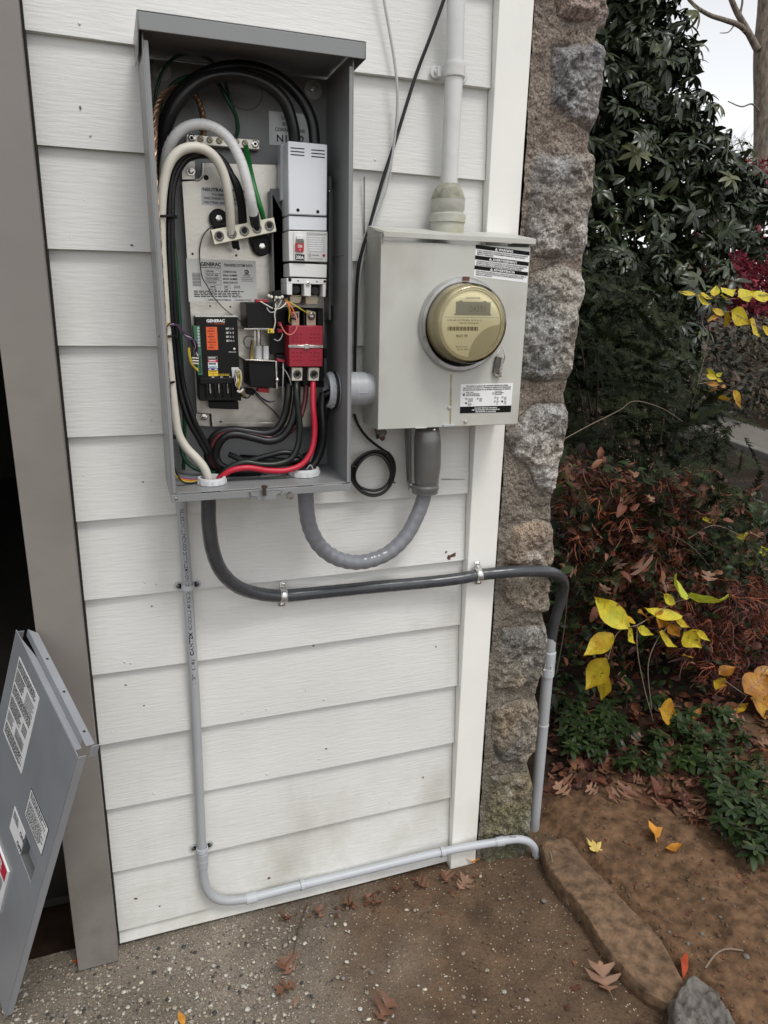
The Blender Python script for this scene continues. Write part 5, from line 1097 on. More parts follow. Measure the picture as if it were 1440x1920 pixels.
flex('flexible_conduit', 'mid grey flexible conduit hanging in a U from cabinet to pull elbow', 'flex_gray', .0163,
     [(571, 903, -.093), (573, 925, -.093), (575, 958, -.093), (582, 992, -.088), (600, 1024, -.08), (628, 1045, -.072), (662, 1054, -.066), (697, 1050, -.06), (732, 1034, -.056), (762, 1004, -.053), (782, 967, -.052), (793, 938, -.052), (797, 918, -.052)], .048)
flex('flexible_conduit', 'dark grey flexible conduit sweeping right and over the stone corner', 'flex_dark', .0142,
     [(391, 925, -.118), (391, 950, -.118), (392, 985, -.116), (399, 1032, -.105), (415, 1071, -.085), (444, 1099, -.06), (485, 1113, -.035), (531, 1117, -.020), (600, 1111, -.019), (700, 1101, -.019), (800, 1092, -.021), (860, 1085, -.028), (898, 1078, -.036), (935, 1074, -.046), (975, 1071, -.052), (1010, 1071, -.050), (1036, 1074, -.034), (1054, 1086, .0), (1056, 1106, .03), (1049, 1135, .046), (1039, 1168, .052), (1032, 1208, .055)], .012)

def rstrap(c, n_out, along, label, r_=.0165, name='conduit_strap'):
    """two-hole metal strap: c on the conduit axis, n_out = away from wall, along = conduit direction"""
    t = thing(name, c, label, 'conduit strap', 'bright metal straps on the dark conduit'); al = norm(along); no = norm(np.asarray(n_out) - al * (np.asarray(n_out) @ al)); sd_ = np.cross(al, no); hw = .0075
    mb = MB('strap_zinc'); a_ = np.linspace(-np.pi / 2 * 1.02, np.pi / 2 * 1.02, 16); prof = [c - sd_ * (r_ + .013) - no * (r_ - .006), c - sd_ * (r_ + .0015) - no * (r_ - .006)] + [c + r_ * (np.cos(q) * no + np.sin(q) * sd_) for q in a_] + [c + sd_ * (r_ + .0015) - no * (r_ - .006), c + sd_ * (r_ + .013) - no * (r_ - .006)]
    V = []; 
    for p in prof: V += [p - al * hw, p - al * hw * .35 , p + al * hw * .35, p + al * hw]
    k_ = len(prof)
    for i in range(k_): V[4 * i + 1] = V[4 * i + 1] + no * .0008 if i not in (0, 1, k_ - 1, k_ - 2) else V[4 * i + 1]; V[4 * i + 2] = V[4 * i + 2] + no * .0008 if i not in (0, 1, k_ - 1, k_ - 2) else V[4 * i + 2]
    mb.add(V, [(4 * i + j, 4 * i + j + 1, 4 * i + 5 + j, 4 * i + 4 + j) for i in range(k_ - 1) for j in range(3)], None, True); o = mb.build('band', t); so = o.modifiers.new('thickness', 'SOLIDIFY'); so.thickness = .0014; so.offset = 1
    for s_ in (-1, 1):
        mb = MB('plated'); q = c + s_ * sd_ * (r_ + .0080) - no * (r_ - .0075); mb.lathe(q, no, [(.0045, 0), (.0042, .003), (.002, .0042)], 8); mb.build('screw', t)
    return t
rstrap(U(531, 1117, -.020), (0, -1, 0), U(545, 1116, -.02) - U(517, 1117, -.02), 'bright metal strap over the dark conduit on the siding', .0158)
rstrap(U(898, 1077.5, -.036), (0, -1, 0), U(915, 1075, -.04) - U(880, 1081, -.033), 'bright metal strap over the dark conduit on the corner board', .0158)

# thin grey rigid conduit ----------------------------------------------------
t = thing('plastic_conduit', U(378, 1580, -.02), 'thin grey plastic conduit running down the siding then right along the base', 'conduit')
yv = -.0135
va = [U(338, 905, yv), U(341, 960, yv), U(352, 1100, yv), U(366, 1310, yv), U(379, 1606, yv)]
xv = np.array([[v_[2], v_[0]] for v_ in va]); zq = np.linspace(U(338, 900, yv)[2], U(379.5, 1612, yv)[2], 30); o_ = np.argsort(xv[:, 0]); xq = np.interp(zq, xv[o_, 0], xv[o_, 1])
A_ = np.stack([xq, 0 * xq + yv, zq], -1); mb = MB('pvc_gray'); mb.tube(A_, .0106, 20); mb.build('pipe', t)
def onpipe(q, z_0, r_):      # lettering wrapped round the standing pipe, reading upwards
    z_ = z_0 + q[:, 0]; x_ = np.interp(z_, zq[::-1], xq[::-1]); a_ = (q[:, 1] - .0035) / r_ + .10
    return np.stack([x_ - r_ * np.sin(a_), yv - r_ * np.cos(a_), z_], -1)
mb = MB('ink')
def run(tx, ya, yb, h, bold=.01):
    za, zb_ = U(363, ya, yv - .0106)[2], U(352, yb, yv - .0106)[2]; mb.text(tx, None, None, None, h, zb_ - za, 'ink', 'l', bold, lambda q: onpipe(q, za, .01075))
run('1/2"  (16)', 1283, 1238, .0062); run('CANTEX', 1229, 1186, .0075, .045); run('SCHEDULE 40 RIGID PVC NONMETALLIC CONDUIT INTERTEK', 1181, 952, .0068, .008)
mb.build('lettering', t)
mb = MB('pvc_gray'); ec = PX([(380, 1604, yv), (380.5, 1630, yv), (383, 1652, yv), (390, 1670, yv), (403, 1683, yv), (424, 1688.5, yv), (452, 1686.5, yv), (478, 1683, yv)]); mb.tube(ec, .0107, 20); mb.build('elbow', t)
mb = MB('pvc_gray'); a_, b_ = U(379.5, 1598, yv), U(381, 1643, yv); mb.lathe(a_, b_ - a_, [(.0118, 0), (.0128, .001), (.0128, .019), (.0134, .0195), (.0134, .0215), (.0128, .022), (.0128, .040), (.0112, .041)], 24)
mb.build('coupling', t)
hL = PX([(462, 1686, yv), (560, 1661, yv), (660, 1637.5, yv), (740, 1618, -.016), (830, 1597, -.028), (880, 1587, -.036), (932, 1578.5, -.046)])
mb = MB('pvc_light'); mb.tube(hL, .0106, 20); mb.build('pipe', t)
mb = MB('pvc_light'); a_, b_ = U(461, 1686.5, yv), U(488, 1679.5, yv); mb.lathe(a_, b_ - a_, [(.0112, 0), (.0128, .001), (.0128, .0265), (.0112, .0275)], 24); mb.build('coupling', t)
e2 = [(928, 1579, -.046), (952, 1575, -.05), (972, 1573.5, -.052), (988, 1577, -.053), (1000, 1587, -.05), (1005, 1604, -.047), (1006, 1635, -.045)]
mb = MB('pvc_light'); mb.tube(PX(e2), .0107, 20); mb.build('elbow', t)
mb = MB('pvc_light'); a_, b_ = U(930, 1579, -.046), U(951, 1575, -.05); mb.lathe(a_, b_ - a_, [(.0112, 0), (.0126, .001), (.0126, .0225), (.0112, .023)], 24); mb.build('coupling', t)
mb = MB('ink'); a_, b_ = U(954, 1570.5, -.0622), U(979, 1570.5, -.0645); mb.text('CANTEX', a_, b_ - a_, (0, -.25, 1), .0050, .022, 'ink', 'l', .03); mb.build('lettering', t)
def pclip(c, along, ears, label, r_=.0112):
    t_ = thing('pipe_clip', c, label, 'conduit clip', 'grey plastic clips on the thin conduit'); al = norm(along); mb = MB('pvc_light'); u = np.cross(al, [0, 1, 0]); u = norm(u)
    mb.lathe(np.asarray(c) - al * .0055, al, [(r_, 0), (r_ + .0022, .0005), (r_ + .0022, .0105), (r_, .011)], 22, cap=False); mb.build('band', t_)
    for s_ in ears:
        q = np.asarray(c) + u * s_ * (r_ + .0085); q[1] = c[1] + r_ - .003; mb = MB('pvc_light'); a2 = np.arange(14) * 2 * np.pi / 14
        mb.poly([q + .0075 * np.array([np.cos(k_), 0, np.sin(k_)]) for k_ in a2], (0, .003, 0)); m_ = np.asarray(c) + u * s_ * r_; m_[1] = q[1]; mb.slab([m_ + al * .005, q + al * .006, q - al * .006, m_ - al * .005], (0, .0026, 0)); e_ = mb.build('ear', t_)
        mb = MB('bolt_dark'); mb.lathe(q, (0, -1, 0), [(.0042, 0), (.0038, .002), (.002, .003)], 8); mb.build('screw', e_)
pclip(U(352.5, 1100, yv), (0, 0, 1), (-1, 1), 'two-eared grey clip halfway up the thin standing conduit')
pclip(U(379, 1592, yv), (0, 0, 1), (-1, 1), 'two-eared grey clip above the lower left elbow')
pclip(U(567, 1659, yv), hL[8] - hL[4], (-1,), 'one-eared grey clip on the sloping conduit near its middle')
pclip(U(830, 1597, -.0285), hL[26] - hL[22], (-1,), 'one-eared grey clip on the sloping conduit at the corner board')
# fat riser at the stone corner
t = thing('conduit_riser', U(1005, 1610, .055), 'fat grey plastic riser standing behind the stone corner', 'conduit')
mb = MB('pvc_gray'); r0, r1_ = U(1032.5, 1195, .055), U(992, 1650, .055); ax_ = r1_ - r0
mb.lathe(r0, ax_, [(.0145, 0), (.0155, .01), (.0155, np.linalg.norm(ax_))], 26); mb.build('pipe', t)
mb = MB('pvc_light'); q0 = r0 + ax_ * .05; mb.lathe(q0, ax_, [(.016, 0), (.0182, .002), (.0182, .045), (.0176, .047), (.0182, .05), (.0182, .075), (.016, .076)], 26); cp = mb.build('coupling', t); mb = MB('pvc_light'); mb.lathe(r0 + ax_ * .33, ax_, [(.0156, 0), (.0166, .0008), (.0166, .006), (.0156, .007)], 26); mb.build('collar', t)
mb = MB(); n_ = norm(CAM - q0); sx_ = norm(np.cross([0, 0, 1], n_)); cq = q0 + norm(ax_) * .052 + n_ * .0188; LB = Lab(mb, [cq - sx_ * .012 + [0, 0, .009], cq + sx_ * .012 + [0, 0, .009], cq + sx_ * .012 - [0, 0, .009], cq - sx_ * .012 - [0, 0, .009]], 'label_white')
for i in range(14): LB.rect(.1 + i * .057, .15, .1 + i * .057 + .022 + .01 * (i % 2), .7, 'ink')
mb.build('barcode_sticker', cp)
mb = MB('twig'); mb.tube(PX([(1063, 1120, .03), (1060, 1160, .035), (1053, 1210, .04), (1043, 1262, .05)]), .0016, 6); o = mb.build('loose_wire'); origin_to(o, U(1043, 1262, .05)); tag(o, 'thin brown wire curving beside the riser at the stone corner', 'wire')

#==PANEL==
# cabinet front leaning on the door casing ------------------------------------
PT = np.array([-.1238, -.034, .8595]); 
_d1, _d2 = ray(30, 1181), ray(145, 1418)
_t1 = 1.42; TL = CAM + _t1 * _d1
_A = _d2 @ _d2; _B = 2 * _d2 @ (CAM - TL); _C = (CAM - TL) @ (CAM - TL) - .335 ** 2
TR = CAM + _d2 * ((-_B - math.sqrt(_B * _B - 4 * _A * _C)) / (2 * _A))
pu = (TR - TL) / .335; _n = np.cross(_d2, ray(50, 1760)); pv = norm(np.cross(_n, pu)); pv = pv if pv[2] < 0 else -pv
pn = np.cross(pv, pu); PH = .775
def PP(u, v, d=0.0): return TL + pu * u + pv * v + pn * d
def hit(x, y):
    d = ray(x, y); t_ = ((TL - CAM) @ pn) / (d @ pn); q = CAM + d * t_ - TL; return q @ pu, q @ pv
pc = thing('cabinet_cover', PP(.335, PH), 'loose grey cabinet cover with labels leaning in the doorway', 'cabinet cover')

mb = MB('cover_gray')
def face(u0, u1, v0, v1, m=None): mb.slab([PP(u0, v0), PP(u1, v0), PP(u1, v1), PP(u0, v1)], -pn * .0016, m)
W_ = .335; su0, su1, sv0, sv1 = .231, .296, .322, .385
face(0, W_, 0, sv0); face(0, su0, sv0, sv1); face(su1, W_, sv0, sv1); face(0, W_, sv1, PH)
mb.build('front_sheet', pc)
mb = MB('cover_gray')
for a, b in (((su0, sv0), (su1, sv0)), ((su0, sv1), (su1, sv1)), ((su0, sv0), (su0, sv1)), ((su1, sv0), (su1, sv1))): mb.slab([PP(*a, -.0017), PP(*b, -.0017), PP(*b, -.018), PP(*a, -.018)], pu * .0006 + pv * .0006, 'steel_gray_dark')  # side walls coloured darker than the sheet, putting the slot's shadow into them
mb.slab([PP(su0, sv0, -.016), PP(su1, sv0, -.016), PP(su1, sv1, -.016), PP(su0, sv1, -.016)], -pn * .001); mb.build('handle_recess', pc)
mb = MB('cover_gray')
def q4(pts, d): mb.slab([PP(*p) for p in pts], d)
q4([(.012, 0, 0), (W_ - .014, 0, 0), (W_ - .014, 0, -.013), (.085, 0, -.013)], pv * .0014)
q4([(.02, 0, -.013), (W_ - .022, 0, -.013), (W_ - .022, -.016, -.013), (.02, -.016, -.013)], -pn * .0014)
q4([(.02, -.016, -.013), (W_ - .004, -.016, -.013), (W_ - .004, -.016, -.028), (.035, -.016, -.028)], pv * .0014)
mb.build('top_flange', pc, bevel=.0006)
mb = MB('gap_dark')
for u in (.11, .20, .30): c = PP(u, -.0164, -.021); mb.disc(c, -pv, .0025, 12)
mb.build('flange_hole', pc)
mb = MB('cover_gray'); q4([(W_, .004, 0), (W_, PH, 0), (W_, PH, -.016), (W_, .004, -.016)], -pu * .0014); q4([(0, .004, 0), (0, PH, 0), (0, PH, -.016), (0, .004, -.016)], pu * .0014)
q4([(W_ - .001, -.014, -.022), (W_ - .001, .012, -.022), (W_ - .001, .012, -.036), (W_ - .001, -.014, -.036)], -pu * .0014)
mb.build('side_flange', pc, bevel=.0006)
def plab(name, u0, u1, v0, v1, plate='label_white', thick=.0006):
    m_ = MB(); return m_, Lab(m_, [PP(u0, v0), PP(u1, v0), PP(u1, v1), PP(u0, v1)], plate, thick)
m_, LB = plab('l', .040, .158, .034, .233)
LB.lines(.04, .02, .97, .12, 5, 'ink', .55).lines(.04, .14, .5, .30, 6, 'ink', .55).lines(.55, .16, .95, .36, 7, 'ink_gray', .55).lines(.04, .33, .95, .45, 5, 'ink', .55).lines(.04, .48, .60, .64, 7, 'ink', .55).lines(.66, .50, .9, .62, 4, 'ink', .5).lines(.05, .67, .35, .80, 6, 'ink_gray', .6).lines(.05, .83, .95, .97, 6, 'ink', .55)
LB.rect(.45, .68, .85, .80, 'label_silver').ring(.70, .72, .03, 'ink_gray').rect(.5, .755, .8, .775, 'ink_gray', 2); m_.build('instruction_label', pc)
m_, LB = plab('l', .209, .309, .215, .289, 'ink', .0004)
LB.rect(.015, .02, .985, .98, 'label_white', 1).lines(.06, .06, .92, .30, 3, 'ink', .55, 2, .4).rect(.03, .34, .97, .35, 'ink', 2).lines(.06, .40, .94, .96, 8, 'ink', .55); m_.build('caution_label', pc)
m_, LB = plab('l', .162, .2295, .320, .3835)
LB.lines(.08, .10, .55, .42, 4, 'ink', .5).text('ON', .70, .42, .16, None, 'ink', 'l', .03).text('OFF', .66, .90, .16, None, 'ink', 'l', .03); m_.build('switch_label', pc)
m_, LB = plab('l', .05, .207, .465, .602, 'label_white', .004)
LB.rect(.0, .02, .97, .28, 'label_red').text('DANGER', .12, .22, .14, .7, 'ink_white', 'l', .03).rect(.5, .34, .93, .54, 'label_silver').lines(.06, .34, .45, .55, 4, 'ink', .5).lines(.06, .62, .94, .95, 6, 'ink', .5); m_.build('danger_label', pc)

#==STONES==
top = [(1012, 1580), (1030, 1571), (1065, 1571), (1098, 1612), (1138, 1654), (1190, 1708), (1235, 1758), (1287, 1847), (1274, 1868), (1250, 1874), (1202, 1847), (1142, 1783), (1086, 1698), (1033, 1632)]
zt_ = .044
TP = np.array([G(x, y, zt_) for x, y in top]); n = len(TP); ctr = TP.mean(0)
def rough_stone(name, outline, zt, zb, m, amp, seed, res=26, skirt=.012, fs=1.0):
    P = np.asarray(outline); c = P.mean(0); rings = []
    per = spline(np.vstack([P, P[:1]]), 7)[:-1]; k_ = len(per); per[:, :2] += .0045 * fbm(per * 30, 3, seed + 2)[:, None] * (per - c)[:, :2] / (np.linalg.norm((per - c)[:, :2], axis=1, keepdims=True) + 1e-6)
    for f in np.linspace(.002, 1, res):
        q = c + (per - c) * f; d = np.stack([q[:, 0] * 1, q[:, 1] * 1, q[:, 2]], -1)
        q[:, 2] = zt + amp * .7 * fbm(d * 24 * fs, 5, seed) + amp * .9 * fbm(d * 6, 2, seed + 3) - amp * 1.2 * np.clip(fbm(d * 14, 3, seed + 9) - .35, 0, 1) - .006 * max(0, (f - .93) / .07) ** 3; rings.append(q)
    for t in np.linspace(.12, 1, 8):
        q = c + (per - c) * (1 + skirt * t + .012 * math.sin(t * 9)); q[:, 2] = zt - .006 + (zb - zt + .006) * t; q[:, :2] += (amp * 1.4 * fbm(np.stack([per[:, 0] * 40, per[:, 1] * 40, 0 * per[:, 0] + t * 3], -1), 3, seed + 7))[:, None] * norm(per - c).reshape(per.shape)[:, :2] * 6; rings.append(q)
    V = np.vstack([np.vstack(rings)]); R2 = len(rings); i_, j_ = np.meshgrid(np.arange(R2 - 1), np.arange(k_), indexing='ij'); j2 = (j_ + 1) % k_
    Q = np.stack([i_ * k_ + j_, (i_ + 1) * k_ + j_, (i_ + 1) * k_ + j2, i_ * k_ + j2], -1).reshape(-1, 4)[:, ::-1]
    o = fast_mesh(name, V, Q, m); o.data.set_sharp_from_angle(angle=.55); origin_to(o, [c[0], c[1], zb]); return o
o = rough_stone('edging_stone', TP, zt_, -.03, 'flagstone', .0042, 3, 34, -.03); tag(o, 'long flat brown edging stone beside the dirt, starting at the conduits', 'stone')
RP = np.array([G(x, y, .07) for x, y in ((1262, 1872), (1280, 1842), (1303, 1829), (1335, 1845), (1358, 1880), (1385, 1925), (1400, 1990), (1330, 2010), (1275, 1960), (1262, 1910))])
o = rough_stone('rock', RP, .07, -.03, 'gray_rock', .012, 14, 40, .05, 2.2); tag(o, 'grey rock at the near end of the brown edging stone', 'rock')

#==FALLEN LEAVES==
def out_oak(w=.34):
    r_ = [(.0, 0), (.03, .10), (.20, .16), (.28, .24), (.06, .29), (.06, .34), (.36, .44), (.50, .56), (.08, .52), (.07, .60), (.32, .72), (.40, .84), (.07, .74), (.10, .86), (.06, .93), (0, 1)]
    return [(x * w / .34, y) for x, y in r_]
def leaf_strip(name, m, outl, L, curl=.25, roll=.3, seed=0, stem=.18):
    """leaf with a midrib: outline half-widths along its length, curled out of flat"""
    V, Fc = [], []; n = len(outl); rs = np.random.default_rng(seed)
    for sgn in (-1, 0, 1):
        for i, (x, y) in enumerate(outl):
            j = 1 + .18 * rs.standard_normal(); xx = sgn * x * j; V.append((xx * L, (y - .5) * L, L * (curl * (y - .45) ** 2 + roll * xx * xx * 2 + .05 * math.sin(y * 9 + seed) * (1 + abs(xx) * 2))))
    for i in range(n - 1): Fc += [(i, i + 1, n + i + 1, n + i), (n + i, n + i + 1, 2 * n + i + 1, 2 * n + i)]
    mb = MB(m); mb.add(V, Fc, None, True); z0 = V[n][2]
    mb.tube(np.array([(0, -.5 * L, z0), (.01 * L, -(.5 + stem * .5) * L, z0 + .01 * L), (.03 * L, -(.5 + stem) * L, z0)]), L * .009, 5, 'twig_pale'); o = mb.build(name); zmin = min(v.co.z for v in o.data.vertices); o.data.transform(Matrix.Translation((0, 0, -zmin))); return o
def leaf_star(name, m, L, curl=.2, seed=0):
    prof = [(0, .08), (18, .34), (26, .30), (36, .62), (46, .45), (52, .50), (64, .92), (74, .70), (80, .62), (90, 1.0)]
    pts = []
    A = [(-90 + 180 - 0, 0)]
    half = [(-78, .30), (-60, .46), (-42, .60), (-30, .40), (-20, .45), (-6, .62), (8, .92), (18, .66), (24, .70), (34, .42), (42, .66), (52, .72), (60, 1.0), (68, .72), (76, .78), (90, 1.12)]
    full = half + [(180 - a, r) for a, r in half[::-1][1:]] + [(-90, .12)]
    rs = np.random.default_rng(seed); V = [(0, 0, 0)]
    for a, r in full:
        r *= 1 + .08 * rs.standard_normal(); a = math.radians(a); V.append((r * math.cos(a) * L * .5, r * math.sin(a) * L * .5, L * (curl * r * r * .35 + .05 * math.sin(3 * a + seed))))
    n = len(full); mb = MB(m); mb.add(V, [(0, i + 1, (i + 1) % n + 1) for i in range(n)], None, True)
    mb.tube(np.array([(0, 0, 0), (0, -.3 * L, .04 * L), (.04 * L, -.75 * L, .02 * L)]), L * .01, 5, 'twig_pale'); o = mb.build(name); zmin = min(v.co.z for v in o.data.vertices); o.data.transform(Matrix.Translation((0, 0, -zmin))); return o
def put(o, p, rz, tilt=(0, 0), s_=1): o.location = [float(v) for v in p]; o.rotation_euler = (tilt[0], tilt[1], rz); o.scale = (s_, s_, s_); return o
def ground_z(x, y): return float(soil_h(x, y)) if x > 1.19 else .004
def onground(px_, py_, dz=.003):
    p = G(px_, py_, 0.0)
    for _ in range(3): p = G(px_, py_, ground_z(p[0], p[1]))
    return p + [0, 0, dz]
GL = 'single fallen leaves on the ground'
def single(o, px_, py_, rz, label, tilt=(0, 0), dz=.003, z=None):
    p = onground(px_, py_, dz) if z is None else G(px_, py_, z) + [0, 0, dz]; put(o, p, rz, tilt); return tag(o, label, 'leaf', GL)
single(leaf_star('maple_leaf', 'leaf_maple_yellow', .062, .35, 1), 1117, 1593, .35, 'pale yellow maple leaf lying flat on bare dirt', (.12, .1))
single(leaf_strip('fallen_leaf', 'leaf_orange', [(0, 0), (.10, .1), (.28, .3), (.22, .42), (.34, .58), (.2, .7), (.16, .85), (0, 1)], .085, .9, .5, 2), 1228, 1572, .5, 'curled orange leaf standing half up behind the yellow maple leaf', (.5, .2))
single(leaf_strip('fallen_leaf', 'leaf_orange', [(0, 0), (.12, .15), (.2, .4), (.16, .7), (0, 1)], .08, .5, .9, 5), 1264, 1594, 1.9, 'narrow orange brown leaf lying against the curled orange one', (.1, .3))
single(leaf_strip('fallen_leaf', 'leaf_red', [(0, 0), (.12, .15), (.2, .4), (.16, .7), (0, 1)], .06, .4, .5, 6), 1281, 1817, -.2, 'small bright orange red leaf standing at the grey rock', (1.0, .2), .012)
single(leaf_strip('oak_leaf', 'leaf_oak_pale', out_oak(.40), .075, .5, .5, 7), 1131, 1840, -.25, 'brown oak leaf with raised lobes lying near the edging stone', (.15, .1))
single(leaf_strip('oak_leaf', 'leaf_oak', out_oak(.40), .062, .3, .5, 8), 722, 1897, -1.0, 'brown oak leaf at the front edge of the concrete', (.05, .1))
single(leaf_strip('oak_leaf', 'leaf_oak', out_oak(.3), .058, .4, .4, 9), 536, 1856, 1.9, 'dark brown oak leaf lying on grey concrete', (.05, .1))
single(leaf_strip('oak_leaf', 'leaf_oak', out_oak(.5), .045, .7, .6, 10), 535, 1815, .4, 'crumpled small brown leaf above the dark oak leaf on concrete', (.2, .1))
single(leaf_strip('fallen_leaf', 'leaf_oak_pale', [(0, 0), (.1, .2), (.14, .5), (.08, .8), (0, 1)], .030, .2, .5, 11), 556, 1880, -.6, 'tiny pale leaf sliver beside the dark oak leaf')
single(leaf_strip('oak_leaf', 'leaf_oak_pale', out_oak(.34), .050, .6, .5, 12), 868, 1660, -.9, 'brown oak leaf on dirt in front of the corner board', (.1, .2))
single(leaf_strip('fallen_leaf', 'leaf_orange', [(0, 0), (.1, .2), (.14, .5), (.08, .8), (0, 1)], .055, .7, .6, 13), 884, 1618, 1.5, 'narrow orange leaf lodged at the corner board foot', (.2, .2))
single(leaf_strip('fallen_leaf', 'leaf_red', [(0, 0), (.1, .2), (.2, .5), (.12, .8), (0, 1)], .045, .5, .6, 14), 152, 1812, 1.2, 'dull red leaf at the foot of the taupe door casing', (.2, .2))
single(leaf_strip('fallen_leaf', 'leaf_orange', [(0, 0), (.14, .2), (.24, .5), (.15, .8), (0, 1)], .035, .5, .6, 15), 340, 1914, .3, 'small yellow orange leaf at the bottom edge of the concrete', (.1, .2))
for i, (px_, py_, r_) in enumerate(((690, 1690, .4), (706, 1698, 2.1), (655, 1700, 1.3), (598, 1712, .2), (745, 1672, 2.6), (790, 1662, .9), (535, 1726, 1.9), (835, 1648, .1))):
    o = leaf_strip('oak_leaf', 'leaf_oak', out_oak(.4), .034 + .004 * (i % 3), .8, .7, 20 + i); put(o, onground(px_, py_, .002), r_, (.3, .2)); tag(o, 'small crumpled brown leaf caught under the siding bottom edge', 'leaf', 'crumpled leaves along the siding foot')
mb = MB('twig'); mb.tube(np.array([onground(578, 1694, .004), onground(562, 1740, .006), onground(550, 1790, .003)]), .0016, 6); o = mb.build('stick'); origin_to(o, onground(562, 1740, 0)); tag(o, 'thin dark stick lying on concrete below the siding', 'stick')
mb = MB('twig_pale'); mb.tube(spline([onground(1029, 1622, .045), onground(1040, 1655, .03), onground(1066, 1702, .008)], 5), .0018, 6); o = mb.build('stick'); origin_to(o, onground(1040, 1655, 0)); tag(o, 'bent thin stick leaning on the edging stone near the conduit elbow', 'stick')
mb = MB('twig_pale'); mb.tube(spline([onground(1322, 1817, .003), onground(1340, 1797, .012), onground(1362, 1788, .014), onground(1392, 1786, .006)], 5), .0022, 6); o = mb.build('root'); origin_to(o, onground(1340, 1797, 0)); tag(o, 'pale curved root poking out of the dirt above the grey rock', 'root')
# little stones in the dirt
for i, (px_, py_, r_) in enumerate(((1020, 1690, .008), (1315, 1752, .007), (1317, 1686, .006), (1290, 1770, .006), (1400, 1795, .008), (1255, 1748, .005), (1350, 1720, .006), (1100, 1730, .005), (980, 1710, .004))):
    mb = MB('kerb_stone' if i else 'tan_metal'); mb.ball((0, 0, 0), r_, 'kerb_stone', (1, .8, .6), 8); o = mb.build('pebble'); put(o, onground(px_, py_, r_ * .2), i * 1.3, (.3, .4)); tag(o, 'small pale pebble lying loose on the brown dirt', 'pebble', 'pebbles on the dirt')
# crumbs of soil and chips (uncountable)
N = 3000; px_ = rng.uniform(880, 1500, N); py_ = rng.uniform(1560, 1960, N); V, Q = [], []
box8 = np.array([(-1, -1, -1), (1, -1, -.8), (1, 1, -1), (-1, 1, -1), (-.7, -.6, .8), (.6, -.7, 1), (.7, .6, .7), (-.6, .7, 1)], float); bq = np.array([(0, 3, 2, 1), (4, 5, 6, 7), (0, 1, 5, 4), (1, 2, 6, 5), (2, 3, 7, 6), (3, 0, 4, 7)])
for i in range(N):
    p = G(px_[i], py_[i], 0); z = ground_z(p[0], p[1]); a_ = rng.uniform(0, 6.3); c_, s_ = math.cos(a_), math.sin(a_); sc_ = (.0008 + .0048 * rng.random() ** 8) * (1.0 if p[0] > 1.15 else .6) ; q = box8 * sc_ * [1, .8, .6]
    V.append(np.stack([q[:, 0] * c_ - q[:, 1] * s_ + p[0], q[:, 0] * s_ + q[:, 1] * c_ + p[1], q[:, 2] + z + sc_ * .3], -1)); Q.append(bq + 8 * i)
tag(fast_mesh('soil_crumbs', np.vstack(V), np.vstack(Q), 'crumb_soil', smooth=True), kind='stuff')

#==DEBRIS==
N = 420; V, Q, Rn = [], [], []
for i in range(N):
    x_, y_ = (rng.uniform(1060, 1460), rng.uniform(1480, 1930)) if i % 4 else (rng.uniform(500, 900), rng.uniform(1640, 1720))
    p = onground(x_, y_, .002); a_ = rng.uniform(0, 6.3); L_ = rng.uniform(.004, .016); w_ = L_ * rng.choice([.05, .08, .12, .3]); c_, s_ = math.cos(a_), math.sin(a_); t_ = rng.uniform(-.3, .5)
    q = np.array([(-w_, 0, 0), (w_, 0, .001), (w_ * .3, L_, L_ * t_ * .5), (-w_ * 1.3, L_ * .55, L_ * t_ * .6)]); V.append(np.stack([q[:, 0] * c_ - q[:, 1] * s_ + p[0], q[:, 0] * s_ + q[:, 1] * c_ + p[1], np.abs(q[:, 2]) + p[2]], -1)); Q.append(np.array([(0, 1, 2, 3)]) + 4 * i); Rn.append(np.full(4, rng.random() ** .8))
tag(fast_mesh('leaf_bits', np.vstack(V), np.vstack(Q), 'brown_leaf', rnd=np.concatenate(Rn)), kind='stuff')
#==PLANTS==
def inst(TV, TQ, pos, rot, scl):
    N = len(pos); V = np.einsum('nij,kj->nki', rot, TV) * np.asarray(scl)[:, None, None] + pos[:, None, :]
    Q = TQ[None] + (np.arange(N) * len(TV))[:, None, None]; return V.reshape(-1, 3), Q.reshape(-1, TQ.shape[1])
def rand_rot(N, axis_bias=None, spread=1.0, r=rng):
    """frames whose z axis follows axis_bias with random spin"""
    z = r.standard_normal((N, 3)) * spread + (0 if axis_bias is None else axis_bias); z /= np.linalg.norm(z, axis=1, keepdims=True)
    t = r.standard_normal((N, 3)); x = np.cross(t, z); x /= np.linalg.norm(x, axis=1, keepdims=True); y = np.cross(z, x); return np.stack([x, y, z], -1)
def leaf_tpl(w, segs=4, fold=.25, droop=.3):
    V = []; 
    for i in range(segs + 1):
        t = i / segs; ww = w * .5 * (math.sin(math.pi * min(.975, t * .92 + .055)) ** .5); z = -droop * t * t
        V += [(-ww, t, z + ww * fold), (0, t, z), (ww, t, z + ww * fold)]
    Q = []
    for i in range(segs):
        a = 3 * i; Q += [(a, a + 1, a + 4, a + 3), (a + 1, a + 2, a + 5, a + 4)]
    return np.array(V), np.array(Q)
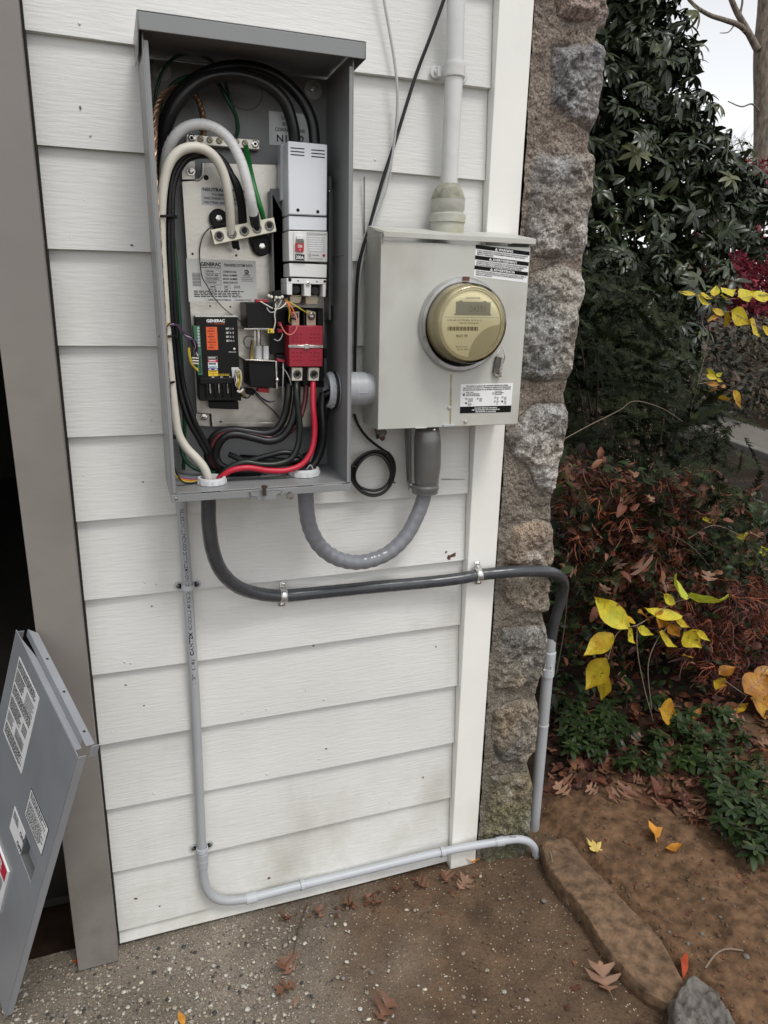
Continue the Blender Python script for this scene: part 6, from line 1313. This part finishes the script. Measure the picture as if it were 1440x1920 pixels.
def whorl(k, w, tilt, segs=4, fold=.25, droop=.25, seed=0, two=False):
    rs = np.random.default_rng(seed); LV, LQ = leaf_tpl(w, segs, fold, droop); V, Q = [], []
    for i in range(k):
        a = 2 * math.pi * i / k + rs.normal() * .2; t = tilt + rs.normal() * .22; s_ = rs.uniform(.7, 1.1)
        q = LV * s_; q = np.stack([q[:, 0], q[:, 1] * math.cos(t) - q[:, 2] * math.sin(t), q[:, 1] * math.sin(t) + q[:, 2] * math.cos(t)], -1)
        q = np.stack([q[:, 0] * math.cos(a) - q[:, 1] * math.sin(a), q[:, 0] * math.sin(a) + q[:, 1] * math.cos(a), q[:, 2]], -1); V.append(q); Q.append(LQ + len(LV) * i)
    return np.vstack(V), np.vstack(Q)
def cloud(name, tpls, pos, rot, scl, m, rnd, parent=None):
    V, Q, Rn, o = [], [], [], 0; pick = rng.integers(0, len(tpls), len(pos))
    for t, (TV, TQ) in enumerate(tpls):
        s_ = pick == t
        if not s_.any(): continue
        v, q = inst(TV, TQ, pos[s_], rot[s_], np.asarray(scl)[s_]); V.append(v); Q.append(q + o); o += len(v); base = np.asarray(rnd)[s_]
        nl = len(TV); Rn.append(np.repeat(base, nl) + np.tile(np.random.default_rng(t).uniform(-.08, .08, nl), s_.sum()) * 0)
    return fast_mesh(name, np.vstack(V), np.vstack(Q), m, np.clip(np.concatenate(Rn), 0, 1), True, parent)
def in_poly(poly, N, r=rng):
    P = np.array(poly, float); out = np.zeros((0, 2))
    while len(out) < N:
        c = r.uniform(P.min(0), P.max(0), (N * 3, 2)); ins = np.zeros(len(c), bool)
        for i in range(len(P)):
            a, b = P[i], P[(i + 1) % len(P)]
            with np.errstate(divide='ignore', invalid='ignore'): ins ^= ((a[1] > c[:, 1]) != (b[1] > c[:, 1])) & (c[:, 0] < (b[0] - a[0]) * (c[:, 1] - a[1]) / (b[1] - a[1]) + a[0])
        out = np.vstack([out, c[ins]])
    return out[:N]
def vol(poly, Y0, Y1, N, r=rng):
    c = in_poly(poly, N, r); Y = r.uniform(Y0, Y1, N); return np.array([U(a, b, y) for (a, b), y in zip(c, Y)])
# big evergreen shrub: clumps of leaf rosettes on woody limbs -----------------
RS = [(1150, -60, 3.3, .55), (1215, -60, 3.3, .36), (1165, 70, 3.2, .46), (1235, 105, 3.1, .28), (1120, 190, 2.9, .5), (1205, 210, 3.0, .42), (1290, 250, 3.0, .27), (1130, 330, 2.8, .46), (1240, 330, 2.8, .44), (1355, 320, 2.8, .24), (1405, 365, 2.8, .22), (1320, 410, 2.7, .34), (1190, 440, 2.7, .46), (1415, 430, 2.75, .22), (1110, 520, 2.5, .42), (1215, 550, 2.6, .42), (1290, 520, 2.6, .30), (1110, 640, 2.4, .40), (1200, 655, 2.4, .36), (1255, 640, 2.3, .22), (1090, 60, 3.2, .5), (1010, 200, 3.1, .42), (1000, 0, 3.3, .4), (1010, 400, 2.9, .42), (1020, 560, 2.7, .4)]
ctrs = np.array([U(a, b, c) for a, b, c, d in RS]); rad = np.array([d for *_, d in RS]); base = U(1220, 700, 3.0); base[2] = .02
sh = thing('rhododendron', base, 'tall dark evergreen shrub with long drooping leaves behind the stone corner', 'shrub')
pos, ax = [], []
for c, r_ in zip(ctrs, rad):
    n_ = int(900 * r_ ** 2) + 26; d = rng.standard_normal((n_, 3)); d /= np.linalg.norm(d, axis=1, keepdims=True); q = rng.uniform(.35, 1.12, n_) ** .7
    pos.append(c + d * (r_ * q)[:, None] * [1, 1, .82]); ax.append(d * .8 + [0, 0, .75])
pos = np.vstack(pos); ax = np.vstack(ax)
cloud('foliage', [whorl(8, .34, -.05, 4, .25, .3, 1), whorl(9, .32, -.35, 4, .3, .3, 2), whorl(7, .34, -.7, 4, .3, .25, 3), whorl(6, .36, .12, 4, .25, .35, 4), whorl(5, .33, -1.0, 4, .3, .2, 6)], pos, rand_rot(len(pos), ax, .28), rng.uniform(.05, .115, len(pos)), 'rhodo_leaf', np.clip(rng.normal(.42, .22, len(pos)), 0, 1), sh)
for c in ctrs[::2]:
    m1 = base + (c - base) * .5 + rng.normal(0, .12, 3); mb = MB('twig'); P = spline([base + rng.normal(0, .06, 3) * [1, 1, 0], m1, c], 6); mb.tube(P, np.linspace(.03, .008, len(P)), 7, 'twig_pale'); mb.build('limb', sh)
# yew with flat needle sprays ---------------------------------------------------
def spray(seed):
    rs = np.random.default_rng(seed); V, Q = [], []
    for i in range(24):
        t = i / 24
        for sg in (-1, 1):
            l = .16 * (1 - .55 * t) * rs.uniform(.8, 1.1); a = .95 + rs.normal() * .12; d = np.array([sg * math.sin(a), math.cos(a), .25 * rs.normal()]); b = np.array([0, t, -.12 * t * t]); n_ = np.array([d[1], -d[0], 0]) * .016; o = len(V)
            V += [b - n_, b + n_, b + d * l + n_ * .5, b + d * l - n_ * .5]; Q.append((o, o + 1, o + 2, o + 3))
    o = len(V); V += [(-.008, 0, 0), (.008, 0, 0), (.004, 1, -.12), (-.004, 1, -.12)]; Q.append((o, o + 1, o + 2, o + 3)); return np.array(V), np.array(Q)
yb = U(1180, 900, 1.4); yb[2] = .05
yw = thing('yew', yb, 'dark needle-leaved shrub with flat feathery sprays low by the stone corner', 'shrub')
pos = np.vstack([vol([(1078, 480), (1250, 560), (1330, 690), (1345, 800), (1300, 880), (1180, 900), (1050, 880), (1065, 700)], .7, 2.1, 900), vol([(1180, 700), (1400, 760), (1400, 880), (1250, 930)], .9, 1.5, 130), vol([(960, 520), (1075, 500), (1060, 900), (960, 900)], 1.0, 2.1, 300)])
pos = np.vstack([pos, vol([(1050, 860), (1330, 860), (1440, 940), (1440, 1090), (1240, 1100), (1050, 1130)], .36, .8, 300)]); pos = pos[pos[:, 2] > .05]
ax = np.array([.15, -.25, .9]); cloud('foliage', [spray(i) for i in range(5)], pos, rand_rot(len(pos), ax, .55), rng.uniform(.10, .2, len(pos)), 'yew_leaf', rng.uniform(0, 1, len(pos)) ** 1.4, yw)
for q in pos[::90]:
    mb = MB('twig'); P = spline([yb + rng.normal(0, .08, 3) * [1, 1, 0], (yb + q) / 2 + rng.normal(0, .08, 3), q], 5); mb.tube(P, np.linspace(.012, .002, len(P)), 6); mb.build('limb', yw)
# red maple far behind -------------------------------------------------------------
mbz = U(1400, 640, 8.0); mbz[2] = 0
rm = thing('red_maple', mbz, 'crimson leaved small maple tree far behind the evergreen shrub', 'tree')
st5 = np.array([(0, 0, 0), (.35, .12, .05), (.22, .4, 0), (.1, .3, .02), (0, 1, -.1), (-.1, .3, .02), (-.22, .4, 0), (-.35, .12, .05)]); sq5 = np.array([(0, 1, 2, 3), (0, 3, 4, 5), (0, 5, 6, 7)])
pos = np.vstack([vol([(1290, 330), (1440, 300), (1500, 420), (1500, 600), (1400, 610), (1290, 600), (1220, 580), (1220, 520), (1300, 440)], 6.6, 8.6, 3000), vol([(1260, 520), (1500, 420), (1500, 600), (1330, 615), (1230, 590)], 6.4, 8.0, 4600), vol([(1340, 420), (1400, 300), (1500, 280), (1500, 420)], 6.8, 8.4, 700)])
cloud('foliage', [(st5, sq5)], pos, rand_rot(len(pos), np.array([0, -.3, 1.0]), .6), rng.uniform(.07, .14, len(pos)), 'red_leaf', rng.uniform(0, 1, len(pos)), rm)
mb = MB('bark'); mb.tube(spline([mbz, mbz + [.05, 0, .7], mbz + [-.1, .1, 1.2]], 5), .05, 8); mb.build('trunk', rm)
for q in pos[::700]:
    mb = MB('twig'); mb.tube(spline([mbz + [-.05, .05, 1.0], (mbz + [0, 0, 1.3] + q) / 2, q], 5), np.linspace(.03, .004, 11), 6); mb.build('limb', rm)
# big tree on the right --------------------------------------------------------------
YT_ = 11.0
tb = U(1388, 640, YT_); tb[2] = -.05
bt = thing('tree', tb, 'large grey-brown tree trunk with bare limbs at the right edge', 'tree')
mb = MB('bark'); P = spline([tb, U(1393, 585, YT_), U(1402, 500, YT_), U(1417, 400, YT_), U(1428, 300, YT_), U(1431, 200, YT_), U(1430, 100, YT_), U(1438, 0, YT_), U(1446, -200, YT_)], 5); mb.tube(P, np.interp(np.arange(len(P)), [0, 10, 25, len(P) - 1], [.19, .145, .17, .15]), 16); mb.build('trunk', bt)
for L, r_ in (([(1420, 92), (1400, 55), (1378, 15), (1362, -30), (1350, -90)], .07), ([(1415, 78), (1390, 50), (1360, 38), (1330, 28), (1300, 8), (1270, -30)], .055), ([(1430, 60), (1455, 20), (1480, -30)], .08), ([(1425, 210), (1410, 195), (1390, 200), (1365, 190)], .02), ([(1395, 60), (1388, 30), (1392, 0), (1385, -30)], .03), ([(1420, 330), (1400, 300), (1385, 260)], .02), ([(1378, 45), (1366, 60), (1350, 62)], .015)):
    mb = MB('bark'); P = PX([(x, y, YT_ - .05) for x, y in L], None, 5); mb.tube(P, np.linspace(r_, r_ * .45, len(P)), 9); mb.build('limb', bt)
# thin leafless trees far off
def bare(seed, p, h):
    rs = np.random.default_rng(seed); mb = MB('bark')
    def br(q, d, L, r_, k_):
        e = q + d * L; m1 = (q + e) / 2 + rs.normal(0, L * .05, 3); mb.tube(spline([q, m1, e], 3), np.linspace(r_, r_ * .6, 7), 5)
        if k_:
            for _ in range(4):
                t = rs.uniform(.45, 1); br(q + d * L * t, norm(d + rs.normal(0, .5, 3) + [0, 0, .1]), L * rs.uniform(.45, .65), r_ * .5, k_ - 1)
    br(np.array(p, float), norm(np.array([rs.normal(0, .05), rs.normal(0, .05), 1])), h, h * .018, 5); return mb
for i, (px_, Y_) in enumerate(((1330, 20), (1375, 26), (1290, 24), (1450, 22))):
    p = U(px_, 600, Y_); p[2] = -.05; t = thing('bare_tree', p, ('thin bare tree far off left of the big trunk', 'thin bare tree farthest off beside the big trunk', 'thin bare tree far off behind the evergreen shrub', 'thin bare tree far off at the right edge')[i], 'tree', 'leafless trees far off'); bare(50 + i, p, 4.2).build('trunk_and_twigs', t)
# undergrowth beyond the path
pos = np.vstack([vol([(1230, 600), (1500, 590), (1500, 790), (1230, 760)], 5.4, 7.4, 5200), vol([(1060, 440), (1330, 560), (1330, 760), (1060, 760)], 3.2, 5.6, 2600)])
LT = leaf_tpl(.5, 2, .2, .2)
tag(cloud('undergrowth', [LT], pos, rand_rot(len(pos), np.array([0, -.4, .8]), .6), rng.uniform(.05, .11, len(pos)), 'far_leaf', rng.uniform(0, 1, len(pos)) ** 1.3), kind='stuff')
pos = np.stack([rng.uniform(2, 42, 9000), rng.uniform(17, 24, 9000), rng.uniform(-.1, 2.3, 9000) * rng.uniform(.5, 1, 9000)], -1)
tag(cloud('far_wood', [leaf_tpl(.6, 2, .2, .2)], pos, rand_rot(len(pos), np.array([0, -.6, .6]), .6), rng.uniform(.15, .4, len(pos)), 'far_leaf', rng.uniform(.2, 1, len(pos))), kind='stuff')
# dark low green filler under the leaves
pos = vol([(1045, 860), (1300, 880), (1440, 940), (1500, 960), (1500, 1440), (1030, 1420), (1030, 1100)], .40, 1.3, 8500); hz = soil_h(pos[:, 0], pos[:, 1]); pos = pos[pos[:, 2] > hz + .01]
tag(cloud('ground_cover', [leaf_tpl(.45, 3, .2, .25), leaf_tpl(.6, 3, .3, .3)], pos, rand_rot(len(pos), np.array([0, -.25, 1.0]), .5), rng.uniform(.02, .045, len(pos)), 'green_low', rng.uniform(0, 1, len(pos)) ** 2.0 * .8), kind='stuff')
# mound of lacy dried foliage
lb = U(1200, 1100, .8); lb[2] = .06
lc = thing('lace_maple', lb, 'low weeping shrub with dried red-brown threadlike leaves beside the stone', 'shrub')
def curl_tpl(seed):
    rs = np.random.default_rng(seed); V, Q = [], []
    for j in range(5):
        a = rs.uniform(-1.2, 1.2); b = rs.uniform(.3, 1.0); ph = rs.uniform(0, 6); o = len(V)
        for i in range(6):
            t = i / 5; x = math.sin(a) * t * b + .18 * math.sin(3.3 * t + ph) * t; y = math.cos(a) * t * b; z = -.55 * t * t * b + .2 * math.cos(4 * t + ph) * t; w_ = .028 * (1 - t * .6); V += [(x - w_, y, z), (x + w_, y, z + w_)]
        for i in range(5): q = o + 2 * i; Q.append((q, q + 1, q + 3, q + 2))
    return np.array(V), np.array(Q)
pos = np.vstack([vol([(1060, 860), (1180, 890), (1300, 890), (1330, 960), (1260, 1080), (1150, 1130), (1050, 1040)], .40, .95, 2000), vol([(1250, 1080), (1500, 1090), (1500, 1330), (1330, 1290), (1230, 1190)], .35, .8, 2300), vol([(1050, 1040), (1240, 1060), (1240, 1240), (1060, 1240)], .45, .9, 420)])
hz = soil_h(pos[:, 0], pos[:, 1]); pos = pos[pos[:, 2] > hz]
cloud('foliage', [curl_tpl(i) for i in range(6)], pos, rand_rot(len(pos), np.array([0, -.2, .9]), .5), rng.uniform(.045, .085, len(pos)), 'dry_lace', rng.uniform(0, 1, len(pos)) ** 1.3, lc)
for q in pos[::160]:
    mb = MB('twig'); P = spline([lb, (lb + q) / 2 + [0, 0, .08], q], 5); mb.tube(P, np.linspace(.006, .0012, len(P)), 5); mb.build('limb', lc)
pos = np.vstack([vol([(1050, 850), (1300, 870), (1440, 930), (1500, 1000), (1500, 1120), (1050, 1120)], .34, .75, 420), vol([(1050, 1100), (1500, 1100), (1500, 1330), (1250, 1330), (1050, 1250)], .36, .8, 260)]); hz = soil_h(pos[:, 0], pos[:, 1]); pos = pos[pos[:, 2] > hz]
tag(cloud('caught_leaf_litter', [(st5 * [.9, 1, 1.6], sq5), leaf_tpl(.5, 4, .5, .5), leaf_tpl(.7, 4, .6, .8)], pos, rand_rot(len(pos), np.array([0, -.4, .8]), .8), rng.uniform(.016, .045, len(pos)), 'brown_leaf', rng.uniform(0, 1, len(pos)) ** 1.1), kind='stuff')
# oak leaves caught in the plants and strewn on the bed: single things sharing a few meshes
protos = [leaf_strip('oak_leaf', ('leaf_oak', 'leaf_oak_pale', 'leaf_oak')[i % 3], out_oak((.34, .42, .5)[i % 3]), .062, rng.uniform(.1, .5), rng.uniform(.1, .5), 40 + i) for i in range(6)]
spots = []
for c in in_poly([(1050, 850), (1180, 850), (1440, 930), (1440, 1110), (1250, 1120), (1045, 1120)], 85): spots.append((U(c[0], c[1], rng.uniform(.32, .60)), 'brown oak leaf caught in the low shrubs beside the stone corner', 'oak leaves caught in the shrubs', .8))
for c in in_poly([(1025, 1380), (1150, 1330), (1440, 1330), (1440, 1480), (1300, 1560), (1150, 1500), (1030, 1500)], 75): spots.append((onground(c[0], c[1], .012), 'brown oak leaf strewn on the planted bed', 'oak leaves strewn on the bed', .35))
for i, (p, lab, grp, tl) in enumerate(spots):
    o = protos[i] if i < 6 else protos[i % 6].copy()
    if i >= 6: COL.objects.link(o)
    put(o, p, rng.uniform(0, 6.3), (rng.normal(0, tl) + .3, rng.normal(0, tl)), rng.uniform(.55, 1.05)); tag(o, lab, 'leaf', grp)
pos = np.array([onground(a, b, .004) for a, b in in_poly([(1030, 1300), (1500, 1300), (1500, 1520), (1330, 1560), (1180, 1470), (1030, 1490)], 900)])
tag(cloud('leaf_litter', [leaf_tpl(.6, 3, .5, .4), (st5 * [1.2, 1, 1.5], sq5)], pos, rand_rot(len(pos), np.array([0, 0, 1.0]), .45), rng.uniform(.02, .055, len(pos)), 'brown_leaf', rng.uniform(0, 1, len(pos)) ** 1.3), kind='stuff')
# rosette plants on the bed: one built with parts per kind, then copied
pl = []
for i in range(3):
    t = thing('pachysandra', (0, 0, 0), 'x', 'plant'); V, Q = whorl(7, .42, .12, 4, .2, .25, 70 + i); V2, Q2 = whorl(5, .42, -.25, 4, .2, .3, 90 + i)
    V = np.vstack([V * .034 + [0, 0, .06], V2 * .038 + [0, 0, .048]]); fast_mesh('foliage', V, np.vstack([Q, Q2 + len(V) - len(V2)]), 'green_low', np.repeat(np.clip(rng.normal((.35, .5, .2)[i], .14, len(V) // 15), 0, 1), 15), True, t); mb = MB('twig'); mb.tube(np.array([(0, 0, -.03), (.004, 0, .03), (0, 0, .07)]), .0016, 5); mb.build('stem', t); pl.append(t)
PS = [(c, 0) for c in in_poly([(1040, 1310), (1180, 1290), (1330, 1310), (1440, 1380), (1440, 1420), (1200, 1440), (1050, 1400)], 90)] + [(c, 1) for c in in_poly([(1325, 1440), (1450, 1410), (1450, 1610), (1370, 1600), (1330, 1540)], 46)]
for i, (c, kd) in enumerate(PS):
    p = onground(c[0], c[1] + 30, 0); src = pl[i % 3]; t = src
    if i >= 3:
        t = src.copy(); COL.objects.link(t)
        for ch in src.children: q = ch.copy(); COL.objects.link(q); q.parent = t
    t.location = p.tolist(); t.rotation_euler = (rng.normal(0, .2) + .15, rng.normal(0, .2), rng.uniform(0, 6.3)); k_ = rng.uniform(.75, 1.25); t.scale = (k_, k_, k_)
    tag(t, ('low green rosette plant between brown leaves in the bed', 'low green rosette plant in the dense patch at the right edge')[kd], 'plant', ('rosette plants across the bed', 'rosette plants at the right edge')[kd])
# yellow leaved saplings ------------------------------------------------------------------
def leafmesh(mbV, mbQ, mbR, b, tp, w, rnd, face):
    b = np.asarray(b); tp = np.asarray(tp); y = tp - b; L = np.linalg.norm(y); y = y / L; z = norm(np.asarray(face) - y * (np.asarray(face) @ y)); x = np.cross(y, z); o = sum(len(v) for v in mbV); V = []
    for i in range(8):
        t = i / 7; ww = w * L * .5 * .98 * (math.sin(math.pi * (t * .985 + .01) ** .80)) ** .9 * (1 - .45 * max(0, t - .55) / .45)
        for j in (-1, -.5, 0, .5, 1): V.append(b + y * t * L + x * ww * j + z * (L * (.13 * math.sin(t * 3.1 + rnd * 3) + .10 * abs(j) * w + .012 * math.sin(t * 16 + j * 3) * abs(j))))
    V = np.array(V); k0 = len(V); mbV.append(V); mbR.append(np.clip(rnd + .16 * fbm(V * 45, 3, int(rnd * 97)) - .10 * np.tile(np.abs([-1, -.5, 0, .5, 1]), 8) ** 3, .02, 1)); mbQ.append(np.array([(o + 5 * i + j, o + 5 * i + j + 1, o + 5 * i + 6 + j, o + 5 * i + 5 + j) for i in range(7) for j in range(4)]))
    vv, vq = [], []
    def vein(p0, p1, wd):
        q = o + k0 + len(vv); d = norm(np.cross(z, p1 - p0)) * wd; up = z * .0006; vv.extend([p0 - d + up, p0 + d + up, p1 + d * .5 + up, p1 - d * .5 + up]); vq.append((q, q + 1, q + 2, q + 3))
    for i in range(7): vein(V[5 * i + 2], V[5 * i + 7], L * .010)
    for i in range(1, 6):
        for j in (0, 4): vein(V[5 * i + 2], V[5 * (i + 1) + j] * .9 + V[5 * i + 2] * .1, L * .005)
    mbV.append(np.array(vv)); mbQ.append(np.array(vq)); mbR.append(np.full(len(vv), max(.1, rnd - .22)))
def sapling(label, basept, leaves, stems, Y, name='sapling'):
    t = thing(name, basept, label, 'sapling'); V, Q, R2 = [], [], []
    for i, (x0, y0, x1, y1, w_, rn) in enumerate(leaves):
        dy = rng.normal(0, .02); f = norm(CAM - U(x0, y0, Y)) + rng.normal(0, .28, 3) + [0, 0, .4]; leafmesh(V, Q, R2, U(x0, y0, Y), U(x1, y1, Y + dy), w_, rn, f)
    fast_mesh('foliage', np.vstack(V), np.vstack(Q), 'yellow_leaf', np.concatenate(R2), True, t)
    for L in stems: mb = MB('twig_pale'); mb.tube(spline([U(a, b, Y + (q[0] if q else 0)) for a, b, *q in L], 5), .0016, 6); mb.build('stem', t)
    return t
gb_ = onground(1225, 1350, 0)
sapling('slender sapling with large yellow leaves beside the stone corner', gb_, [
    (1286, 1121, 1266, 1076, .62, 1.0), (1294, 1119, 1366, 1115, .40, .97), (1262, 1132, 1246, 1113, .55, .85), (1171, 1173, 1119, 1121, .46, .80), (1270, 1160, 1216, 1137, .26, .78), (1186, 1171, 1170, 1150, .5, .6),
    (1193, 1176, 1228, 1191, .40, .85), (1229, 1187, 1274, 1212, .38, .72), (1257, 1160, 1302, 1177, .22, .62), (1277, 1181, 1318, 1217, .62, .72), (1302, 1181, 1335, 1203, .3, .7), (1149, 1195, 1095, 1226, .62, .58), (1139, 1235, 1097, 1294, .62, .62), (1140, 1254, 1124, 1315, .5, .62), (1173, 1179, 1193, 1207, .55, .74),
    (1190, 1155, 1222, 1166, .3, .30), (1223, 1150, 1246, 1176, .7, .35), (1255, 1168, 1275, 1195, .7, .30), (1284, 1222, 1298, 1236, .6, .45), (1227, 1328, 1272, 1340, .75, .42), (1240, 1170, 1262, 1188, .6, .36)],
    [[(1296, 1120), (1262, 1131), (1230, 1150), (1195, 1172), (1171, 1174)], [(1195, 1172), (1195, 1220), (1208, 1290), (1225, 1352)], [(1171, 1174), (1152, 1196), (1140, 1236)], [(1277, 1180), (1260, 1165), (1235, 1158)], [(1260, 1166), (1232, 1200), (1215, 1250), (1222, 1330)]], .26)
sapling('sapling with brown-orange broad leaves at the right edge', onground(1410, 1440, 0), [
    (1395, 1300, 1440, 1265, .9, .30), (1400, 1310, 1455, 1330, .9, .34), (1330, 1270, 1368, 1290, .4, .5), (1350, 1268, 1380, 1250, .8, .25), (1315, 1376, 1330, 1352, .6, .62), (1340, 1366, 1372, 1345, .7, .55), (1384, 1362, 1448, 1385, .8, .48), (1390, 1352, 1440, 1345, .7, .45), (1375, 1340, 1404, 1316, .5, .4), (1300, 1350, 1316, 1325, .5, .25), (1420, 1290, 1470, 1250, .8, .3)],
    [[(1440, 1250), (1400, 1305), (1375, 1345), (1384, 1400), (1400, 1440)], [(1400, 1305), (1350, 1270)], [(1380, 1360), (1330, 1372)]], .30)
sapling('horizontal twig of bright yellow leaves in front of the crimson maple', U(1440, 620, 1.1) * [1, 1, 0], [
    (1339, 558, 1344, 532, .55, .75), (1350, 552, 1382, 540, .5, .78), (1348, 556, 1372, 558, .35, .72), (1379, 560, 1420, 544, .5, .78), (1408, 560, 1452, 550, .5, .74), (1304, 556, 1334, 570, .4, .75), (1300, 553, 1275, 545, .24, .7), (1310, 552, 1340, 558, .3, .72), (1343, 594, 1327, 601, .45, .42), (1359, 587, 1361, 613, .55, .45), (1365, 582, 1413, 608, .5, .72), (1400, 602, 1428, 630, .65, .66), (1426, 612, 1452, 632, .35, .62), (1352, 590, 1338, 578, .4, .6)],
    [[(1275, 546), (1310, 556), (1340, 557), (1380, 560), (1450, 552), (1530, 560)], [(1343, 594), (1365, 584), (1400, 600), (1440, 620), (1530, 640)]], 1.1, 'leafy_twig')
sapling('upright twig with pale yellow and orange leaves above the garden path', U(1300, 760, 1.0) * [1, 1, 0], [
    (1340, 705, 1326, 692, .4, .78), (1342, 706, 1356, 698, .45, .80), (1341, 709, 1325, 702, .4, .74), (1342, 710, 1356, 716, .4, .72), (1345, 722, 1322, 718, .4, .25), (1345, 728, 1328, 736, .45, .22), (1350, 726, 1362, 722, .4, .28), (1356, 735, 1364, 754, .6, .42), (1370, 732, 1392, 766, .42, .42)],
    [[(1322, 664), (1312, 705), (1302, 745), (1296, 765), (1290, 840)], [(1308, 720), (1335, 716), (1345, 720), (1372, 734)]], 1.0, 'leafy_twig')
sapling('low yellow sprig among brown leaves at the right', onground(1400, 1060, 0), [(1395, 1010, 1378, 1000, .5, .72), (1395, 1010, 1408, 994, .5, .7), (1396, 1008, 1380, 1018, .5, .8), (1330, 978, 1318, 972, .7, .68), (1333, 977, 1346, 974, .7, .66), (1412, 1050, 1400, 1062, .6, .72), (1420, 1035, 1445, 1030, .5, .95)], [[(1396, 1008), (1398, 1030), (1405, 1060)], [(1332, 977), (1340, 1010), (1360, 1060)]], .50, 'leafy_twig')
for L, lab in (([(1028, 840, .5), (1100, 800, .55), (1160, 770, .6), (1190, 752, .6), (1240, 765, .6), (1280, 790, .6)], 'long thin arching bare twig across the dark needle shrub'), ([(1140, 995, .45), (1220, 990, .45), (1290, 1020, .42), (1330, 1060, .40)], 'thin bare twig curving over the brown leaves'), ([(1290, 1010, .4), (1340, 985, .4), (1400, 1010, .42)], 'thin pale twig beside the low yellow sprig'), ([(1120, 1075, .4), (1150, 1035, .4), (1165, 1010, .42)], 'short straight twig poking up from brown leaves')):
    mb = MB('twig_pale'); P = PX(L, None, 6); mb.tube(P, np.linspace(.0016, .0009, len(P)), 5); o = mb.build('twig'); origin_to(o, P[0]); tag(o, lab, 'twig')
